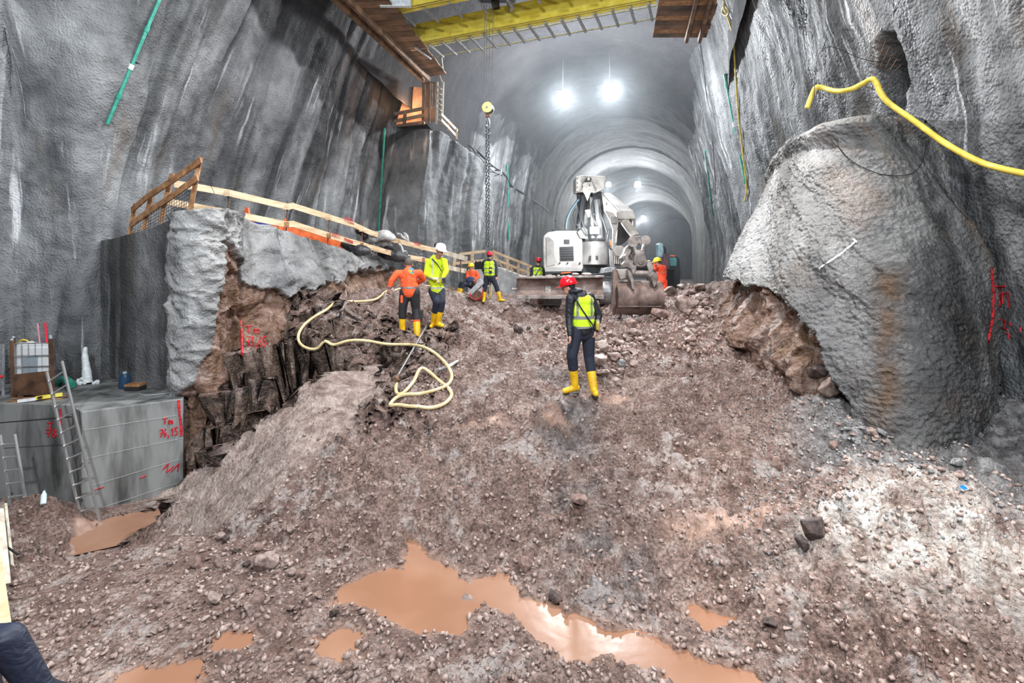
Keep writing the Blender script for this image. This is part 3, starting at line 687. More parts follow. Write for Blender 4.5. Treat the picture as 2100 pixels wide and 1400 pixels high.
# extend below
zk2 = [-4.0]+zk; CXa = np.vstack([CXa[0], CXa]); CYa = np.vstack([CYa[0], CYa])
zz = np.r_[np.linspace(-4, 2.75, 340), np.linspace(2.75, 2.95, 40)[1:]]
def smooth_interp(zz, zk, A):
    # Catmull-Rom through levels
    out = np.zeros((len(zz), A.shape[1])); zk = np.array(zk)
    m = np.gradient(A, zk, axis=0)
    for i, z in enumerate(zz):
        j = min(np.searchsorted(zk, z, 'right')-1, len(zk)-2); h = zk[j+1]-zk[j]; t = (z-zk[j])/h
        out[i] = (2*t**3-3*t**2+1)*A[j]+(t**3-2*t**2+t)*h*m[j]+(-2*t**3+3*t**2)*A[j+1]+(t**3-t**2)*h*m[j+1]
    return out
BX = smooth_interp(zz, zk2, CXa); BY = smooth_interp(zz, zk2, CYa)
tx = np.gradient(BX, axis=1); ty = np.gradient(BY, axis=1); L = np.hypot(tx, ty)+1e-9; NX, NY = ty/L, -tx/L
ii = BY[100]; sgn = np.sign((NX*(0-BX)+NY*(0-BY)).mean()); NX *= sgn; NY *= sgn
U, Zb = np.meshgrid(np.linspace(0, 1, NB_), zz); S = U*9.0
pxs = CX+F*BX/BY; pys = HY-F*Zb/BY
lim = np.interp(pxs, [1440, 1495, 1530, 1570, 1610, 1650, 1690, 1720, 1760, 1800, 1900, 2100], [-.6, -.02, -.20, -.30, -.42, -.60, -.88, -1.35, -1.8, -9, -9, -9])
rg = .16*fbm(S*2.2, Zb*2.2, 80., 4)+.05*facets(S*4, Zb*4, .5, 14)[0]
shell = sstep(-.02, .03, Zb-lim+rg*1.1)
f1, e1 = facets(S*1.4, Zb*.9, .8, 31); f2, e2 = facets(S*4.5, Zb*2.6, .8, 32)
rockd = -.34+.34*f1*sstep(0, .1, e1)+.14*f2*sstep(0, .15, e2)+.14*ridged(S*2.6, Zb*.7, 81., 3)+.05*fbm(S*7, Zb*7, 82., 3)
rockd = rockd+.42*sstep(.2, 1.1, lim-Zb)
fl = .24*fbm(S*.55+Zb*.2, Zb*.35, 83., 3)+.17*ridged(S*.8+.5*Zb, Zb*.25, 84., 3)+.035*fbm(S*3, Zb*3, 85., 4)+.03*fbm(S*8, Zb*8, 86., 3)+.03*ridged(S*13+2*pnoise(S*3, Zb*3, 1.), Zb*15, 87., 2)
dsp = shell*fl+(1-shell)*rockd
X = BX+NX*dsp; Y = BY+NY*dsp
X = X+0*Zb
rust = np.exp(-((pxs-1815-8*pnoise(S*2, Zb, 1.))/26)**2)*sstep(2.6, .4, -Zb*0+0)*0
rust = np.exp(-((pxs-1818-14*pnoise(Zb*1.2, Zb*0, 1.))/24)**2)*(1-sstep(-.2, .35, Zb))*sstep(-.45, .2, fbm(S*3, Zb*3, 88., 4))*.75
rust = np.maximum(rust, .30*sstep(.05, .4, fbm(S*.9, Zb*.7, 89., 4)))
pale = .42*np.exp(-((pxs-1540)/45)**2)*sstep(-.6, .2, Zb)*(1-sstep(1.2, 2.0, Zb))+.5*sstep(.1, .4, fbm(S*.8, Zb*.5, 90., 4))*sstep(-.3, .5, Zb)
pale = np.maximum(pale, .6*np.exp(-((Zb+1.95)/.18)**2)*sstep(1830, 1900, pxs)*0)
bu = grid_obj('wall_bulge', X, Y, Zb+.0*X+CZ+.06*fbm(S*2, Y, 91., 3)*sstep(2.6, 2.9, Zb), M['bulge'], dict(rock=1-shell, rust=rust, pale=pale*shell, wet=np.clip((.95*sstep(.5, -.5, Zb+.5*fbm(S*.6, Zb*.6, 94., 4))*sstep(1600, 1700, pxs)+.5*sstep(.0, .3, fbm(S*.7, Zb*.5, 95., 4))), 0, .95)), uv=(S, Zb), flip=False)  # colour darkened lower down and to the right, plus random patches
tagit(bu, 'massive bulging rock spur coated with rough grey shotcrete, brown rock exposed at its foot', 'rock face', kind='structure')
# ================================================================== helpers for site things
def pr(mb, pts, Y, dep, dx=0.0, dz=0.0):
    """prism: pixel outline at distance Y, pushed dep metres away from the photographer"""
    return mb.prism([P(a, b, Y) for a, b in pts], (dx, dep, dz))
STRK = {'0': [[(.5, 0), (.1, .3), (.1, .7), (.5, 1), (.9, .7), (.9, .3), (.5, 0)]], '1': [[(.2, .3), (.55, 0), (.55, 1)]], '2': [[(.1, .2), (.4, 0), (.8, .15), (.75, .45), (.1, 1), (.95, .95)]],
 '3': [[(.1, .05), (.8, .05), (.4, .4), (.85, .65), (.6, .98), (.1, .92)]], '4': [[(.55, 0), (.05, .6), (.95, .6)], [(.7, .35), (.65, 1)]], '5': [[(.9, 0), (.25, .03), (.15, .42), (.7, .45), (.85, .75), (.5, 1), (.05, .93)]],
 '6': [[(.75, 0), (.25, .35), (.1, .75), (.45, 1), (.85, .8), (.7, .5), (.2, .6)]], '7': [[(.05, .05), (.9, 0), (.4, 1)], [(.1, .5), (.85, .45)]], '8': [[(.5, .45), (.15, .2), (.5, 0), (.85, .2), (.5, .45), (.1, .75), (.5, 1), (.9, .75), (.5, .45)]],
 'T': [[(0, .05), (1, 0)], [(.5, .03), (.45, 1)]], 'm': [[(.05, 1), (.1, .4), (.35, .4), (.4, 1)], [(.4, .55), (.7, .4), (.85, .5), (.9, 1)]], 'M': [[(.05, 1), (.1, 0), (.5, .5), (.85, 0), (.95, 1)]], ',': [[(.5, .85), (.3, 1.25)]], '-': [[(.1, .5), (.9, .45)]], '|': [[(.5, 0), (.5, 1)]], ' ': []}
def text_strokes(txt, x0, y0, w, h, gap=.25, dy=0.0):
    """pixel-space strokes for painted characters, starting at (x0,y0); dy = baseline drop per character"""
    out = []
    for i, ch in enumerate(txt):
        for st in STRK[ch]: out.append([(x0+i*w*(1+gap)+u*w, y0+i*dy+v*h) for u, v in st])
    return out
def paint(strokes, r, name, m, surf=None, Yplane=None, parent=None, off=.012, label=None):
    """sprayed strokes laid on the rock or concrete where they stand"""
    mb = MB()
    for st in strokes:
        pts = []
        for i in range(len(st)-1):
            n = max(2, int(math.dist(st[i], st[i+1])/2.5))
            pts += [(st[i][0]+(st[i+1][0]-st[i][0])*k/n, st[i][1]+(st[i+1][1]-st[i][1])*k/n) for k in range(n)]
        pts.append(st[-1]); q = []
        for a, b in pts:
            p = surf(a, b) if surf else hit(a, b, off=off)
            if p is not None: q.append(p)
        if len(q) > 1: mb.tube(q, [r*(.8+.5*random.random()) for _ in q], 5)
    return mb.build(name, m, parent)
def knots(n): return [random.random() for _ in range(n)]

# ------------------------------------------------------------------ concrete blocks (left)
ZT = -2.22+CZ
blk = MB()
A1, A2_, A3 = P(166, 846, 8.2), P(372, 817, 8.9), P(345, 1050, 8.6)
zt = ZT; zb = CZ-4.3
def cb(name, pts, label, m):
    mb = MB(); n = len(pts); mb.prism([Vector((x, y, zb)) for x, y in pts], (0, 0, zt-zb)); o = mb.build(name, m, bevel=.012); return tagit(o, label, 'concrete block')
xs = lambda px, Y: PX(px, Y)
B1 = [(xs(167, 8.2), 8.2), (xs(376, 9.05), 9.05), (xs(380, 9.6), 9.6), (xs(215, 11.2), 11.2), (xs(120, 11.0), 11.0), (xs(148, 8.55), 8.55)]
b1 = cb('concrete_block', B1, 'grey concrete block with red Tm 76,15 and white streaked top beside the long ladder', M['concrete'])
B2 = [(-12.5, 8.0), (xs(-20, 8.75), 8.75), (xs(149, 8.62), 8.62), (xs(121, 11.0), 11.0), (-12.5, 11.5)]
b2 = cb('concrete_block', B2, 'stained grey concrete block under the rusty crate with half hidden red lettering', M['concrete'])
def planeface(p, q):  # surf function for a vertical face through plan points p,q
    p, q = Vector((*p, 0)), Vector((*q, 0)); n = (q-p).cross(Vector((0, 0, 1))).normalized()
    if n.y > 0: n = -n
    def f(a, b):
        o = Vector((0, 0, CZ)); d = P(a, b, 1)-o; t = (p-Vector((o.x, o.y, 0))).dot(n)/Vector((d.x, d.y, 0)).dot(n); return o+d*t+n*.004
    return f
f1_ = planeface(B1[0], B1[1]); f2_ = planeface(B2[1], B2[2])
# formwork joints and red survey marks
j = MB()
for (xa, ya, xb, yb) in ((172, 882, 372, 850), (176, 940, 376, 898), (190, 995, 372, 940), (196, 1045, 362, 990)):
    n = 16; j.tube([f1_(xa+(xb-xa)*k/n, ya+(yb-ya)*k/n+random.uniform(-.5, .5)) for k in range(n+1)], .0035, 4)
j.build('formwork_joint', mat('joint_lime', (.42, .42, .40), .7), b1)
for (sy, w_) in ((845, .02),):
    pass
j = MB(); j.tube([f2_(-18+167*k/14, 868-(14*k/14)) for k in range(15)], .008, 4); j.tube([f2_(-18+167*k/14, 920-(9*k/14)) for k in range(15)], .004, 4)
j.build('formwork_joint', M['steel_dark'], b2)
paint([[(366, 820), (368, 850), (371, 870), (372, 893)]], .022, 'red_mark', M['red_paint'], f1_, parent=b1)
paint(text_strokes('Tm', 334, 857, 9, 12, .25), .012, 'red_lettering', M['red_paint'], f1_, parent=b1)
paint(text_strokes('76,15', 327, 880, 7, 16, .1, -1), .012, 'red_lettering', M['red_paint'], f1_, parent=b1)
paint([[(334, 962), (345, 950), (342, 968), (356, 955)], [(350, 968), (366, 950), (364, 966)]], .010, 'red_lettering', M['red_paint'], f1_, parent=b1)
paint([[(287, 980), (300, 974)]], .010, 'red_mark', M['red_paint'], f1_, parent=b1)
paint([[(194, 1004), (213, 998)]], .010, 'red_mark', M['red_paint'], f1_, parent=b1)
paint([[(124, 838), (125, 855), (126, 880)]], .016, 'red_mark', M['red_paint'], f2_, parent=b2)
paint(text_strokes('T', 98, 866, 10, 14)+text_strokes('78', 95, 880, 10, 16, .2), .012, 'red_lettering', M['red_paint'], f2_, parent=b2)

# ------------------------------------------------------------------ ladders
def ladder(tl, tr, bl, br, nr, label, thick=.020, Yt=None, Yb=None):
    a, b, c, d = P(*tl, Yt), P(*tr, Yt+.0), P(*bl, Yb), P(*br, Yb)
    gz = min(ground_z(c.x, c.y), ground_z(d.x, d.y))
    e = empty('ladder', (c+d)/2, label, 'ladder')
    for p, q in ((a, c), (b, d)): MB().bar(p, q, (.022), .034, up=(0, 1, .3)).build('side_rail', M['alu'], e)
    ex = 3.2
    for k in range(nr):
        t = (k+.75)/(nr+.3); MB().tube([a.lerp(c, t), b.lerp(d, t)], .0145, 8).build('rung', M['alu'], e)
    return e
ladder((96, 762), (127, 740), (173, 1092), (208, 1082), 12, 'tall aluminium ladder leaning on the concrete block beside the rusty crate', Yt=8.05, Yb=7.9)
ladder((0, 892), (30, 890), (24, 1062), (58, 1056), 6, 'short aluminium ladder at the left edge leaning on the stained concrete block', Yt=8.0, Yb=7.75)

# ------------------------------------------------------------------ IBC container in rusty stillage
Yf = 9.1; e = empty('rusty_crate', P(70, 826, Yf), 'rusty steel crate holding a white plastic tank on the concrete platform', 'crate')
zf = ZT
DV = Vector((-.42, .46, 0))
fl_, fr_ = P(27, 768, 9.08), P(106, 760, 9.02)
def wt(v, z): return Vector((v.x, v.y, z))
for v, pt in ((P(24, 698, 9.1), 0), (P(104, 694, 9.0), 0), (P(24, 700, 9.1)+DV, 0), (P(104, 697, 9.0)+DV, 0)):
    po = MB().bar(v, wt(v, zf)+Vector((.04, 0, 0)), .045, .045).build('corner_post', M['rust'], e)
    MB().lathe(v-Vector((0, 0, .01)), [(.03, 0), (.035, .02), (.02, .045)]).build('post_cap', M['galv'], po)
q0, q1 = wt(fl_, zf+.06)+Vector((.03, 0, 0)), wt(fr_, zf+.06)+Vector((.03, 0, 0))
MB().prism([fl_, fr_, q1, q0], Vector((0, .03, 0))).build('side_plate', M['rust'], e)
MB().prism([fl_+DV, fr_+DV, q1+DV, q0+DV], Vector((0, .03, 0))).build('side_plate', M['rust'], e)
MB().prism([fl_, fl_+DV, q0+DV, q0], Vector((.03, 0, 0))).build('side_plate', M['rust'], e)
MB().prism([fr_, fr_+DV, q1+DV, q1], Vector((-.03, 0, 0))).build('side_plate', M['rust'], e)
MB().prism([q0, q1, q1+DV, q0+DV], Vector((0, 0, .03))).build('floor_plate', M['rust'], e)
for t_ in (.15, .8): c_ = q0.lerp(q1, t_); MB().bar(wt(c_, zf+.03), wt(c_, zf+.03)+DV, .08, .06).build('skid', M['rust'], e)
t = empty('plastic_tank', P(66, 765, 9.3), 'white plastic tank in a wire cage standing in the rusty crate', 'tank')
tz0, tz1 = zf+.12, P(0, 706, 9.2).z
w0, w1 = P(31, 760, 9.14), P(101, 760, 9.08); S_ = DV*.8+Vector((0, .02, 0))
MB().prism([wt(w0, tz0), wt(w1, tz0), wt(w1, tz1), wt(w0, tz1)], S_).build('tank_body', M['white_plastic'], t, bevel=.05)
MB().prism([P(43, 732, 9.11), P(77, 730, 9.09), P(77, 762, 9.09), P(44, 766, 9.11)], (0, .02, 0)).build('label_plate', mat('brushed_plate', (.38, .45, .50), .35, .3), t)
cg = MB()
for py in (704, 729, 751): cg.tube([P(29, py+1, 9.09), P(102, py-1, 9.05)], .009, 6)
for k in range(6): cg.tube([P(30+k*14, 704, 9.09), P(31+k*14, 768, 9.09)], .006, 6)
cg.build('cage', M['galv'], t)
mb = MB()
for k in range(5): mb.tube(spline([P(32+k*2, 704-k, 9.3), P(42+k, 699-k, 9.25), P(55+k, 697+k, 9.3), P(62, 705, 9.35)], 5), .008, 5)
tagit(mb.build('rope_tangle', M['hose'], None), 'small tangle of yellow rope lying on the white plastic tank', 'rope')
mb = MB(); pr(mb, [(36, 712), (48, 706), (56, 700), (62, 703), (50, 718), (44, 726)], 9.25, .1); tagit(mb.build('cardboard_scrap', mat('cardboard', (.62, .6, .55)), None), 'crumpled pale scrap stuffed over the white tank', 'scrap')
tagit(MB().tube([P(77, 663, 9.7), P(82, 705, 9.6), P(84, 762, 9.55)], .014).build('survey_rod', mat('pale_red_rod', (.62, .25, .32)), None), 'faded pink rod standing in the rusty crate', 'rod')
tagit(MB().tube([P(92.5, 661, 9.4), P(97, 712, 9.35), P(103, 759, 9.3)], .017).build('survey_rod', mat('red_rod', (.75, .02, .05), .4), None), 'bright red rod leaning in the rusty crate near the ladder', 'rod')
# scaffold edge beside the crate
e = empty('scaffold_frame', (PX(4, 9.4), 9.4, zf), 'galvanised scaffold frame cut off by the left edge beside the rusty crate', 'scaffold')
for px, Y in ((-14, 9.3), (7, 9.3), (3, 9.9)): MB().tube([Vector((PX(px, Y), Y, zf)), Vector((PX(px, Y), Y, P(0, 705, Y).z))], .024).build('standard', M['galv'], e)
for py in (735, 772, 800): MB().tube([P(-14, py, 9.3), P(9, py-1, 9.3)], .02).build('ledger', M['galv'], e)
MB().ell(P(3, 772, 9.25), (.025, .02, .03)).build('red_cap', mat('red_cap', (.8, .02, .02)), e)
# planks / level staff pile
e = empty('survey_level_staff', P(80, 838, 8.75), 'white and yellow folding staff lying on the platform edge before the crate', 'measuring staff')
zz_ = ZT+.02
MB().bar((PX(36, 8.72), 8.72, zz_+.02), (PX(74, 8.85), 8.85, zz_+.03), .03, .05).build('white_half', M['white_plastic'], e)
MB().bar((PX(72, 8.85), 8.85, zz_+.04), (PX(128, 9.1), 9.1, zz_+.05), .035, .06).build('yellow_half', M['yellow_paint'], e)
MB().lathe((PX(86, 8.9), 8.86, zz_+.05), [(.018, -.03), (.018, .03)], (0, 1, 0)).build('knob', M['black_rubber'], e)
for k, (x0_, x1_, y_) in enumerate(((30, 120, 8.95), (36, 128, 9.02), (26, 96, 8.9))):
    tagit(MB().bar((PX(x0_, y_), y_-.1, zz_-.01+.03*(k == 1)), (PX(x1_, y_), y_+.1, zz_-.01+.03*(k == 1)), .03, .02).build('lath', M['wood_brown'], None), 'thin brown lath lying under the yellow staff', 'lath', 'laths under the yellow staff')
# green drain stub, water jet, canister, crate
tagit(MB().tube(spline([P(112, 790, 10.1), P(127, 778, 10.0), P(136, 779, 9.9), P(148, 789, 9.8)], 5), .07, 12).build('drain_hose', M['green_pvc'], None), 'short bent green pipe lying behind the tall ladder', 'pipe')
jm = noisy('falling_water', (.55, .6, .62), (.82, .85, .86), 16, .3, bump=.01)
mb = MB(); wj = [hit(176, 712, ['wall_left'], .03)+Vector((0, 0, 0))]
p0 = P(176, 711, 10.4); gz = ZT
pts = [p0, P(174, 725, 10.38), P(176, 745, 10.33), P(178, 765, 10.3), Vector((P(179, 0, 10.28).x, 10.28, gz+.02))]
mb.tube(spline(pts, 6), [.02+.07*(k/24)**.8+.01*random.random() for k in range(25)], 10)
for k in range(26):
    a = random.uniform(0, 2*PI); r = random.uniform(.03, .35); mb.ell((pts[-1].x-.12+r*math.cos(a)*1.0, pts[-1].y-.05+r*math.sin(a)*.4, gz+.02+random.random()*.14*(1-r/.4)), (.02+.03*random.random(),)*3, n=6, m=4)
o = mb.build('water_jet', jm, None, smooth=True); tagit(o, 'white jet of water splashing from the wall onto the platform', 'water jet', kind='stuff')
e = empty('canister', (PX(256, 9.9), 9.9, ZT), 'dark blue canister standing on the platform under the smooth wall', 'canister')
MB().lathe((PX(256, 9.9), 9.9, ZT), [(.095, 0), (.10, .02), (.10, .20), (.085, .26), (.04, .28)]).build('body', mat('blue_plastic', (.02, .05, .10), .25), e, smooth=True)
MB().lathe((PX(256, 9.9), 9.9, ZT+.27), [(.035, 0), (.035, .05)]).build('cap', mat('cap_grey', (.3, .4, .45), .3), e)
MB().tube(spline([Vector((PX(253, 9.9), 9.9, ZT+.3)), P(258, 740, 9.9), P(264, 735, 9.9), P(262, 757, 9.9)], 4), .006, 5).build('wire_handle', M['steel_dark'], e)
e = empty('tool_case', (PX(278, 9.75), 9.75, ZT), 'orange and black case lying beside the blue canister', 'case')
MB().box((PX(278, 9.75), 9.75, ZT+.035), (.28, .22, .07)).build('lower_shell', M['black_rubber'], e, bevel=.01)
MB().box((PX(278, 9.75), 9.75, ZT+.10), (.28, .22, .05)).build('upper_shell', M['wood_brown'], e, bevel=.01)
tagit(MB().tube(spline([Vector((PX(285, 9.4), 9.4, ZT+.01)), Vector((PX(300, 9.35), 9.3, ZT+.01)), Vector((PX(318, 9.3), 9.35, ZT+.01)), Vector((PX(340, 9.3), 9.45, ZT+.02))], 5), .004, 4).build('wire', M['white_plastic'], None), 'thin pale wire lying on the concrete platform', 'wire')
# formwork boards at the left edge
def board(a, b, w, t, m, label=None, cat='board', group=None, up=(0, 1, 0)):
    o = MB().bar(a, b, w, t, up).build('timber_board', m, None, bevel=.003); return tagit(o, label, cat, group)
M['wood_pale'] = noisy('weathered_pale_timber', (.34, .29, .22), (.62, .56, .46), 2, .6, stretch=(5, 5, .5), bump=.003)
board(P(2, 1040, 6.2), P(17, 1185, 5.75), .16, .03, M['wood_pale'], 'pale weathered formwork board nearest the short ladder at the left edge')
board(P(-6, 1045, 5.9), P(8, 1200, 5.4), .05, .10, M['wood_pale'], 'narrow pale timber next to the wide weathered board at the left edge')
board(P(-12, 1120, 5.2), P(12, 1300, 4.2), .07, .07, M['wood'], 'yellowish timber post just above the dark blue jacket')
board(P(-26, 1130, 5.0), P(-6, 1290, 4.3), .07, .07, M['wood'], 'yellowish timber half out of view left of the other post')
tagit(MB().tube(spline([P(-3, 1085, 5.9), P(8, 1115, 5.85), P(20, 1125, 5.8), P(36, 1136, 5.75)], 5), .012, 6).build('dark_cable', M['black_rubber'], None), 'dark cable running from the left boards into the mound', 'cable')
g = hit(95, 1024, ['floor']) or P(95, 1024, 7.7)
e = empty('bottle', g, 'clear plastic bottle lying on the mud mound behind the short ladder', 'bottle')
ax = Vector((.35, -.45, -.6)).normalized()
MB().lathe(g+Vector((-.05, .02, .13)), [(.014, 0), (.016, .03), (.036, .07), (.038, .2), (.034, .22)], ax).build('body', mat('clear_plastic', (.55, .68, .72), .15), e, smooth=True)
MB().lathe(g+Vector((-.05, .02, .13)), [(.016, -.02), (.016, .01)], ax).build('cap', M['steel_dark'], e)
g = hit(1975, 1005, ['floor']); gn = Vector((-.15, -.45, .9)).normalized()
mb = MB(); R = Matrix.Rotation(.5, 3, 'X')@Matrix.Rotation(.25, 3, 'Z')
pk = empty('cigarette_packet', g, 'small blue and white packet lying on the grey gravel by a pebble', 'packet')
MB().box(g+Vector((0, 0, .02)), (.085, .05, .02), R).build('box', M['white_plastic'], pk)
MB().box(g+Vector((.0, -.006, .031)), (.06, .045, .004), R).build('blue_print', mat('blue_print', (.01, .12, .62), .3), pk)

# ------------------------------------------------------------------ guardrail on the pillar (brown)
def Yp(px): return np.interp(px, [205, 232, 300, 378, 412], [10.95, 10.75, 10.1, 9.42, 9.35])+.08
e = empty('guardrail', P(330, 455, Yp(330)), 'orange-brown timber guardrail with wire mesh on top of the smooth sprayed pillar wall', 'guardrail')
for a, b in (((278, 417), (263, 496)), ((313, 388), (293, 481)), ((353, 356), (329, 456)), ((411, 322), (390, 432))):
    Y = Yp(b[0]); MB().bar(P(*a, Y), P(*b, Y), .085, .03, (0, 1, 0)).build('post', M['wood_brown'], e, bevel=.003)
for pts in ([(270, 431), (300, 405), (352, 371), (411, 329)], [(270, 459), (300, 437), (346, 407), (404, 365)]):
    q = [P(a, b, Yp(a)-.06) for a, b in pts]
    for i in range(3): MB().bar(q[i], q[i+1]+(q[i+1]-q[i]).normalized()*.02, .03, .115 if pts[0][1] == 431 else .12).build('rail', M['wood_brown'], e, bevel=.003)
mb = MB()
top = lambda px: np.interp(px, [266, 300, 346, 404], [468, 440, 412, 372]); bot = lambda px: np.interp(px, [262, 300, 346, 398], [496, 474, 452, 424])
for k in range(24):
    px = 268+k*5.3; mb.tube([P(px, top(px), Yp(px)), P(px-2+random.uniform(-2, 2), bot(px)+3, Yp(px))], .005, 4)
for k in range(7):
    f = k/6; mb.tube([P(px, top(px)*(1-f)+bot(px)*f, Yp(px)+.01) for px in range(268, 400, 10)], .005, 4)
mb.tube(spline([P(396, 392, 9.4), P(402, 376, 9.3), P(418, 374, 9.2), P(434, 384, 9.2), P(440, 400, 9.2)], 6), .005, 4)
mb.build('wire_mesh', M['steel_dark'], e)

# ------------------------------------------------------------------ long pale guardrail
YR = lambda px: float(np.interp(px, [340, 471, 600, 700, 815, 870, 960], [10.6, 11.2, 12.3, 13.3, 15, 15.8, 17.2]))
e = empty('guardrail', P(650, 480, YR(650)), 'long pale timber guardrail with two rails running along the draped bench top', 'guardrail')
up_ = [(357, 377), (405, 384), (471, 396), (590, 424), (600, 422), (725, 461), (760, 477), (815, 494), (870, 508), (921, 520)]
lo_ = [(340, 413), (405, 425), (466, 436), (587, 460), (600, 459), (675, 483), (750, 504), (812, 522), (870, 533), (921, 545)]
for nm, arr in (('upper', up_), ('lower', lo_)):
    for i in range(len(arr)-1):
        a, b = P(*arr[i], YR(arr[i][0])), P(*arr[i+1], YR(arr[i+1][0]))
        MB().bar(a, b+(b-a).normalized()*.05, .03, .145).build('rail', M['wood'], e, bevel=.003)
for px, pt, pb in ((469, 384, 458), (589, 412, 480), (675, 440, 492), (743, 455, 515), (813, 483, 532), (869, 500, 548)):
    Y = YR(px)+.05; bz = None
    MB().tube([P(px+1, pt, Y), P(px-3, pb+6, Y)], .014, 6).build('rebar_post', M['rust'], e)
    for q in (0, 1):
        arr = lo_ if q else up_; py = np.interp(px, [c[0] for c in arr], [c[1] for c in arr])
        MB().box(P(px-2, py+.5, Y-.1), (.12, .05, .13)).build('rail_holder', M['wood_brown'] if q else M['wood'], e)
fr = lambda arr: (lambda a, b: P(a, b, YR(a)-.035))
dyf = .30
paint(text_strokes('24835', 706, 448-3.5, 3.0, 7, .25, 1.0), .006, 'red_lettering', M['red_paint'], fr(0), parent=e)
paint(text_strokes('24835', 680, 476, 3.0, 8, .25, 1.4), .006, 'red_lettering', M['red_paint'], fr(0), parent=e)
paint([[(706+k*2, 487+k*.9), (707.5+k*2, 492+k*.9)] for k in range(9)]+[[(706, 488), (725, 495)], [(706, 491), (724, 498)]], .007, 'red_lettering', M['red_paint'], fr(0), parent=e)
paint([[(714+k*1.6, 454+k*.5), (715+k*1.6, 456.5+k*.5)] for k in range(8)], .006, 'red_lettering', M['red_paint'], fr(0), parent=e)
paint([[(849+k*1.9, 495+k*.6), (850+k*1.9, 501+k*.6)] for k in range(7)], .007, 'red_lettering', M['red_paint'], fr(0), parent=e)
# far end of the rail behind the yellow jacket
e = empty('guardrail', P(935, 535, 16.4), 'weathered grey timber guardrail end behind the worker in the yellow jacket', 'guardrail')
MB().bar(P(912, 518, 16.2), P(958, 531, 16.6), .04, .15).build('rail', M['wood_pale'], e)
MB().bar(P(905, 545, 16.2), P(955, 556, 16.6), .04, .14).build('rail', M['wood_pale'], e)
MB().tube([P(945, 526, 16.5), P(944, 560, 16.5)], .02, 6).build('post', M['rust'], e)
# orange trough, blue cloth behind the rail
e = empty('trailer_body', P(580, 470, 13.5), 'orange metal trough lying behind the pale guardrail above the draped rock', 'trough')
tr = [(498, 437), (587, 456), (660, 478), (705, 492), (704, 510), (660, 505), (585, 490), (500, 468)]
MB().prism([P(a, b, float(np.interp(a, [498, 705], [12.6, 14.6]))) for a, b in tr], (-.2, .7, 0)).build('side_panel', M['orange_tarp'], e)
mb = MB(); mb.prism([P(a, b, 12.5) for a, b in ((493, 446), (504, 424), (508, 426), (512, 452), (518, 462), (513, 464), (505, 447), (499, 456))], (0, .08, 0)); mb.build('end_bracket', M['orange_tarp'], e)
MB().bar(P(584, 448, 13.2), P(583, 474, 13.2), .05, .05).build('rib', M['orange_tarp'], e)
MB().prism([P(a, b, 12.75) for a, b in ((507, 452), (545, 458), (560, 470), (510, 470))], (0, .2, 0)).build('blue_liner', mat('blue_liner', (.04, .06, .35)), e)

# geotextile / plastic waste heap behind rail
M['sheet'] = noisy('dirty_white_sheeting', (.20, .20, .20), (.62, .62, .61), 3, .45, bump=.02)
M['sheet_dark'] = noisy('black_sheeting', (.01, .01, .012), (.06, .06, .065), 3, .35, bump=.02)
def bl(name, m, pts, r, label=None, cat=None, grp=None, **k):
    o = MB().tube(spline(pts, 6), r, 12).build(name, m, None, smooth=True); return tagit(o, label, cat, grp)
def rr(n, lo, mid, hi): return [lo+(mid-lo)*math.sin(PI*i/(n-1)) for i in range(n)]
for i, (pts, rad, mm, lb) in enumerate([
   ([(745, 492), (765, 487), (790, 482), (810, 490)], .16, 'sheet', 'fat white roll of sheeting just under the upper rail'),
   ([(770, 496), (785, 494), (800, 500)], .17, 'sheet', 'smaller white bundle of sheeting below the fat roll'),
   ([(700, 500), (735, 512), (760, 515)], .15, 'sheet_dark', 'black sheeting bundle just right of the red painted numbers'),
   ([(775, 515), (800, 520), (840, 530)], .20, 'sheet_dark', 'broad black sheeting bundle behind the lower rail'),
   ([(730, 476), (740, 472), (747, 480), (745, 492)], .13, 'sheet_dark', 'upright black bag between the two rails'),
   ([(745, 510), (752, 508), (760, 522)], .10, 'sheet', 'grey-white bag poking out under the lower rail'),
   ([(775, 520), (790, 514), (798, 525)], .08, 'sheet', 'crumpled white scrap lying on black sheeting')]):
    Y0_ = YR(pts[0][0])+.55
    mb = MB(); q = spline([P(a, b, Y0_) for a, b in pts], 6); n = len(q)
    mb.tube(q, [rad*(.35+.65*math.sin(PI*(k+.6)/(n+.2)))*(1+.12*random.uniform(-1, 1)) for k in range(n)], 12)
    tagit(mb.build('sheeting_bundle', M[mm], None, smooth='full'), lb, 'sheeting')
mb = MB(); 
for k in range(34):
    px = random.uniform(740, 870); py = np.interp(px, [740, 870], [508, 540])+random.uniform(-14, 6); Y = YR(px)+random.uniform(.3, .8); r = random.uniform(5, 14)
    a0 = random.uniform(0, 6); mb.tube(spline([P(px+r*math.cos(a0+t), py+r*.7*math.sin(a0+t), Y+.1*math.sin(3*t)) for t in (0, .8, 1.6, 2.4, 3.2)], 4), random.choice((.012, .02, .028)), 5)
tagit(mb.build('strap_litter', M['sheet'], None), 'tangle of loose white straps and offcuts behind the lower rail', 'scrap heap', kind='stuff')
for k, (pts, lb) in enumerate((([(815, 479), (822, 481), (826, 486), (838, 494)], 'curled white strip standing above the upper rail'), ([(832, 486), (829, 478), (835, 484), (837, 495)], 'split pale strip with two prongs above the upper rail'), ([(818, 500), (824, 507), (827, 521)], 'arched white strip between the two rails'))):
    tagit(MB().tube(spline([P(a, b, 14.9) for a, b in pts], 5), .035, 6).build('plastic_strip', M['sheet'], None), lb, 'plastic strip')

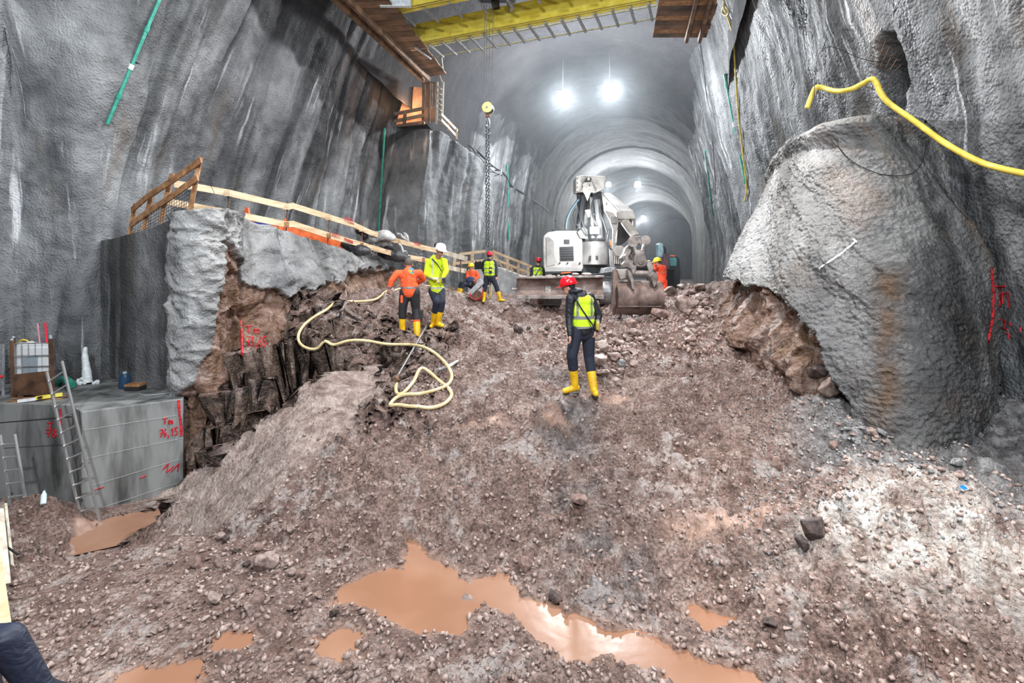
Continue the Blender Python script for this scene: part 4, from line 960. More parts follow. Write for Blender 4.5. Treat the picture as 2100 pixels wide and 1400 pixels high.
# ------------------------------------------------------------------ retaining wall with guardrail (middle distance)
rw = MB(); o_ = [(960, 552), (1012, 546), (1030, 550), (1076, 568), (1078, 612), (960, 612)]
rw.prism([P(a, b, 21.0+.02*(a-960)) for a, b in o_], (.1, .4, 0)); tagit(rw.build('retaining_wall', M['concrete_pale'], None), 'smooth pale concrete retaining wall behind the walking worker', 'retaining wall', kind='structure')
YF = lambda px: 20.7+.02*(px-960)
e = empty('guardrail', P(1015, 546, YF(1015)), 'fresh pale timber guardrail with diagonal braces on the smooth concrete wall', 'guardrail')
for a, b in (((942, 521), (995, 515)), ((935, 540), (992, 534)), ((1010, 515), (1091, 547)), ((1016, 532), (1086, 560)), ((915, 551), (956, 553))):
    MB().bar(P(*a, YF(a[0])), P(*b, YF(b[0])), .04, .11).build('rail', M['wood'], e)
for a, b in (((968, 518), (970, 552)), ((933, 527), (931, 545)), ((1012, 513), (1015, 548)), ((1041, 524), (1041, 556)), ((1063, 534), (1063, 562)), ((1083, 543), (1083, 568))):
    MB().bar(P(*a, YF(a[0])), P(*b, YF(b[0])), .12, .05, (0, 1, 0)).build('post', M['wood'], e)
for a, b in (((1017, 524), (1030, 549)), ((1041, 536), (1052, 558)), ((1063, 545), (1073, 566))):
    MB().bar(P(*a, YF(a[0])), P(*b, YF(b[0])), .09, .04, (0, 1, 0)).build('brace', M['wood'], e)
# rebar starters beside
mb = MB()
for k in range(16): mb.tube([P(974+k*1.1, 536+random.uniform(-2, 2), 20.6), P(974+k*1.1, 552, 20.6)], .016, 4)
tagit(mb.build('rebar_cluster', M['steel_dark'], None), 'cluster of dark starter bars standing on the pale retaining wall', 'rebar', kind='stuff')

# ------------------------------------------------------------------ timber decks high up
def deck(name, outline, z, label, m, nb, beams):
    """planked platform seen from below; outline = (near_l, near_r, far_r, far_l) plan points"""
    e = empty(name, (outline[0][0], outline[0][1], CZ+z), label, 'work platform')
    nl, nr_, fr_, fl = [Vector((*q, CZ+z)) for q in outline]
    for k in range(nb):
        t0, t1 = k/nb, (k+1)/nb-.004
        a, b, c, d = nl.lerp(fl, t0), nr_.lerp(fr_, t0), nr_.lerp(fr_, t1), nl.lerp(fl, t1)
        j = random.uniform(-.03, .06); dr = (b-a).normalized()
        MB().prism([a, b+dr*j, c+dr*j, d], (0, 0, .05)).build('plank', m[k % len(m)], e)
    for t in beams:
        a, b = nl.lerp(nr_, t), fl.lerp(fr_, t); MB().bar(a-Vector((0, 0, .09)), b-Vector((0, 0, .09)), .10, .18).build('beam', M['wood_old'], e)
    return e, (nl, nr_, fr_, fl)
PL = [M['ply'], M['wood_old'], M['ply']]
M['ply2'] = noisy('brown_plywood_panel', (.10, .06, .04), (.30, .17, .10), 1.0, .65, bump=.003); PL = [M['ply'], M['ply2'], M['wood_old'], M['ply2']]
dk, cr = deck('timber_deck', ((PX(595, 12.6)-.25, 12.0), (PX(735, 13.0), 12.0), (PX(915, 19.9), 19.9), (PX(862, 20.3), 20.3)), 7.72, 'long timber work platform seen from below high along the left wall', PL, 22, (.12, .34))
dk2, _ = deck('timber_deck', ((PX(1334, 14.6), 13.4), (PX(1452, 14.4), 13.3), (PX(1450, 16.8), 16.8), (PX(1338, 16.8), 16.8)), 7.72, 'timber work platform with a dark wet band high on the right wall', [M['ply2'], M['wood_brown'], M['ply']], 12, (.62, .86))
for (a, b) in (((1338, 24), (1450, 31)), ((1340, 54), (1450, 50))):
    pass
# ------------------------------------------------------------------ crane girders
zg = CZ+7.75
def girder(a, b, h, w, label, name='crane_girder'):
    e = empty(name, a, label, 'crane girder'); a, b = Vector(a), Vector(b); z = Vector((0, 0, 1))
    MB().bar(a+z*h/2, b+z*h/2, .02, h).build('web', M['yellow_paint'], e)
    MB().bar(a+z*.015, b+z*.015, w, .03).build('lower_flange', M['yellow_paint'], e)
    MB().bar(a+z*h, b+z*h, w, .03).build('upper_flange', M['yellow_paint'], e)
    d = (b-a).normalized(); s_ = d.cross(z)
    MB().bar(a+z*h/2+s_*w*.35, b+z*h/2+s_*w*.35, .02, h).build('web', M['yellow_paint'], e)
    return e, a, b, d, s_
ga, gb = Vector((PX(835, 17.55), 17.55, zg)), Vector((PX(1345, 14.55), 14.55, zg))
e, a, b, d, s_ = girder(ga, gb, .62, .34, 'long yellow crane girder spanning the cavern between the two timber platforms')
e2 = empty('maintenance_walkway', ga, 'open grey bracket walkway fixed along the far side of the long yellow girder', 'walkway')
n = 16; fw = Vector((-d.y, d.x, 0)); fw = fw if fw.y > 0 else -fw
for k in range(n):
    p = a.lerp(b, (k+.6)/n); MB().bar(p+Vector((0, 0, -.05)), p+fw*1.05+Vector((0, 0, -.05)), .07, .07).build('bracket', M['galv'], e2)
for off in (.25, 1.02): MB().bar(a+fw*off+Vector((0, 0, -.02)), b+fw*off+Vector((0, 0, -.02)), .045, .03).build('edge_rail', M['galv'], e2)
a2 = Vector((PX(795, 15.6), 15.6, zg+.15)); b2_ = a2+Vector((7.0, -2.6, 0))
e, a, b, d, s_ = girder(a2, b2_, .6, .32, 'short visible piece of a second yellow girder beside the left timber platform')
mb = MB()
for k in range(8):
    p = a.lerp(b, (k+.5)/9.0); MB().bar(p-Vector((0, 0, .05)), p+fw*.9-Vector((0, 0, .05)), .06, .06).build('bracket', M['galv'], e)
tagit(MB().box(P(815, 3, 14.6)+Vector((-.1, .2, .25)), (.9, .1, .6)).build('white_sign_panel', noisy('white_corrugated', (.5, .56, .6), (.75, .8, .82), 12, .4), None), 'pale ribbed panel beside the short yellow girder piece', 'panel')
# trolley and hoist
hx = 15.4
tro = empty('hoist_trolley', P(1020, 12, 15.9), 'grey crane trolley on top of the long yellow girder', 'crane trolley')
MB().box(P(1018, -6, 16.0)+Vector((0, 0, .25)), (1.2, 1.0, .35)).build('frame', M['steel_dark'], tro)
MB().prism([P(1035, -12, 15.6), P(1052, -12, 15.6), P(1053, 14, 15.6), P(1046, 16, 15.6)], (0, .3, 0)).build('side_arm', M['galv'], tro)
MB().cyl(P(1008, 8, 16.1), P(1024, 6, 16.1), .18).build('cable_drum', M['steel_dark'], tro)
hb = empty('hook_block', P(1001, 225, hx), 'yellow pulley block hanging on four steel cables', 'hook block')
for k, (xa, xb) in enumerate(((993, 994), (998, 998), (1004, 1003), (1011, 1009))):
    MB().tube([P(xa, 5, hx+.1), P(xb, 215, hx)], .008, 5).build('steel_cable', M['galv'], hb)
c = P(1001, 222, hx)
MB().cyl(c+Vector((-.03, -.09, 0)), c+Vector((.03, .09, 0)), .155, 24).build('pulley', M['steel_dark'], hb)
for s in (-1, 1):
    sp_ = MB().lathe(c+Vector((.02*s, .10*s, 0)), [(.15, -.02), (.16, 0), (.16, .02), (.10, .03)], (.2*s, s, 0), 24).build('side_cover', mat('pale_yellow_cover', (.80, .74, .28), .4), hb)
    MB().lathe(c+Vector((.03*s, .13*s, 0)), [(.035, 0), (.03, .03)], (.2*s, s, 0)).build('axle_bolt', M['galv'], sp_)
MB().box(P(1000, 236, hx), (.12, .1, .14)).build('shackle', M['rust'], hb, bevel=.01)
MB().tube(spline([P(1000, 240, hx), P(1003, 248, hx), P(1003, 256, hx), P(1000, 260, hx), P(996, 256, hx)], 5), .028, 8).build('hook', M['galv'], hb)
ch = MB()
y = 250; k = 0; X_c = P(1000, 250, hx).x; ztop = P(0, 252, hx).z; zbot = P(0, 512, hx).z
nl = int((ztop-zbot)/.095)
for s in (-1, 1):
    for k in range(nl):
        zc = ztop-k*.095-(.04 if s > 0 else 0); r1, r2 = .028, .062; ring = []
        for j in range(9):
            t = 2*PI*j/8; u, v = r1*math.cos(t), r2*math.sin(t)
            ring.append(Vector((X_c+s*.035+(u if k % 2 else 0), hx+(0 if k % 2 else u), zc+v)))
        ch.tube(ring, .014, 5, cap=False)
tagit(ch.build('lifting_chain', mat('dark_chain', (.07, .07, .075), .5, .5), None), 'heavy double steel chain hanging below the yellow pulley block', 'chain')

# ------------------------------------------------------------------ niche timber stair, rails
e = empty('stair_tower', P(892, 250, 20.5), 'dark timber stair tower with plastic sheets between the niche and the platform', 'stair tower')
for xa, xb in ((868, 867), (881, 880), (897, 895), (909, 906)):
    MB().bar(P(xa, 168, 20.6), P(xb, 255, 20.6), .07, .09, (0, 1, 0)).build('post', M['wood_old'] if xa < 890 else M['wood_pale'], e)
for k in range(7):
    MB().bar(P(898, 178+k*11, 20.55), P(906, 183+k*11, 20.5), .2, .035).build('tread', M['wood_pale'], e)
MB().prism([P(868, 168, 20.8), P(897, 168, 20.8), P(896, 249, 20.8), P(867, 249, 20.8)], (0, .05, 0)).build('back_panel', M['wood_old'], e)
for xa in (872, 880, 886, 892): MB().tube([P(xa, 172, 20.6), P(xa+1, 200, 20.58), P(xa-1, 225, 20.6)], .012, 4).build('hanging_strap', M['sheet'], e)
MB().bar(P(900, 150, 20.3), P(907, 168, 20.4), .04, .04).build('top_post', M['wood_pale'], e); MB().bar(P(905, 115, 19.9), P(909, 150, 20.0), .05, .05).build('top_post', M['wood_pale'], e)
e = empty('guardrail', P(838, 252, 20.0), 'dark timber guardrail across the orange-lit niche high on the left', 'guardrail')
for a, b in (((808, 234), (870, 222)), ((808, 249), (870, 236)), ((810, 257), (870, 249))): MB().bar(P(*a, 20.1), P(*b, 20.3), .05, .13 if a[1] < 250 else .06).build('rail', M['wood_old'], e)
MB().bar(P(831, 228, 20.1), P(829, 255, 20.1), .13, .05, (0, 1, 0)).build('post', M['wood_old'], e)
e = empty('guardrail', P(922, 270, 20.6), 'small pale timber guardrail descending right of the stair tower', 'guardrail')
for a, b in (((905, 234), (938, 268)), ((905, 246), (936, 279))): MB().bar(P(*a, 20.4), P(*b, 21.4), .04, .11).build('rail', M['wood'], e)
for a, b in (((919, 245), (919, 268)), ((936, 264), (936, 286))): MB().bar(P(*a, 20.9), P(*b, 20.9), .06, .06).build('post', M['wood'], e)
# niche back wall, the warm lamp's orange put into its colour
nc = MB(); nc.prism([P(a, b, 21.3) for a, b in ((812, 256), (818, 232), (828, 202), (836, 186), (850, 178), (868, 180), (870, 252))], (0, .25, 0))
tagit(nc.build('wall_niche', noisy('rock_lamp_tint', (.40, .20, .11), (.68, .42, .26), 1.2, .7, bump=.05), None), 'rock at the back of the niche lit orange by a warm lamp', 'rock face', kind='structure')

# ------------------------------------------------------------------ pipes and cables on the walls
def wallpt(px, py, names, off=.09):
    p = hit(px, py, names, off); return p if p is not None else P(px, py, 12)
def pipe(pts, r, m, label, names, joints=(), name='drain_pipe', cat='pipe'):
    e = empty(name, wallpt(*pts[-1], names), label, cat)
    ps = [wallpt(a, b, names) for a, b in pts]
    a, b = ps[0], ps[-1]; mid = [a.lerp(b, k/6)+Vector((0, 0, 0)) for k in range(7)] if len(pts) == 2 else spline(ps, 5)
    MB().tube(mid, r, 10).build('tube', m, e, smooth=True)
    for j in joints:
        p = a.lerp(b, j); dd_ = (b-a).normalized(); jj = MB().tube([p-dd_*r*1.6, p+dd_*r*1.6], r*1.35, 10).build('coupling', M['white_plastic'] if j in (.45, .55) else M['green_pvc'], e)
    MB().tube([a.lerp(b, .5), a.lerp(b, .5)+Vector((0, .25, 0))], r*.3, 5).build('bracket', M['steel_dark'], e)
    return e
pipe([(328, -4), (220, 254)], .035, M['green_pvc'], 'long green drain pipe slanting down the upper left wall', ['wall_left'], (.25, .55, .78))
pipe([(789, 262), (776, 478)], .045, M['green_pvc'], 'green drain pipe hanging beside the buttress behind the pale guardrail', ['wall_left'], (.5,))
pipe([(1040, 338), (1041, 385)], .06, M['green_pvc'], 'upper short green pipe on the pale wall right of the chain', ['wall_left', 'wall_portal'], (.5,))
pipe([(1042, 390), (1043, 492)], .05, M['green_pvc'], 'lower thin green pipe on the pale wall right of the chain', ['wall_left', 'wall_portal'], (.45,))
pipe([(1486, 152), (1530, 378)], .055, M['green_pvc'], 'longest green pipe on the right wall beside the thin yellow hose', ['wall_right'], (.1, .45, .97))
pipe([(1446, 308), (1462, 442)], .05, M['green_pvc'], 'shorter green pipe on the right wall nearer the tunnel mouth', ['wall_right', 'wall_portal'], (.7,))
def cable(pts, r, m, label, names, name='cable', n=6, off=.05, cat='cable'):
    ps = [wallpt(a, b, names, off) for a, b in pts]; return tagit(MB().tube(spline(ps, n), r, 7).build(name, m, None, smooth='full'), label, cat)
cable([(1484, 0), (1484, 14), (1490, 30), (1503, 75), (1508, 150), (1514, 230), (1524, 320), (1531, 385), (1527, 412)], .028, M['hose'], 'thin yellow hose hanging down the right wall', ['wall_right'], 'water_hose', off=.12, cat='hose')
cable([(1484, 12), (1480, 25), (1488, 32), (1494, 24), (1487, 12)], .022, M['hose_mud'], 'small loop of cream hose at the top of the right wall', ['wall_right'], 'hose_loop', off=.15, cat='hose')
cable([(938, 277), (960, 290), (985, 315), (1010, 340), (1035, 358), (1050, 382), (1075, 397), (1105, 418), (1122, 432), (1140, 452), (1158, 462)], .035, M['steel_dark'], 'dark cable sagging along the left wall towards the excavator', ['wall_left', 'wall_portal', 'wall_tunnel'])
cable([(940, 290), (965, 300), (990, 330), (1012, 352), (1030, 360)], .02, M['steel_dark'], 'second thinner cable below the dark cable on the left wall', ['wall_left'])
cable([(1434, 78), (1447, 180), (1462, 300), (1468, 400)], .018, M['steel_dark'], 'thin dark cable dropping from the right timber platform', ['ceiling', 'wall_right', 'wall_portal'], off=.15)
# big yellow hose over the bulge
hp_ = [(1655, 222, 9.75), (1665, 195, 9.7), (1674, 179, 9.65), (1690, 181, 9.6), (1715, 187, 9.4), (1745, 183, 9.1), (1772, 170, 8.85), (1788, 162, 8.7), (1797, 170, 8.65), (1806, 190, 8.6), (1825, 213, 8.5), (1880, 252, 8.2), (1940, 295, 7.8), (2000, 328, 7.4), (2050, 345, 7.1), (2110, 358, 6.8)]
tagit(MB().tube(spline([P(*q) for q in hp_], 8), .045, 12).build('pressure_hose', M['hose'], None, smooth='full'), 'thick yellow hose draped over the sprayed rock bulge on the right', 'hose')
wl_ = [(1669, 216), (1672, 150), (1680, 110), (1700, 96), (1725, 102), (1760, 118), (1800, 126), (1830, 115), (1860, 88)]
tagit(MB().tube(spline([P(a, b, 9.6) for a, b in wl_], 6), .006, 5).build('wire', M['steel_dark'], None), 'thin wire arching over the cavity above the bulge', 'wire')
wl_ = [(1668, 185), (1680, 235), (1705, 280), (1740, 325), (1790, 352), (1830, 360), (1870, 355), (1892, 330), (1900, 290)]
tagit(MB().tube(spline([(hit(a, b, ['wall_bulge', 'wall_right'], .07) or P(a, b, 8.8)) for a, b in wl_], 6), .008, 5).build('wire', M['black_rubber'], None), 'thin black wire looping across the face of the bulge', 'wire')
# reinforcement mesh in the cavity
mb = MB()
for k in range(7):
    a, b = (1790+k*11, 175-k*9), (1760+k*13, 105-k*10)
    mb.tube([P(1775+k*10, 150+k*3-22, 9.75), P(1800+k*8, 60+k*12, 9.7)], .006, 4); mb.tube([P(1790-k*3, 80+k*16, 9.72), P(1850-k*5, 110+k*14, 9.7)], .006, 4)
tagit(mb.build('wire_mesh', M['rust'], None), 'torn reinforcing mesh exposed in the cavity above the bulge', 'wire mesh')

# ------------------------------------------------------------------ painted survey marks on rock
paint([[(494, 657), (496, 690), (497, 728)]], .022, 'red_mark', M['red_paint'], None, parent=be)
paint(text_strokes('Tm', 504, 668, 13, 16, .2), .013, 'red_lettering', M['red_paint'], None, parent=be)
paint(text_strokes('73,65', 505, 690, 8, 20, .05), .013, 'red_lettering', M['red_paint'], None, parent=be)
paint([[(2033, 550), (2037, 600), (2036, 650), (2030, 680), (2026, 702)]], .016, 'red_mark', M['red_paint'], None, parent=wr)
paint([[(2041, 587), (2062, 587)], [(2050, 590), (2050, 628)], [(2056, 600), (2056, 622)], [(2054, 603), (2067, 600)], [(2067, 600), (2068, 632)]], .012, 'red_lettering', M['red_paint'], None, parent=wr)
paint([[(2050, 654), (2063, 658), (2057, 672), (2066, 676)], [(2070, 662), (2075, 668)], [(2062, 683), (2070, 684), (2068, 695)], [(2093, 671), (2091, 680)]], .010, 'red_lettering', M['red_paint'], None, parent=wr)
paint([[(1756, 493), (1748, 501), (1738, 510)], [(1742, 505), (1730, 516), (1718, 526)], [(1722, 522), (1706, 533), (1695, 540)], [(1690, 543), (1680, 551)], [(1750, 490), (1757, 497)]], .014, 'white_mark', M['white_paint'], None, parent=bu)
# ================================================================== ROCKS
def rock_build(base, hi):
    def b(nt, bs):
        k = NB(nt); oc = k.coord('Object'); n = k.noise(oc, 5, 5, .62, .3)
        c = k.ramp(n, [(.36, base), (.5, tuple((p+q)/2 for p, q in zip(base, hi))), (.64, hi)])
        k.l(c, bs.inputs['Base Color']); bs.inputs['Roughness'].default_value = .45
        k.l(k.bump(k.noise(oc, 24, 5, .65), .012), bs.inputs['Normal'])
    return b
RM = [mat('rock_brown', build=rock_build((.15, .10, .085), (.42, .32, .28))), mat('rock_red', build=rock_build((.15, .09, .075), (.38, .26, .22))), mat('rock_pale', build=rock_build((.22, .155, .13), (.50, .40, .355))), mat('rock_grey', build=rock_build((.07, .07, .072), (.36, .36, .36))), mat('rock_dark', build=rock_build((.03, .022, .02), (.13, .09, .08)))]
def hull(seed, n=22, sq=(1, .85, .7)):
    r = random.Random(seed); bm = bmesh.new()
    for _ in range(n):
        v = Vector((r.gauss(0, 1), r.gauss(0, 1), r.gauss(0, 1))).normalized()*r.uniform(.8, 1.0); v = Vector((max(-.82, min(.82, v.x)), max(-.8, min(.8, v.y)), max(-.75, min(.75, v.z))))
        bm.verts.new((v.x*sq[0]*.5, v.y*sq[1]*.5, v.z*sq[2]*.5))
    g = bmesh.ops.convex_hull(bm, input=bm.verts); bmesh.ops.delete(bm, geom=[v for v in bm.verts if not v.link_faces], context='VERTS')
    bmesh.ops.recalc_face_normals(bm, faces=bm.faces); return bm
rock_me = []
for s_ in range(10):
    row = []
    for mi in range(5):
        bm = hull(s_, 16+s_ % 4*4, [(1, .85, .7), (1, .7, .8), (1, .9, .5), (.8, .8, .9), (1, .6, .6)][s_ % 5]); bmesh.ops.bevel(bm, geom=bm.edges[:], offset=.02, segments=1, affect='EDGES')
        me = bpy.data.meshes.new('rock'); bm.to_mesh(me); bm.free(); me.materials.append(RM[mi]); row.append(me)
    rock_me.append(row)
def rock(px, py, size, kind=0, var=None, label=None, group=None, cat='rock', sink=.12, rot=None, name='rock', sc=(1, 1, 1)):
    g = hit(px, py, ['floor', 'wall_bench', 'wall_bulge'])
    if g is None: return None
    w = size*1.25*g.y/F; var = random.randrange(10) if var is None else var
    o = bpy.data.objects.new(name, rock_me[var][kind]); COL.objects.link(o)
    o.location = g+Vector((0, w*.15, w*(.5-sink)*.7)); o.scale = (w*sc[0], w*sc[1], w*sc[2])
    o.rotation_euler = rot or (random.uniform(-.5, .5), random.uniform(-.5, .5), random.uniform(0, 6.3))
    return tagit(o, label, cat, group)
special = [(1412, 640, 50, 0, 6, 'biggest brown boulder, rounded, right of the excavator bucket', (0, 0, 0)),
 (1232, 748, 34, 2, 0, 'smooth pink-brown boulder just behind the knee of the worker in yellow boots', None), (1234, 722, 36, 2, 1, 'boulder with a pale top resting above the smooth pink-brown one', None),
 (1263, 742, 28, 1, 5, 'angular brown stone touching the smooth pink-brown boulder', None), (1276, 752, 20, 3, 3, 'small grey stone at the right of the angular brown one', None),
 (1295, 672, 26, 1, 8, 'peaked reddish rock in the shade under the bucket', None), (1304, 690, 28, 0, 2, 'flat-topped slab just below the peaked reddish rock', (.3, .2, .3)), (1264, 706, 22, 1, 4, 'upright pitted stone between slab and the walking worker', (0, 1.3, .3)),
 (1062, 683, 26, 4, 3, 'lone dark brown block embedded in the gravel below the dozer blade', None), (1238, 775, 30, 0, 7, 'wedge of brown stone next to the yellow boot', None),
 (1355, 655, 40, 1, 2, 'wet reddish slab under the right end of the bucket', (.2, .1, .2)), (1371, 582, 26, 0, 0, 'brown block on top of the heap beside the orange worker', None),
 (1375, 607, 30, 0, 5, 'dark angular block in the heap below the orange worker', None), (1436, 622, 30, 2, 1, 'pale rounded stone behind the biggest boulder', None),
 (1598, 968, 38, 1, 9, 'upright brown slab casting a black shadow on the right slope', (.2, 1.2, .4)), (1488, 968, 24, 0, 4, 'tilted stone left of the upright brown slab', None),
 (1708, 815, 54, 0, 8, 'orange-brown block at the foot of the bulge', (.1, .3, .4)), (1685, 775, 44, 4, 5, 'dark broken block under the ragged edge of the bulge', None),
 (1187, 1036, 36, 1, 2, 'flat reddish stone in the middle of the wet slope', (.1, .1, .3)), (440, 1165, 32, 0, 9, 'tall flat stone standing in the left mud heap', (.2, 1.25, .5)),
 (540, 1172, 52, 0, 6, 'large rounded slab in the left mud heap', (.6, .2, .6)), (398, 1168, 36, 1, 4, 'thin wedge sticking out left of the tall flat stone', (.4, .9, .2)),
 (466, 1222, 28, 0, 3, 'cube-like stone low in the left mud heap', None), (436, 1240, 34, 2, 7, 'pale tilted stone left of the cube-like one', (.3, .8, .9)), (505, 1262, 30, 0, 5, 'pointed stone above a black gap by the small puddle', (.2, 1.0, .2)),
 (615, 1188, 28, 1, 1, 'small red-brown stone at the right of the left mud heap', None), (1075, 1170, 34, 1, 3, 'brown stone on the upper bank of the large puddle', None), (1140, 1240, 36, 4, 0, 'dark stone standing in the large puddle', None),
 (958, 1242, 28, 0, 2, 'flat dark stone at the inner bank of the large puddle', None), (1970, 960, 32, 3, 4, 'sharp grey stone with a black shaded face near the packet', None), (1871, 946, 18, 3, 3, 'white-topped grey cube left of the stone row', None),
 (1883, 962, 18, 3, 0, 'second stone of the grey row', None), (1898, 962, 16, 0, 4, 'brownish third stone of the grey row', None), (1912, 972, 14, 3, 1, 'small fourth stone of the grey row', None), (1932, 970, 20, 0, 2, 'rusty brown stone closing the grey row', None),
 (1968, 985, 26, 0, 6, 'mottled brown stone just above the blue packet', None), (1770, 893, 26, 3, 5, 'tallest pale grey stone of the pile at the bulge foot', None), (1790, 893, 22, 0, 8, 'brown-sided stone in the middle of the grey pile', None), (1812, 893, 22, 3, 7, 'dark pointed stone at the right of the grey pile', None),
 (1712, 920, 20, 1, 3, 'small reddish stone left of the grey pile', None), (1966, 1009, 14, 3, 1, 'grey pebble touching the blue and white packet', None), (1675, 1105, 60, 4, 8, 'dark red split block in the pale mound', (.3, 1.0, .5)),
 (1650, 1130, 40, 4, 2, 'smaller dark block left of the split one', (.2, .9, .2)), (1580, 1290, 30, 4, 5, 'dark brown stone below the pale mound beside the narrow puddle', None)]
for px, py, sz, kd, var, lb, rt in special: rock(px, py, sz, kd, var, lb, None, rot=rt)
def scatter(n, fn, smin, smax, kinds, label, group):
    k = 0; t = 0
    while k < n and t < n*6:
        t += 1; px, py = fn()
        if rock(px, py, smin+(smax-smin)*random.random()**2.2, random.choice(kinds), None, label, group) is not None: k += 1
def tri(ax, ay, bx_, by_, cx_, cy_):
    def f():
        u, v = random.random(), random.random()
        if u+v > 1: u, v = 1-u, 1-v
        return ax+u*(bx_-ax)+v*(cx_-ax), ay+u*(by_-ay)+v*(cy_-ay)
    return f
scatter(70, tri(1370, 575, 1480, 600, 1420, 720), 7, 26, (0, 1, 2, 0), 'loose broken stone in the heap right of the bucket', 'broken stones heaped right of the bucket')
scatter(60, tri(1215, 680, 1350, 690, 1260, 810), 7, 24, (0, 1, 2, 0), 'loose stone scattered behind the walking worker, below the bucket', 'stones strewn below the bucket')
scatter(40, tri(1720, 880, 1850, 900, 1790, 960), 6, 16, (3, 3, 2, 0), 'small grey stone fallen at the foot of the bulge', 'grey stones at the foot of the bulge')
scatter(45, lambda: (random.gauss(500, 95), random.gauss(1185, 50)), 8, 24, (0, 0, 1, 4), 'clod of brown stone in the mud heap left of the big puddle', 'clods in the left mud heap')
scatter(50, lambda: (random.uniform(930, 1240), random.uniform(625, 700)), 5, 18, (0, 1, 4, 2), 'brown stone on the gravel below the dozer blade', 'stones below the dozer blade')
# uncountable rubble
def rubble_obj(name, n, fn, smin, smax, m, label, seed):
    r = np.random.default_rng(seed); temp = []
    for k in range(8):
        bm = hull(100+k, 10, (1, .8, .7)); bm.verts.ensure_lookup_table(); bmesh.ops.triangulate(bm, faces=bm.faces)
        bm.verts.index_update(); temp.append((np.array([v.co[:] for v in bm.verts]), np.array([[v.index for v in f.verts] for f in bm.faces]))); bm.free()
    u, y = fn(r, n); x = u; 
    h, at_ = floor_h(x, y)
    lim_l = np.interp(y, [3, 7.5, 9, 10.3, 11, 12, 14, 17], [-8, -8.6, -5.6, -5.2, -4.4, -3.7, -3.0, -1.6]); lim_r = np.interp(y, [3, 5, 6.2, 6.5, 7.4, 9.5, 11, 14, 18], [6.0, 5.8, 5.4, 4.6, 4.3, 4.4, 4.5, 5.2, 6.5])
    ok = (x > lim_l) & (x < lim_r) & (at_['edge'] > -.03) & (at_['pit'] < .5) & (at_['slab'] < .55+.6*(r.random(n) < .12)); x, y, h = x[ok], y[ok], h[ok]
    V = []; Fc = []; o_ = 0
    for i in range(len(x)):
        v, f = temp[i % 8]; s = (smin+(smax-smin)*r.random()**4.5); a = r.normal(size=(3, 3)); q, _ = np.linalg.qr(a)
        vv = (v*s)@q.T+np.array([x[i], y[i], h[i]+CZ+s*.12]); V.append(vv); Fc.append(f+o_); o_ += len(v)
    V = np.concatenate(V); Fc = np.concatenate(Fc)
    me = bpy.data.meshes.new(name); me.vertices.add(len(V)); me.vertices.foreach_set('co', V.astype(np.float32).ravel()); me.loops.add(len(Fc)*3); me.loops.foreach_set('vertex_index', Fc.astype(np.int32).ravel())
    me.polygons.add(len(Fc)); me.polygons.foreach_set('loop_start', (np.arange(len(Fc))*3).astype(np.int32)); me.polygons.foreach_set('loop_total', np.full(len(Fc), 3, np.int32)); me.update(calc_edges=True); me.materials.append(m)
    o = bpy.data.objects.new(name, me); COL.objects.link(o); return tagit(o, label, 'gravel', kind='stuff')
def f_near(r, n):
    y = 3.3*np.exp(r.random(n)*math.log(14/3.3)); return (r.random(n)*2.1-1.05)*y, y
def f_right(r, n):
    y = 4.6+r.random(n)*3.4; return y*(.45+.55*r.random(n)), y
def f_heap(r, n):
    y = 9+r.random(n)*8; return y*(.05+.36*r.random(n)), y
rubble_obj('gravel', 32000, f_near, .014, .10, RM[0], 'brown crushed rock covering the whole slope', 1)
rubble_obj('gravel', 6000, f_near, .012, .07, RM[2], 'pale chips sprinkled over the brown slope', 2)
rubble_obj('gravel', 5000, f_right, .012, .07, RM[3], 'grey gravel spread below the right bulge', 3)
rubble_obj('gravel', 5000, f_heap, .03, .20, RM[1], 'reddish broken rock on the upper slope around the bucket', 4)
# ================================================================== PEOPLE
def blob(name, mb, m, parent, vox=.012, smooth=3, decim=None):
    """fuse overlapping closed shapes into one continuous skin"""
    o = mb.build(name, m, parent, fix=True)
    r = o.modifiers.new('r', 'REMESH'); r.mode = 'VOXEL'; r.voxel_size = vox; r.use_smooth_shade = True
    sm = o.modifiers.new('s', 'SMOOTH'); sm.factor = .5; sm.iterations = smooth
    dg = bpy.context.evaluated_depsgraph_get(); dg.update(); me = bpy.data.meshes.new_from_object(o.evaluated_get(dg)); 
    o.modifiers.clear(); o.data = me; o.name = name
    if not me.materials: me.materials.append(m)
    me.polygons.foreach_set('use_smooth', [True]*len(me.polygons)); return o
def cap(mb, a, b, ra, rb, n=12):
    """tapered limb with rounded ends"""
    a, b = Vector(a), Vector(b); mb.tube([a, a.lerp(b, .33), a.lerp(b, .66), b], [ra, ra*.67+rb*.33, ra*.33+rb*.67, rb], n); mb.ell(a, (ra,)*3, n=n, m=8); mb.ell(b, (rb,)*3, n=n, m=8); return mb
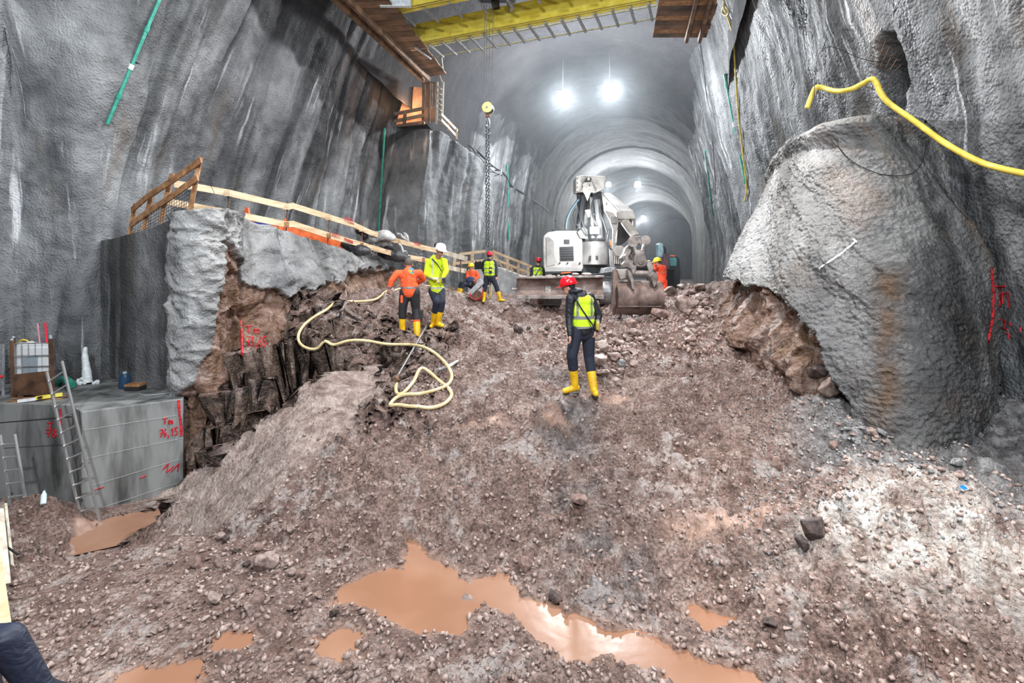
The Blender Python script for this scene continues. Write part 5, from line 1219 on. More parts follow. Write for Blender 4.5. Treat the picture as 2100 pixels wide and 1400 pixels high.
def fabric(name, c, bands=(), vbars=(), grey=(.42, .43, .42), fold=.012, rough=.8, c2=None, split=None, tint=.8, glow=None):
    """cloth; bands = reflective strips given as height ranges on the garment, vbars = (x0,x1,z0,z1)"""
    def b(nt, bs):
        k = NB(nt); oc = k.coord('Object'); sx = k.n('ShaderNodeSeparateXYZ'); k.l(oc, sx.inputs[0])
        n = k.noise(oc, 9, 4, .6); col = k.mix(k.ramp(n, [(.35, .0), (.65, 1.)]), tuple(x*tint for x in c), c)
        if c2: col = k.mix(k.math('LESS_THAN', sx.outputs[2], split), col, c2)
        for z0, z1 in bands:
            f = k.math('MULTIPLY', k.math('GREATER_THAN', sx.outputs[2], z0), k.math('LESS_THAN', sx.outputs[2], z1)); col = k.mix(f, col, grey)
        for x0, x1, z0, z1 in vbars:
            f = k.math('MULTIPLY', k.math('MULTIPLY', k.math('GREATER_THAN', sx.outputs[0], x0), k.math('LESS_THAN', sx.outputs[0], x1)), k.math('MULTIPLY', k.math('GREATER_THAN', sx.outputs[2], z0), k.math('LESS_THAN', sx.outputs[2], z1)))
            col = k.mix(f, col, grey)
        k.l(col, bs.inputs['Base Color']); k.l(k.bump(k.noise(oc, 11, 3, .5, 1.5), fold), bs.inputs['Normal'])
    return mat(name, rough=rough, build=b)
SKIN = mat('skin', (.55, .30, .22), .55); SKIN2 = mat('skin_tan', (.42, .22, .15), .55)
HAIR = mat('dark_hair', (.025, .02, .018), .7); HAIRG = mat('grey_brown_hair', (.09, .075, .065), .8)
BOOT = noisy('yellow_rubber_boot', (.62, .34, .01), (.85, .52, .015), 7, .35, bump=.004); SOLE = mat('boot_sole', (.02, .02, .02), .7)
NAVY = fabric('navy_trousers', (.012, .017, .035)); NAVYJ = fabric('quilted_navy_jacket', (.012, .014, .022), fold=.02, rough=.5)
HV = (.60, .88, .02); HO = (1.0, .13, .035)
def person(label, J, head_yaw=0., head_pitch=0., skin=SKIN, hair=HAIR, k=1.0, helmet=None, jacket=None, vest=None, trousers=NAVY, boots=BOOT, sole_z=None, boot_h=.30, vox=.012, face_dir=None, cuff=None, gloves=None, hairy=True, brim=1, seated=False, vis=True):
    """J: joint -> world point.  hd nk sl sr el er wl wr hl hr kl kr al ar tl tr"""
    if not seated:
        for s_ in 'lr':
            A_, T_ = J['a'+s_], J['t'+s_]; dz_ = max(ground_z(A_.x, A_.y), ground_z(T_.x, T_.y))-(min(A_.z, T_.z)-.062*k)
            dz_ = max(-.14, min(.14, dz_)); J['a'+s_] = A_+Vector((0, 0, dz_)); J['t'+s_] = T_+Vector((0, 0, dz_))
    base = Vector(((J['al'].x+J['ar'].x)/2, (J['al'].y+J['ar'].y)/2, min(J['al'].z, J['ar'].z)-.09*k))
    e = empty('person', base, label, 'person')
    sh = (J['sl']+J['sr'])/2; hp = (J['hl']+J['hr'])/2; hd = J['hd']; spine = (sh-hp).normalized(); side = (J['sr']-J['sl']).normalized()
    fd = face_dir if face_dir is not None else Vector((0, 1, 0)); fd = Vector(fd).normalized(); up = (hd-J['nk']).normalized(); up = (up*.4+Vector((0, 0, .6))).normalized()
    fx = fd.cross(up).normalized(); fd2 = up.cross(fx).normalized(); R = Matrix((fx, fd2, up)).transposed()
    # ---- body: one continuous surface
    b = MB()
    b.ell(hd, (.073*k, .090*k, .108*k), R, 18, 14); b.ell(hd+R@Vector((0, .022, -.055))*k, (.056*k, .066*k, .060*k), R, 14, 10)   # skull, jaw
    b.ell(hd+R@Vector((0, .098, -.018))*k, (.013*k, .020*k, .026*k), R, 8, 6)                                            # nose
    b.ell(hd+R@Vector((0, .084, .018))*k, (.045*k, .014*k, .011*k), R, 10, 6)                                            # brow
    b.ell(hd+R@Vector((0, .086, -.058))*k, (.024*k, .012*k, .009*k), R, 8, 6)                                           # lips
    for s in (-1, 1): b.ell(hd+R@Vector((s*.074, -.004, -.012))*k, (.009*k, .018*k, .030*k), R, 8, 6)                    # ears
    cap(b, hd-up*.07*k, J['nk'].lerp(sh, .5), .052*k, .060*k)
    b.ell(sh-spine*.06*k, (.155*k, .09*k, .10*k)); b.ell((sh*.6+hp*.4), (.135*k, .09*k, .17*k)); b.ell(hp, (.135*k, .095*k, .11*k)); cap(b, sh, hp, .09*k, .10*k)
    for s in 'lr':
        S, E, W, Hh, K, A, T = (J[c+s] for c in 'sewhkat')
        cap(b, S, E, .046*k, .037*k); cap(b, E, W, .036*k, .026*k); cap(b, Hh, K, .075*k, .052*k); cap(b, K, A, .050*k, .034*k); cap(b, A, T, .032*k, .026*k)
        # hand: palm, four bent fingers of different length, thumb off the side
        d = (W-E).normalized(); fw_ = d; sd_ = fw_.cross(fd); sd_ = sd_.normalized() if sd_.length > .1 else side.copy(); nrm = sd_.cross(fw_).normalized()
        pc = W+fw_*.045*k; b.ell(pc, (.040*k, .050*k, .018*k), Matrix((sd_, fw_, nrm)).transposed(), 10, 8)
        for i, (o_, L_) in enumerate(((-.028, .062), (-.010, .074), (.010, .070), (.028, .055))):
            r0 = pc+sd_*o_*k+fw_*.035*k; r1 = r0+(fw_*.8+nrm*.35)*L_*.5*k; r2 = r1+(fw_*.45+nrm*.85).normalized()*L_*.5*k
            b.tube([r0, r1, r2], [.0095*k, .009*k, .0075*k], 6); b.ell(r2, (.0075*k,)*3, n=6, m=4)
        q0 = W+fw_*.02*k+sd_*.034*k; q1 = q0+(fw_*.5+sd_*.55+nrm*.3).normalized()*.038*k; q2 = q1+(fw_*.9+nrm*.4).normalized()*.028*k; b.tube([q0, q1, q2], [.012*k, .011*k, .008*k], 6)
    body = blob('body', b, skin, e, .0075 if vox < .011 else .010, 2)
    # eyes
    for s in (-1, 1):
        MB().ell(hd+R@Vector((s*.028, .082, .004))*k, (.010*k, .008*k, .007*k), R, 8, 6).build('eye', mat('eye', (.03, .02, .02), .2) if 'eye' not in bpy.data.materials else bpy.data.materials['eye'], e, smooth='full')
    if hairy:
        h = MB(); h.ell(hd+R@Vector((0, -.018, .022))*k, (.080*k, .088*k, .098*k), R, 14, 10); blob('hair', h, hair, e, .012, 1)
    # ---- clothing
    if trousers:
        t = MB(); t.ell(hp+Vector((0, 0, .02)), (.165*k, .118*k, .12*k)); t.ell(hp-Vector((0, .0, .06*k)), (.155*k, .115*k, .10*k))
        for s in 'lr':
            Hh, K, A = J['h'+s], J['k'+s], J['a'+s]; cap(t, Hh, K, .112*k, .082*k); cap(t, K, K.lerp(A, .40), .082*k, .076*k)
        blob('trousers', t, trousers, e, vox)
    if jacket:
        j = MB(); j.ell(sh-spine*.05*k, (.185*k, .120*k, .115*k)); j.ell(sh*.62+hp*.38, (.170*k, .125*k, .19*k)); j.ell(sh*.30+hp*.70+Vector((0, 0, .02)), (.178*k, .130*k, .135*k)); j.lathe(hp-spine*.02*k, [(.140*k, -.02*k), (.150*k, .03*k), (.150*k, .12*k)], spine, 18); cap(j, sh, hp, .12*k, .14*k)
        cap(j, J['sl']+side*.03*k, J['sr']-side*.03*k, .070*k, .070*k)
        cap(j, J['nk'].lerp(sh, .3), sh, .066*k, .09*k)
        for s in 'lr':
            S, E, W = J['s'+s], J['e'+s], J['w'+s]; cap(j, S, E, .074*k, .058*k); cap(j, E, E.lerp(W, .93), .058*k, .043*k)
        blob('jacket', j, jacket, e, vox)
    if vest:
        v = MB(); v.ell(sh-spine*.05*k, (.205*k, .145*k, .120*k)); v.ell(sh*.60+hp*.40, (.205*k, .150*k, .22*k)); v.ell(sh*.3+hp*.7, (.200*k, .152*k, .17*k)); v.lathe(sh*.25+hp*.75, [(.165*k, -.08*k), (.165*k, .2*k)], spine, 18); cap(v, sh-spine*.05*k, sh*.25+hp*.75, .137*k, .150*k)
        blob('hi_vis_vest', v, vest, e, vox)
    if boots:
        for s in 'lr':
            K, A, T = J['k'+s], J['a'+s], J['t'+s]; tp = A.lerp(K, boot_h/max((K-A).length, .1)); m_ = MB(); cap(m_, tp, A, .072*k, .056*k); cap(m_, A-Vector((0, 0, .02*k)), T, .052*k, .043*k)
            hl_ = A-(T-A).normalized()*.035*k; m_.ell(hl_-Vector((0, 0, .03*k)), (.048*k,)*3)
            bo = blob('boot', m_, boots, e, .010, 2)
            z_ = min(A.z, T.z)-.062*k; dv = (T-A); dv.z = 0; dv = dv.normalized() if dv.length > .02 else Vector((0, -1, 0)); sdv = Vector((-dv.y, dv.x, 0)); c0 = A.copy(); c0.z = z_; L_ = max(.10*k, (Vector((T.x, T.y, 0))-Vector((A.x, A.y, 0))).length)
            ol = []
            for i in range(16):
                t_ = 2*PI*i/16; ol.append(c0+dv*(L_*.5+(L_*.5+.055*k)*math.cos(t_))+sdv*(.047*k*math.sin(t_)))
            MB().prism(ol, (0, 0, .024*k)).build('sole', SOLE, bo)
    if helmet:
        hm = MB(); c0 = hd+up*.035*k-fd2*.004*k
        prof = [(.118, 0), (.116, .03), (.108, .065), (.088, .100), (.055, .122), (.002, .130)]
        q = R
        vs_ = []; n = 24
        for r_, h_ in prof:
            for jn in range(n):
                t_ = 2*PI*jn/n; vs_.append(c0+q@Vector((r_*math.cos(t_)*.92*k, r_*math.sin(t_)*1.12*k, h_*k)))
        fs = [(i*n+jn, i*n+(jn+1) % n, (i+1)*n+(jn+1) % n, (i+1)*n+jn) for i in range(len(prof)-1) for jn in range(n)]+[tuple(range(n))[::-1]]
        hm.add(vs_, fs); ho = hm.build('helmet', helmet, e, smooth='full')
        br = MB(); ol = []
        for jn in range(n):
            t_ = 2*PI*jn/n; ex = .150 if math.sin(t_) > .3 else .128
            ol.append(c0+q@Vector((.128*math.cos(t_)*.95*k, (ex*1.15+.02*(math.sin(t_) > .3))*math.sin(t_)*k, -.004*k-.012*k*(math.sin(t_) > .3))))
        br.prism(ol, up*.008*k); br.build('brim', helmet, ho, smooth=True)
        MB().bar(c0+q@Vector((0, -.11, .085))*k, c0+q@Vector((0, .11, .085))*k, .03*k, .012*k, up).build('ridge', helmet, ho) if False else None
    return e, R, sh, hp
def joints(Y, d, **dy):
    return {q: P(v[0], v[1], Y+(v[2] if len(v) > 2 else 0)) for q, v in d.items()}
def feetY(px, py): 
    g = hit(px, py, ['floor']); return g.y if g else 10
RED = mat('red_helmet', (.72, .008, .02), .25); WHT = mat('white_helmet', (.85, .85, .84), .3); YEL = mat('yellow_helmet', (.85, .62, .02), .35)
def snap(J, Y):
    """put the lower sole onto the built ground"""
    dz = []
    for a in ('tl', 'tr', 'al', 'ar'):
        dz.append(ground_z(J[a].x, J[a].y)-(J[a].z-.062))
    return dz
# --- worker 1: red helmet, foreground
Y = 7.7
J = joints(Y, dict(hd=(1166, 588), nk=(1174, 602), sl=(1170, 612, -.12), sr=(1210, 609, .10), el=(1167, 652, -.13), er=(1228, 647, .12), wl=(1169, 688, -.22), wr=(1222, 678, .02), hl=(1182, 678, -.03), hr=(1206, 678, .05), kl=(1173, 729, -.10), kr=(1208, 732, .06), al=(1179, 789, 0), ar=(1218, 798, -.1), tl=(1158, 798, -.05), tr=(1222, 806, -.24)))
vm = fabric('vest_yellow', HV, bands=[(.985, 1.035), (1.14, 1.19)], vbars=[(-.13, -.095, 1.16, 1.6), (.085, .12, 1.16, 1.6)], grey=(.20, .20, .21), fold=.008)
e1, R, sh, hp = person('person in red helmet, yellow vest, navy clothes and yellow boots walking across the wet slope', J, face_dir=(-.85, .25, -.35), helmet=RED, jacket=NAVYJ, vest=vm, vox=.0085)
cw_ = MB(); cw_.tube([sh+Vector((-.14, -.14, .07)), sh*.6+hp*.4+Vector((0, -.172, .02)), hp+Vector((.17, -.165, .05))], .012, 6); cw_.build('bag_strap', M['black_rubber'], e1)
c_ = P(1226, 668, Y-.08)
hood = MB(); hood.ell(P(1181, 597, Y-.03), (.12, .09, .055)); cap(hood, P(1172, 598, Y-.05), P(1196, 601, Y+.02), .05, .055); blob('hood', hood, NAVYJ, e1, .012)
bt_ = empty('drink_can', c_, 'small silver and yellow can held in the hand of the walking worker', 'can')
MB().lathe(c_-Vector((0, 0, .06)), [(.028, 0), (.032, .01), (.032, .12), (.026, .13)]).build('body', mat('can_yellow', (.55, .42, .08), .3, .3), bt_, smooth=True); MB().lathe(c_+Vector((0, 0, .065)), [(.030, 0), (.028, .025)]).build('top', M['alu'], bt_)
# --- worker 2: orange, back view
Y = 11.0
J = joints(Y, dict(hd=(838, 541, .10), nk=(837, 551, .05), sl=(815, 561, 0), sr=(860, 560, 0), el=(803, 575, -.05), er=(868, 571, .12), wl=(799, 590, -.05), wr=(858, 580, .24), hl=(831, 600), hr=(850, 600), kl=(826, 630, -.02), kr=(853, 633, .05), al=(825, 668), ar=(856, 685, -.1), tl=(824, 672, -.20), tr=(857, 692, -.30)))
om = fabric('orange_jacket', HO, bands=[(1.16, 1.20)], vbars=[(-.22, -.19, 1.0, 1.15)], grey=(.16, .16, .17))
tm = fabric('dark_work_trousers', (.022, .020, .022), c2=(1.0, .10, .03), split=.50)
e2_, R, sh, hp = person('person in orange jacket seen from behind, bare grey-brown hair, orange-cuffed trousers, yellow boots', J, k=1.12, face_dir=(-.1, 1, -.5), skin=SKIN2, hair=HAIRG, jacket=om, trousers=tm, vox=.010, boot_h=.33)
lg = MB(); c_ = sh*.75+hp*.25+Vector((.03, -.152, .0))
def disc(px, py, r, m, nm, Yd): return MB().lathe(P(px, py, Yd), [(r, 0), (r, .008)], (0, -1, 0), 16).build(nm, m, e2_)
cy, gn, bl_ = mat('logo_blue', (.05, .35, .75)), mat('logo_yellow', (.75, .8, .1)), mat('logo_green', (.15, .55, .35))
arc = [(839, 553.5), (842, 550.5), (846, 551), (848, 555), (846.5, 559), (842, 559.5)]
MB().tube(spline([P(a, b, Y-.172) for a, b in arc], 5), .016, 5).build('logo', cy, e2_); MB().tube(spline([P(a, b, Y-.170) for a, b in ((838, 556), (841, 553.5), (844, 555), (841, 559), (846, 561), (848, 560))], 5), .014, 5).build('logo', gn, e2_)
MB().box(P(824, 613, Y-.11), (.05, .02, .16)).build('leg_patch', fabric('orange_patch', HO), e2_); MB().box(P(863, 646, Y+.02), (.08, .10, .22)).build('knee_pouch', M['black_rubber'], e2_, bevel=.015)
# --- worker 3: yellow jacket, white helmet
Y = 11.7
J = joints(Y, dict(hd=(903, 514, -.14), nk=(896, 526, -.06), sl=(879, 537, .05), sr=(911, 536, -.03), el=(874, 562, -.05), er=(915, 557, -.15), wl=(893, 573, -.24), wr=(908, 570, -.28), hl=(889, 597), hr=(903, 597), kl=(896, 620, -.22), kr=(906, 619, -.16), al=(888, 652, -.02), ar=(898, 656, -.12), tl=(884, 656, -.16), tr=(907, 661, -.22)))
ym = fabric('yellow_jacket', (.62, .80, .015), bands=[(.90, .945), (1.12, 1.165)], vbars=[(-.085, -.055, 1.165, 1.6)], grey=(.50, .52, .42))
e3, R, sh, hp = person('person in bright yellow hooded jacket and white helmet looking down, navy trousers, yellow boots', J, k=1.08, face_dir=(.5, -.6, -.75), skin=SKIN2, helmet=WHT, jacket=ym, vox=.010)
MB().tube([P(886, 530, Y-.10), P(897, 542, Y-.19), P(906, 556, Y-.24)], .012, 6).build('strap', M['black_rubber'], e3)
col_ = MB(); cap(col_, P(890, 527, Y+.03), P(886, 531, Y+.03), .055, .06); cap(col_, P(906, 530, Y-.08), P(908, 534, Y-.06), .035, .05); blob('hood_collar', col_, ym, e3, .012)
MB().box(P(910, 575, Y-.34), (.08, .03, .13)).build('hand_device', M['black_rubber'], e3, bevel=.008)
MB().ell(P(899, 511, Y-.24), (.03, .015, .03)).build('orange_sticker', mat('sticker', (1, .3, .02)), e3); MB().ell(P(894.5, 503, Y-.08), (.05, .06, .06)).build('ear_defender', M['black_rubber'], e3)
# --- worker 4: walking, far
Y = 17.2
J = joints(Y, dict(hd=(1004, 525, .02), nk=(1004, 533), sl=(994, 537), sr=(1014, 537), el=(991, 552, .1), er=(1018, 553, 0), wl=(994, 562, .2), wr=(1018, 567, -.05), hl=(999, 568), hr=(1009, 568), kl=(995, 585), kr=(1017, 585), al=(992, 606), ar=(1026, 605), tl=(991, 609, -.2), tr=(1033, 607, 0)))
v4 = fabric('vest_yellow_far', HV, bands=[(.98, 1.02), (1.12, 1.16)], vbars=[(-.09, -.06, 1.0, 1.6), (.06, .09, 1.0, 1.6)], grey=(.28, .30, .25))
e4, R, sh, hp = person('person in red helmet and yellow vest striding past the wheelbarrow, black bag at the waist', J, face_dir=(.2, 1, 0), helmet=RED, jacket=NAVYJ, vest=v4, boot_h=.26)
MB().box(P(1006, 554, Y-.20), (.09, .06, .22)).build('waist_bag', M['black_rubber'], e4, bevel=.01); MB().box(P(1006, 553, Y-.245), (.07, .02, .06)).build('yellow_tag', M['yellow_paint'], e4)
# --- worker 5: behind the blade
Y = 18.4
J = joints(Y, dict(hd=(1104, 537), nk=(1103, 545), sl=(1093, 550), sr=(1112, 549), el=(1090, 566, -.05), er=(1115, 566), wl=(1092, 580, -.1), wr=(1114, 580), hl=(1098, 581), hr=(1108, 581), kl=(1097, 601), kr=(1108, 601), al=(1096, 623, .1), ar=(1109, 623), tl=(1094, 625, -.05), tr=(1110, 625, -.15)))
v5 = fabric('vest_yellow_half', HV, bands=[(.98, 1.02), (1.15, 1.19)], vbars=[(-.09, -.06, 1.0, 1.6)], grey=(.35, .38, .30))
e5, R, sh, hp = person('person in red helmet and yellow vest standing half hidden behind the dozer blade', J, face_dir=(-.3, 1, 0), helmet=RED, jacket=fabric('dark_green_jacket', (.015, .03, .03)), vest=v5)
MB().tube([P(1108, 548, Y-.16), P(1099, 563, Y-.20), P(1092, 572, Y-.17)], .012, 6).build('strap', M['black_rubber'], e5)
# --- worker 6: orange with yellow helmet, right of the bucket
Y = 17.6
J = joints(Y, dict(hd=(1348, 537, -.03), nk=(1352, 544), sl=(1346, 550, -.08), sr=(1362, 548, .04), el=(1343, 551, -.28), er=(1364, 563, .05), wl=(1341, 542, -.22), wr=(1361, 574, .02), hl=(1353, 577), hr=(1362, 577), kl=(1356, 598), kr=(1364, 598), al=(1360, 620), ar=(1366, 622), tl=(1357, 623, -.1), tr=(1364, 626, -.2)))
v6 = fabric('orange_red_jacket', (1.0, .085, .03), bands=[(1.0, 1.04)], grey=(.62, .18, .12))
e6, R, sh, hp = person('person in red-orange suit and yellow helmet raising a hand to the face', J, face_dir=(-.9, .2, -.1), helmet=YEL, jacket=v6, trousers=fabric('orange_red_trousers', (1.0, .085, .03), fold=.01), boot_h=.28)
# --- worker 7: sitting
Y = 18.3
J = joints(Y, dict(hd=(966, 548), nk=(967, 554), sl=(959, 559, 0), sr=(976, 558, 0), el=(959, 572, -.1), er=(982, 567, -.02), wl=(963, 579, -.22), wr=(974, 573, -.2), hl=(964, 583, .05), hr=(972, 583, .05), kl=(946, 582, -.35), kr=(950, 583, -.45), al=(938, 597, -.45), ar=(942, 599, -.55), tl=(933, 599, -.5), tr=(936, 602, -.6)))
e7, R, sh, hp = person('person in orange vest and yellow cap sitting on the rubble beside the wheelbarrow', J, face_dir=(-.2, -1, -.1), helmet=YEL, skin=SKIN2, jacket=fabric('orange_vest_sitting', HO, grey=(.5, .5, .45)), boot_h=.20)
bg = MB(); bg.ell(P(965, 574, Y-.22), (.16, .07, .13)); bg.build('chest_bag', fabric('blue_bag', (.03, .05, .12)), e7, smooth='full')
# --- person at the lower left corner, only a shoulder in view
gz = ground_z(-2.35, 2.35)
J = {q: Vector(v)+Vector((-2.55, 2.36, gz+.03)) for q, v in dict(hd=(-.03, .04, 1.56), nk=(0, 0, 1.42), sl=(-.19, -.02, 1.34), sr=(.20, .02, 1.33), el=(-.27, .05, 1.05), er=(.32, .06, 1.06), wl=(-.2, .25, .86), wr=(.28, .26, .88), hl=(-.1, 0, .92), hr=(.1, 0, .92), kl=(-.11, .04, .5), kr=(.11, .04, .5), al=(-.12, 0, .09), ar=(.12, 0, .09), tl=(-.14, .13, .06), tr=(.14, .13, .06)).items()}
person('person in dark blue jacket cut off at the lower left corner, only a shoulder visible', J, face_dir=(-.2, 1, 0), jacket=fabric('dark_blue_jacket', (.008, .014, .035), rough=.6), vox=.009)
# ================================================================== LARGE EXCAVATOR
WP = noisy('dusty_white_paint', (.26, .24, .22), (.50, .48, .455), 1.6, .5, bump=.003); GP = noisy('dusty_grey_paint', (.15, .145, .14), (.30, .295, .28), 1.4, .55, bump=.004)
ST = noisy('worn_steel', (.16, .13, .12), (.40, .36, .33), 3, .45, .5, bump=.008); BK = noisy('muddy_bucket_steel', (.09, .058, .048), (.27, .19, .165), 2.2, .55, .25, bump=.01, c3=(.5, .42, .38))
DK = mat('dark_interior', (.012, .012, .013), .6); GL = mat('dark_glass', (.02, .025, .03), .12); HS = mat('hydraulic_hose', (.015, .016, .018), .45); CH = mat('chrome_rod', (.6, .6, .6), .2, .9)
YH = 17.7
gx, gy = PX(1195, 18.6), 18.8
ex = empty('excavator', (gx, gy, ground_z(gx, gy)), 'large dusty white tunnel excavator with bucket, dozer blade and work light', 'excavator')
g0 = ground_z(PX(1180, 18), 18)
def part(name, m, parent, pts, Y, dep, dx=0.0, bevel=.02, dz=0):
    mb = MB(); pr(mb, pts, Y, dep, dx, dz); return mb.build(name, m, parent, bevel=bevel)
# upper structure
eng = part('engine_housing', WP, ex, [(1113, 505), (1114, 484), (1122, 476), (1142, 473), (1184, 473), (1192, 480), (1194, 500), (1195, 552), (1190, 557), (1118, 557), (1114, 548)], YH, 2.6, .5, .05)
part('side_door', GP, eng, [(1120, 486), (1125, 485), (1136, 494), (1138, 543), (1121, 547)], YH-.03, .04, 0, .01)
part('engine_grille', DK, eng, [(1148, 506), (1176, 505), (1177, 534), (1149, 535)], YH-.03, .05, 0, .006)
for k in range(5): MB().bar(P(1149, 510+k*5, YH-.04), P(1176, 509+k*5, YH-.04), .02, .018).build('louvre', M['steel_dark'], eng)
part('air_inlet', DK, eng, [(1157, 491), (1168, 491), (1168, 500), (1157, 500)], YH-.03, .05, 0, .004)
part('lower_skirt', GP, eng, [(1116, 547), (1192, 548), (1193, 556), (1118, 557)], YH-.05, .1, 0, .01)
for a, b in ((1164, 539), (1189, 539), (1148, 539)): MB().lathe(P(a, b, YH-.03), [(.03, 0), (.03, .02)], (0, -1, 0)).build('bolt', M['steel_dark'], eng)
part('exhaust_box', M['steel_dark'], ex, [(1134, 470), (1145, 469), (1145, 474), (1134, 474)], 18.6, .4, 0, .01)
mid = MB(); nseg = 12
for_ = [(1195+52*k/nseg, 0) for k in range(nseg+1)]
pl = []
for px, _ in for_:
    t = (px-1221)/26.0; pl.append((P(px, 0, YH-.05+.35*t*t).x, YH-.05+.35*t*t))
ol = [Vector((x, y, P(0, 543, YH).z)) for x, y in pl]+[Vector((pl[-1][0], YH+1.4, P(0, 543, YH).z)), Vector((pl[0][0], YH+1.4, P(0, 543, YH).z))]
mid.prism(ol, (0, 0, P(0, 494, YH).z-P(0, 543, YH).z)); mo = mid.build('front_cover', GP, ex, bevel=.03)
for a in (1210, 1224): MB().box(P(a, 527, YH-.08), (.075, .05, .09)).build('socket', DK, mo)
part('slew_base', DK, ex, [(1192, 541), (1250, 541), (1254, 566), (1190, 566)], YH+.3, 2.0, 0, .02)
part('operator_cab', GP, ex, [(1247, 492), (1262, 490), (1274, 520), (1276, 545), (1250, 548)], YH+.3, 1.8, .2, .04)
cab = part('cab_door', M['rust'], ex, [(1258, 516), (1276, 519), (1277, 540), (1260, 542)], YH+.2, .1, 0, .01)
for k in range(5): MB().tube([P(1261+k*3.6, 519, YH+.15), P(1261+k*3.6, 541, YH+.15)], .015, 5).build('guard_bar', WP, cab)
part('orange_marker', M['orange_tarp'], ex, [(1251, 494), (1257, 495), (1258, 503), (1252, 504)], YH+.15, .08, 0, .01)
part('deck_plate', M['galv'], ex, [(1240, 549), (1262, 547), (1266, 556), (1236, 560)], YH-.9, .7, 0, .01)
# boom foot and dark hydraulic bundle
bm_ = empty('boom', P(1215, 480, 18), None, None); bm_.name = 'boom'; bm_['label'] = 'raised boom with dark hydraulic cylinders'; setp = bm_
bm_.parent = ex; bm_.matrix_parent_inverse = wmat(ex).inverted()
def sub(name, m, pts, Y, dep, **k): return part(name, m, bm_, pts, Y, dep, **k)
sub('boom_beam', GP, [(1200, 494), (1243, 494), (1241, 470), (1232, 430), (1226, 400), (1196, 396), (1200, 430), (1196, 462)], 18.1, .7, bevel=.04)
sub('boom_side_plate', M['steel_dark'], [(1184, 392), (1200, 392), (1204, 430), (1192, 436), (1186, 420)], 17.9, .3)
sub('boom_side_plate', M['steel_dark'], [(1216, 392), (1236, 394), (1240, 430), (1236, 452), (1222, 440), (1214, 412)], 17.8, .3)
MB().tube([P(1196, 402, 17.7), P(1190, 440, 17.6), P(1186, 470, 17.5)], .10, 10).build('lift_cylinder', M['steel_dark'], bm_)
MB().tube([P(1224, 410, 17.6), P(1228, 450, 17.5), P(1230, 488, 17.4)], .11, 10).build('lift_cylinder', CH, bm_)
MB().tube([P(1212, 405, 17.6), P(1214, 445, 17.5), P(1216, 488, 17.4)], .07, 10).build('tilt_cylinder', CH, bm_)
sub('link_plate', WP, [(1199, 430), (1214, 428), (1220, 440), (1206, 446)], 17.5, .1)
sub('left_wing_plate', GP, [(1184, 476), (1196, 464), (1206, 470), (1206, 490), (1190, 488)], 17.6, .15)
hb_ = sub('boom_head', WP, [(1181, 362), (1196, 359), (1241, 361), (1245, 366), (1240, 386), (1222, 394), (1205, 388), (1196, 392), (1181, 391)], 17.5, .75, bevel=.03)
part('head_gusset', WP, hb_, [(1194, 374), (1214, 372), (1222, 393), (1212, 394), (1205, 412), (1199, 398), (1194, 391)], 17.42, .08)
part('head_cutout', DK, hb_, [(1198, 371), (1204, 363), (1213, 364), (1212, 371)], 17.40, .1)  # dark plate in place of a hole, its shade put into the colour
MB().lathe(P(1207, 367, 17.40), [(.045, 0), (.045, .03)], (0, -1, 0)).build('pin', WP, hb_)
for a, b in ((1184, 366), (1184, 375), (1184, 384), (1195, 383), (1209, 380), (1196, 375)): MB().lathe(P(a, b, 17.40), [(.022, 0), (.02, .02)], (0, -1, 0), 8).build('bolt', M['steel_dark'], hb_)
# stick
sk_ = empty('stick', P(1270, 450, 16.5), None, None); sk_.name = 'stick'; sk_.parent = ex; sk_.matrix_parent_inverse = wmat(ex).inverted()
mb = MB()
A_, B_ = [P(1233, 395, 17.2), P(1252, 394, 17.4), P(1243, 428, 17.2)], [P(1268, 449, 15.9), P(1304, 447, 15.9)]
up_a, up_b, dn_a, dn_b = P(1233, 394, 17.3), P(1252, 395, 17.6), P(1238, 434, 17.2), P(1256, 432, 17.6)
ea, eb, ec, ed = P(1270, 434, 15.8), P(1300, 432, 16.1), P(1268, 456, 15.8), P(1303, 452, 16.1)
mb.add([up_a, up_b, dn_b, dn_a, ea, eb, ed, ec], [(0, 1, 2, 3), (4, 7, 6, 5), (0, 4, 5, 1), (1, 5, 6, 2), (2, 6, 7, 3), (3, 7, 4, 0)]); so = mb.build('stick_beam', WP, sk_, bevel=.03)
MB().lathe(P(1247, 418, 16.85), [(.05, 0), (.05, .05)], (-.6, -.8, 0)).build('lifting_eye', M['steel_dark'], so)
def sp(name, m, pts, Y, dep, **k): return part(name, m, sk_, pts, Y, dep, **k)
sp('stick_hood', WP, [(1264, 436), (1272, 431), (1298, 430), (1304, 446), (1302, 449), (1268, 449)], 15.75, .7)
sp('stick_side_plate', WP, [(1240, 430), (1258, 436), (1268, 449), (1268, 462), (1262, 490), (1262, 505), (1274, 503), (1287, 512), (1286, 518), (1274, 528), (1262, 524), (1256, 510), (1257, 470), (1250, 450)], 15.75, .10)
sp('stick_side_plate', WP, [(1300, 447), (1304, 447), (1303, 470), (1299, 476), (1297, 455)], 15.9, .6)
sp('stick_inside', DK, [(1267, 449), (1301, 449), (1300, 476), (1290, 490), (1270, 505), (1264, 498)], 16.2, .2)  # dark block standing in for the shaded hollow of the stick
sp('valve_block', GP, [(1254, 444), (1265, 443), (1266, 458), (1255, 458)], 15.7, .25)
cyl = MB(); cyl.cyl(P(1281, 456, 15.7), P(1303, 487, 15.0), .115, 16); cb_ = cyl.build('bucket_cylinder', WP, sk_, smooth=True)
MB().cyl(P(1287, 453, 15.65), P(1308, 482, 15.0), .05, 10).build('guard_tube', WP, cb_); MB().cyl(P(1303, 487, 15.0), P(1311, 500, 14.75), .06, 12).build('piston_rod', CH, cb_)
MB().box(P(1306, 489, 14.95), (.22, .2, .14)).build('cylinder_head', ST, cb_, bevel=.02)
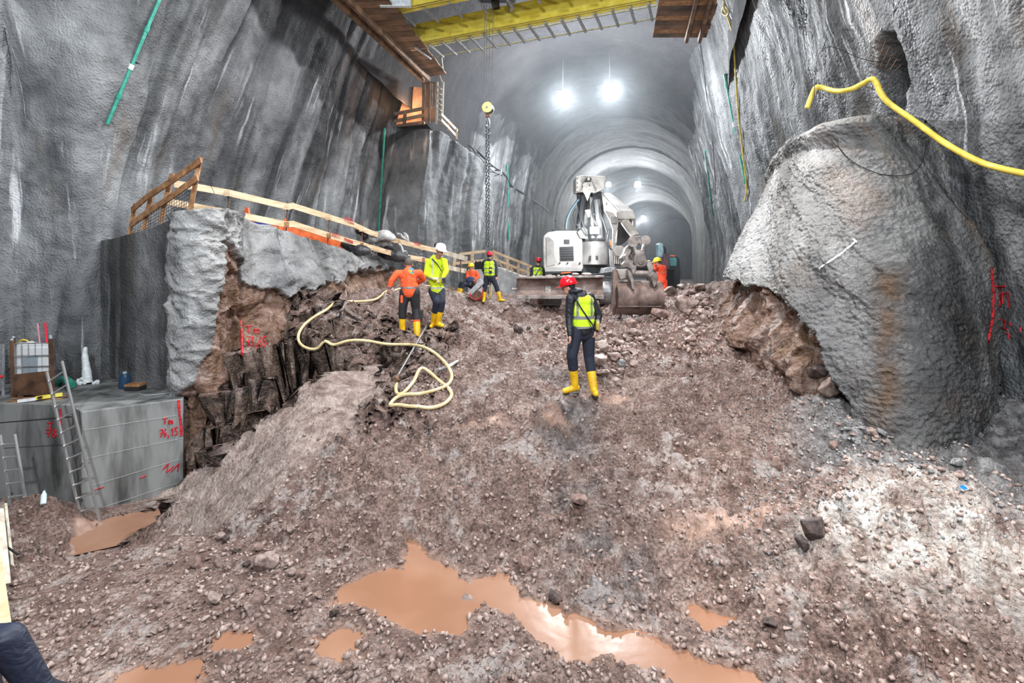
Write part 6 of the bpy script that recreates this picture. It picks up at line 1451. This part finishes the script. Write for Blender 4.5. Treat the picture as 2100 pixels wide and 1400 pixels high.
for (a, b, r) in ((1299, 495, .16), (1324, 492, .14)): MB().cyl(P(a, b, 14.95), P(a, b, 14.7), r, 20).build('knuckle', ST, sk_, smooth=True)
MB().cyl(P(1296, 494, 14.85), P(1326, 491, 14.85), .085, 14).build('link_pin', M['steel_dark'], sk_)
sp('clevis', ST, [(1307, 488), (1315, 488), (1315, 502), (1312, 502), (1311, 497), (1310, 502), (1307, 501)], 14.65, .2, bevel=.01)
sp('link_arm', ST, [(1292, 500), (1283, 508), (1279, 520), (1272, 530), (1283, 532), (1292, 522), (1300, 508)], 15.0, .25)
sp('link_arm', ST, [(1290, 506), (1300, 508), (1303, 524), (1297, 532), (1288, 520)], 15.1, .2)
hl = sp('h_link', ST, [(1298, 500), (1304, 500), (1306, 512), (1318, 512), (1321, 498), (1326, 499), (1322, 520), (1328, 536), (1326, 545), (1316, 548), (1304, 546), (1299, 538), (1303, 522)], 14.7, .22, bevel=.02)
MB().lathe(P(1314, 539, 14.7), [(.07, 0), (.05, .04)], (0, -1, 0)).build('boss', ST, hl)
cp_ = empty('quick_coupler', P(1308, 555, 14.8), None, None); cp_.name = 'quick_coupler'; cp_.parent = ex; cp_.matrix_parent_inverse = wmat(ex).inverted()
for nm, pts, Yq in (('coupler_ear', [(1280, 524), (1284, 520), (1288, 524), (1290, 532), (1300, 536), (1299, 542), (1306, 545), (1305, 556), (1298, 564), (1294, 552), (1286, 548), (1276, 550), (1275, 542), (1281, 536)], 14.6), ('coupler_ear', [(1328, 534), (1334, 533), (1340, 545), (1341, 552), (1335, 563), (1329, 566), (1330, 552), (1327, 545)], 14.6)):
    part(nm, ST, cp_, pts, Yq, .16)
MB().cyl(P(1298, 560, 14.7), P(1332, 561, 14.7), .09, 16).build('coupler_tube', ST, cp_, smooth=True); MB().cyl(P(1296, 547, 14.85), P(1332, 548, 14.85), .11, 16).build('coupler_pin', M['steel_dark'], cp_, smooth=True)
# bucket: curved shell seen from behind
bk = empty('bucket', P(1310, 610, 14.8), None, None); bk.name = 'bucket'; bk.parent = ex; bk.matrix_parent_inverse = wmat(ex).inverted()
xl, xr = PX(1266, 14.6), PX(1357, 14.6); cz_, cy_ = P(0, 612, 14.75).z, 14.85; R0 = .50
prof = [(math.radians(a)) for a in range(-62, 112, 6)]
def bpt(x, a, r): return Vector((x+.07*(1-math.cos(a))*0, cy_-r*math.cos(a), cz_+r*math.sin(a)*1.0))
mb = MB(); n = len(prof); m_ = 14; vs_ = []
for q in range(m_+1):
    x = xl+(xr-xl)*q/m_; bul = 1.0+.03*math.sin(PI*q/m_)
    for a in prof: vs_.append(bpt(x, a, R0*bul))
for q in range(m_+1):
    x = xl+(xr-xl)*q/m_
    for a in prof: vs_.append(bpt(x, a, R0-.04))
o_ = (m_+1)*n; fs = []
for q in range(m_):
    for i in range(n-1):
        fs.append((q*n+i, q*n+i+1, (q+1)*n+i+1, (q+1)*n+i)); fs.append((o_+q*n+i, o_+(q+1)*n+i, o_+(q+1)*n+i+1, o_+q*n+i+1))
    fs.append((q*n, (q+1)*n, o_+(q+1)*n, o_+q*n)); fs.append((q*n+n-1, o_+q*n+n-1, o_+(q+1)*n+n-1, (q+1)*n+n-1))
for q in (0, m_):
    for i in range(n-1): fs.append((q*n+i, o_+q*n+i, o_+q*n+i+1, q*n+i+1))
mb.add(vs_, fs); mb.build('bucket_shell', BK, bk, smooth=True)
for x, t in ((xl-.02, 1), (xr-.03, 1)):
    ol = [bpt(x, a, R0-.005) for a in prof]+[Vector((x, cy_+.42, cz_+.50)), Vector((x, cy_+.62, cz_+.1)), Vector((x, cy_+.30, cz_-.50))]
    MB().prism(ol, (.05, 0, 0)).build('side_plate', BK, bk, bevel=.01)
# reinforced left edge plate that juts towards the opening
part('side_cutter', BK, bk, [(1257, 552), (1261, 551), (1266, 552), (1268, 560), (1270, 573), (1262, 596), (1264, 625), (1252, 641), (1240, 645), (1252, 634), (1257, 600)], 14.62, .10, bevel=.01)
part('top_plate', ST, bk, [(1265, 552), (1287, 551), (1290, 570), (1272, 574), (1268, 562)], 14.55, .3, bevel=.02)
part('bucket_ear', ST, bk, [(1288, 553), (1294, 556), (1300, 572), (1302, 595), (1297, 594), (1293, 575), (1288, 564)], 14.30, .35)
part('bucket_ear', ST, bk, [(1332, 566), (1340, 556), (1348, 560), (1350, 575), (1342, 590), (1338, 576)], 14.32, .35)
MB().bar(P(1268, 627.5, 14.22), P(1356, 628, 14.22), .03, .02).build('wear_strip', ST, bk)
for k in range(4): MB().prism([Vector((xl+.1+.32*k, cy_+.3, cz_-.48)), Vector((xl+.24+.32*k, cy_+.3, cz_-.48)), Vector((xl+.20+.32*k, cy_+.55, cz_-.50)), Vector((xl+.14+.32*k, cy_+.55, cz_-.50))], (0, 0, .07)).build('tooth', ST, bk)
# dozer blade
bd = empty('dozer_blade', P(1148, 600, 16.4), None, None); bd.name = 'dozer_blade'; bd.parent = ex; bd.matrix_parent_inverse = wmat(ex).inverted()
mb = MB(); xl2, xr2 = PX(1057, 16.5), PX(1238, 16.3); zt_, zb_ = P(0, 568, 16.4).z, P(0, 610, 16.4).z; nn = 12; vs_ = []
for q in (0, 1):
    for i in range(nn+1):
        t = i/nn; y = 16.25+.16*math.sin(PI*t)*1.0+.05*t; z = zb_+(zt_-zb_)*t; x = (xl2 if q == 0 else xr2)
        vs_.append((x+(.05*t if q == 0 else 0), y+(0 if q else .2), z+(-.04*t if q == 0 else 0)))
        vs_.append((x+(.05*t if q == 0 else 0), y+.06+(0 if q else .2), z+(-.04*t if q == 0 else 0)))
w_ = 2*(nn+1); fs = []
for i in range(nn):
    a = 2*i; fs += [(a, a+2, w_+a+2, w_+a), (a+1, w_+a+1, w_+a+3, a+3), (a, a+1, a+3, a+2), (w_+a, w_+a+2, w_+a+3, w_+a+1)]
fs += [(0, w_, w_+1, 1), (2*nn, 2*nn+1, w_+2*nn+1, w_+2*nn)]
mb.add(vs_, fs); mb.build('blade_plate', BK, bd, smooth=True)
MB().bar((xl2-.02, 16.40, zt_-.02), (xr2, 16.2, zt_+.02), .10, .07).build('top_edge', ST, bd, bevel=.01); MB().bar((xl2, 16.42, zb_+.02), (xr2, 16.22, zb_+.02), .04, .12).build('cutting_edge', ST, bd, bevel=.01)
MB().tube([P(1050, 593, 16.5), P(1060, 593, 16.5)], .04, 8).build('end_pin', ST, bd)
for xx in (PX(1120, 17.4), PX(1215, 17.4)): MB().bar((xx, 16.5, zb_+.25), (xx, 18.0, g0+.45), .22, .25).build('push_arm', ST, bd, bevel=.02)
# heap of mud carried on the blade top
mb = MB(); 
for k in range(40):
    t = random.random(); mb.ell((xl2+.1+(xr2-xl2-.2)*t, 16.50+random.uniform(-.03, .25)+.15*(1-t), zt_+random.uniform(-.06, .03)), (random.uniform(.05, .16), .08, random.uniform(.02, .06)), n=7, m=5)
mb.build('mud_on_blade', RM[0], bd, smooth=False)['kind'] = 'stuff'
# tracks
def track(xc, nm='crawler_track'):
    t = empty(nm, (xc, 18.8, g0), None, None); t.name = nm; t.parent = ex; t.matrix_parent_inverse = wmat(ex).inverted()
    r = .46; y0_, y1_ = 17.35, 20.6; path = []
    for k in range(13): a = PI/2+PI*k/12; path.append((y0_+r*math.cos(a), g0+r+r*math.sin(a)))
    for k in range(1, 16): path.append((y0_+(y1_-y0_)*k/16, g0))
    for k in range(13): a = -PI/2+PI*k/12; path.append((y1_+r*math.cos(a), g0+r+r*math.sin(a)))
    for k in range(1, 16): path.append((y1_+(y0_-y1_)*k/16, g0+2*r))
    ol = [Vector((xc-.26, y, z)) for y, z in path]; MB().prism([Vector((v.x, y0_+(v.y-y0_)*.985, g0+r+(v.z-g0-r)*.90)) for v in ol], (.52, 0, 0)).build('track_frame', DK, t)
    n_ = len(path)
    for i in range(n_):
        y, z = path[i]; y2, z2 = path[(i+1) % n_]; MB().bar((xc-.30, (y+y2)/2, (z+z2)/2), (xc+.30, (y+y2)/2, (z+z2)/2), .15, .035, (0, -(z2-z)*-1, (y2-y)*-1) if False else Vector((0, z2-z, -(y2-y))).normalized()).build('track_shoe', M['galv'] if y < 18 else ST, t)
track(PX(1247, 17.0)+.05); track(PX(1125, 17.5)+.1)
part('undercarriage', DK, ex, [(1140, 560), (1238, 560), (1238, 590), (1140, 592)], 17.9, 2.4)
for px in (1200, 1206, 1180): MB().ell(P(px, 562, 16.9), (.12, .1, .05)).build('debris_lump', RM[2], ex)
MB().bar(P(1150, 560, 17.0), P(1170, 558, 17.0), .1, .04).build('orange_strip', M['orange_tarp'], ex)
# hoses
for pts, r, m in ((([(1187, 408), (1174, 425), (1163, 448), (1160, 470)]), .035, mat('blue_grey_hose', (.06, .11, .14), .4)), (([(1196, 400), (1190, 430), (1195, 460), (1206, 482)]), .03, HS), (([(1222, 400), (1214, 420), (1218, 450), (1230, 470)]), .03, HS), (([(1180, 428), (1176, 445), (1184, 462), (1190, 452), (1186, 430)]), .022, HS), (([(1238, 400), (1230, 430), (1238, 455), (1246, 480)]), .035, HS), (([(1250, 470), (1246, 490), (1252, 510), (1262, 505)]), .03, HS)):
    MB().tube(spline([P(a, b, 17.35) for a, b in pts], 6), r, 7).build('hydraulic_hose', m, ex, smooth='full')
# work light
wlp = P(1220, 472, 17.1); wk = empty('work_light', wlp, None, None); wk.name = 'work_light'; wk.parent = ex; wk.matrix_parent_inverse = wmat(ex).inverted()
MB().box(wlp+Vector((0, .1, 0)), (.34, .14, .26)).build('lamp_housing', M['steel_dark'], wk, bevel=.02); MB().box(wlp+Vector((0, .015, 0)), (.28, .02, .20)).build('lamp_glass', M['lamp_glow'], wk)

# ================================================================== SECOND EXCAVATOR
Y2 = 30.0; TE = noisy('teal_grey_paint', (.10, .20, .23), (.30, .42, .46), 2, .4); DM = noisy('dark_maroon_paint', (.04, .02, .025), (.12, .05, .06), 2, .5)
ex2 = empty('excavator', (PX(1375, Y2), Y2+1, ground_z(PX(1375, Y2), Y2+1)), 'small dark excavator with teal-glazed cab deep in the tunnel behind the orange worker', 'excavator')
part('boom', TE, ex2, [(1350, 501), (1353, 498), (1360, 498), (1362, 527), (1351, 527)], Y2-.8, .6, bevel=.03)
part('boom_head', M['steel_dark'], ex2, [(1360, 503), (1366, 508), (1367, 520), (1372, 552), (1364, 552), (1361, 525)], Y2-.6, .5)
part('stick', DM, ex2, [(1362, 520), (1370, 520), (1374, 552), (1360, 552)], Y2-1.0, .5)
cb2 = part('cab', mat('cab_dark', (.015, .02, .022), .4), ex2, [(1368, 529), (1372, 526), (1390, 526), (1394, 532), (1395, 553), (1368, 553)], Y2, 1.5, bevel=.04)
part('windscreen', mat('teal_glass', (.10, .28, .30), .15), cb2, [(1369, 530), (1373, 528), (1386, 528), (1388, 532), (1387, 545), (1370, 545)], Y2-.03, .03)
part('body', M['steel_dark'], ex2, [(1350, 536), (1368, 534), (1368, 556), (1350, 556)], Y2+.2, 1.6)
part('warning_beacon', M['orange_tarp'], ex2, [(1377, 523), (1385, 523), (1385, 526), (1377, 526)], Y2+.2, .3)
for xa in (1350, 1382): part('crawler_track', DK, ex2, [(xa, 556), (xa+3, 552), (xa+12, 552), (xa+14, 556), (xa+12, 594), (xa, 594)], Y2, 2.6)

# ================================================================== WHEELBARROWS
Yw = 17.0; gzw = ground_z(PX(972, Yw), Yw)
wb = empty('wheelbarrow', (PX(972, Yw), Yw, gzw), 'grey steel wheelbarrow tipped on its side beside the sitting worker', 'wheelbarrow')
tr_ = MB(); oo = [P(956, 603, Yw), P(962, 597, Yw), P(984, 572, Yw), P(991, 574, Yw), P(992, 582, Yw), P(966, 606, Yw)]
tr_.add([oo[0], oo[1], oo[2], oo[3], oo[4], oo[5]]+[q+Vector((.05, .45, .02)) for q in oo], [(0, 1, 7, 6), (1, 2, 8, 7), (2, 3, 9, 8), (3, 4, 10, 9), (4, 5, 11, 10), (5, 0, 6, 11), (6, 7, 8, 9, 10, 11), (0, 5, 4, 3, 2, 1)])
tr_.build('tray', M['galv'], wb, bevel=.02)
MB().tube(spline([P(964, 600, Yw-.02), P(968, 612, Yw-.02), P(984, 611, Yw), P(992, 590, Yw)], 4), .02, 6).build('frame_tube', M['red_paint'], wb)
MB().lathe(P(978, 607, Yw+.1), [(.16, -.04), (.19, -.03), (.19, .03), (.16, .04)], (.3, -1, 0), 20).build('wheel', M['rust'], wb)
Yw = 17.6
wb = empty('wheel_stand', (PX(1003, Yw), Yw, ground_z(PX(1003, Yw), Yw)), 'upright muddy wheel of a second barrow behind the striding worker', 'wheelbarrow')
ring = [Vector((PX(1001, Yw)+.10*math.cos(t), Yw, P(0, 595, Yw).z+.27*math.sin(t))) for t in [2*PI*k/24 for k in range(25)]]
MB().tube(ring, .045, 8, cap=False).build('tyre', M['hose_mud'], wb); MB().tube([P(1001, 602, Yw), P(1001, 588, Yw)], .02, 5).build('spoke', M['steel_dark'], wb)
MB().tube([P(1005, 608, Yw-.1), P(1004, 578, Yw-.1)], .02, 6).build('handle', M['hose_mud'], wb)
MB().box(P(1003, 580, Yw), (.16, .12, .12)).build('hub_box', M['steel_dark'], wb, bevel=.02)

# ================================================================== HOSE AND LANCE on the ground
def onfloor(px, py, up=.04, names=('floor', 'wall_bench')):
    g = hit(px, py, list(names)); return (g+Vector((0, 0, up))) if g is not None else P(px, py, 9)
hp2 = [(952, 606), (930, 600), (905, 592), (880, 585), (860, 588), (830, 592), (812, 597), (800, 607), (797, 614), (780, 617), (745, 618), (715, 622), (690, 628), (664, 638), (640, 652), (622, 668), (613, 682), (611, 696), (618, 708), (635, 716), (655, 716), (680, 711), (705, 700), (730, 697), (760, 699), (790, 706), (830, 706), (858, 708), (880, 716), (900, 730), (920, 752), (928, 772), (920, 788), (902, 797), (870, 806), (840, 811), (815, 818), (800, 828), (803, 838), (830, 842), (870, 843), (900, 838), (920, 828), (927, 815), (922, 803), (908, 790), (890, 775), (872, 760), (863, 755), (857, 762), (850, 780), (840, 798), (828, 810), (818, 814), (811, 808), (813, 790)]
hpts = []
for i, q in enumerate(hp2):
    f = onfloor(*q, up=.035)
    if 44 < i < 51: f = f+(P(q[0], q[1], f.y-.25)-P(q[0], q[1], f.y))      # the loop that stands off the ground
    hpts.append(f)
hy = [v.y for v in hpts]; n_ = len(hy); lo = list(hy)
for i in range(12, 36): lo[i] = min(hy[max(0, i-1):i+2])-.03
for _ in range(3): lo = [lo[0]]+[(lo[i-1]+lo[i]*2+lo[i+1])/4 for i in range(1, n_-1)]+[lo[-1]]
for i in range(12, 36): hpts[i] = P(hp2[i][0], hp2[i][1], min(lo[i], hy[i]-.02))
for i in list(range(1, 12))+list(range(36, n_-1)):
    ym = (hpts[i-1].y+hpts[i+1].y)/2
    if abs(hpts[i].y-ym) > .15: hpts[i] = P(hp2[i][0], hp2[i][1], ym)
hsp = spline(hpts, 6)
for _ in range(4):
    for i, v in enumerate(hsp):
        g_ = ground_z(v.x, v.y)+.03
        if v.z < g_: v.z += min(.12, g_-v.z)*.6
    for _k in range(3): hsp = [hsp[0]]+[(hsp[i-1]+hsp[i]*2+hsp[i+1])/4 for i in range(1, len(hsp)-1)]+[hsp[-1]]
tagit(MB().tube(hsp, .028, 10).build('drilling_hose', M['hose_mud'], None, smooth='full'), 'muddy cream hose looping over the rock ledge and twisting beside the steel lance', 'hose')
la, lb_ = onfloor(813, 789, .06), onfloor(874, 688, .10)
for k in range(21):
    q_ = la.lerp(lb_, k/20); df = ground_z(q_.x, q_.y)+.05-q_.z
    if df > 0: la.z += df*(1-k/20)*.9; lb_.z += df*(k/20)*.9
ln = empty('drill_lance', la, 'long grey steel lance lying on the rock at the end of the muddy hose', 'lance')
MB().tube([la, la.lerp(lb_, .5), lb_], .019, 10).build('tube', mat('lance_steel', (.16, .16, .155), .5, .5), ln); MB().cyl(la-(lb_-la).normalized()*.08, la+(lb_-la).normalized()*.06, .04).build('coupling', M['rust'], ln)
sc_ = [onfloor(a, b, .03) for a, b in ((900, 762), (912, 757), (925, 752), (936, 745), (941, 741))]
tagit(MB().tube(sc_, [.02, .035, .03, .025, .01], 6).build('white_splinter', M['sheet'], None), 'white splinter of scrap lying right of the hose loops', 'scrap')

# ================================================================== TUNNEL LAMPS
for i, (px, py, Y, lb) in enumerate(((1155, 195, 24.5, 'left one of the two big floodlights glaring under the vault'), (1252, 180, 23.5, 'right one of the two big floodlights glaring under the vault'), (1248, 378, 48, 'bright lamp half hidden behind the excavator boom head'), (1308, 378, 49, 'bright lamp in the clear right of the excavator boom head'), (1320, 447, 72, 'lowest and farthest bright lamp deep in the tunnel'), (1300, 449, 95, 'tiny faint lamp just left of the farthest bright lamp'))):
    c = P(px, py, Y); s = [1.35, 1.35, 1.35, 1.5, 1.8, .8][i]
    lt = empty('floodlight', c, lb, 'lamp')
    MB().box(c+Vector((0, .14*s, .02)), (.42*s, .16*s, .36*s)).build('housing', M['steel_dark'], lt, bevel=.02)
    MB().lathe(c+Vector((0, .05*s, 0)), [(.17*s, 0), (.17*s, .05*s)], (0, -1, 0), 24).build('lens', M['lamp_glow'] if i < 2 else M['lamp_soft'], lt)
    MB().tube([c+Vector((0, .15*s, .2*s)), c+Vector((0, .15*s, .2*s+1.6))], .02, 6).build('hanger', M['steel_dark'], lt)
# ================================================================== LIGHT
def lamp(kind, loc, energy, color=(1, 1, 1), size=.5, target=None, spot=None, blend=.5):
    l = bpy.data.lights.new('light', kind); l.energy = energy; l.color = color
    if kind == 'AREA': l.size = size; l.shape = 'DISK'
    else: l.shadow_soft_size = size
    if spot: l.spot_size = math.radians(spot); l.spot_blend = blend
    o = bpy.data.objects.new('light', l); COL.objects.link(o); o.location = loc
    if target is not None: o.rotation_euler = (Vector(target)-Vector(loc)).to_track_quat('-Z', 'Y').to_euler()
    return o
CW = (.92, .96, 1.0)
# site floodlights above and behind the photographer, and overhead past the top of the frame, all unseen
lamp('AREA', (-3.0, -1.0, 10.5), 1000, CW, .5, (-4, 9, 3.5))
lamp('AREA', (4.6, -.5, 8.6), 600, CW, .4, (1.5, 9, 3))
lamp('AREA', (2.6, 10.5, 13.2), 1350, (1, .97, .95), .5, (.6, 6.0, 2))
lamp('AREA', (-2.8, 9.5, 13.0), 480, CW, .5, (-4.5, 6.5, 2))
lamp('AREA', (0, 1.0, 12.5), 700, CW, .8, (-6, 15, 7))
lamp('SPOT', (4.6, 3.2, 8.2), 1900, (1, .97, .93), .12, (3.75, 4.9, 2.4), 50, .9)
# lamps in the tunnel are built with their fixtures
w = bpy.data.worlds.new('world'); SC.world = w; w.use_nodes = True
w.node_tree.nodes['Background'].inputs[0].default_value = (.55, .62, .72, 1); w.node_tree.nodes['Background'].inputs[1].default_value = .25
lamp('POINT', P(1220, 470, 16.6), 300, CW, .12)
for p_, e_ in ((P(1155, 195, 24.5), 2800), (P(1252, 180, 23.5), 2800), (P(1245, 378, 48), 1300), (P(1308, 378, 49), 1300), (P(1320, 447, 72), 2500), (P(1310, 452, 90), 2500)):  # deepest point light is added to brighten the dark tunnel end
    lamp('POINT', p_-Vector((0, .35, .35)), e_, CW, .25)
lamp('POINT', P(835, 215, 20.6), 60, (1, .55, .28), .1)

# haze volume added to stand in for lens glow around the lamps
def haze(nt, b):
    nt.nodes.remove(b); v = nt.nodes.new('ShaderNodeVolumeScatter'); v.inputs['Density'].default_value = .0045; v.inputs['Anisotropy'].default_value = .6; v.inputs['Color'].default_value = (.85, .93, 1, 1)
    nt.links.new(v.outputs[0], nt.nodes['Material Output'].inputs['Volume'])
hz = MB().prism([Vector((-8, 15.8, 3.0)), Vector((10, 15.8, 3.0)), Vector((38, 101, 3.0)), Vector((8, 101, 3.0))], (0, 0, 15)).build('glow_haze', mat('glow_haze', build=haze), None)
tagit(hz, 'thin bluish haze added for the lens glow around the tunnel lamps', 'haze', kind='stuff')
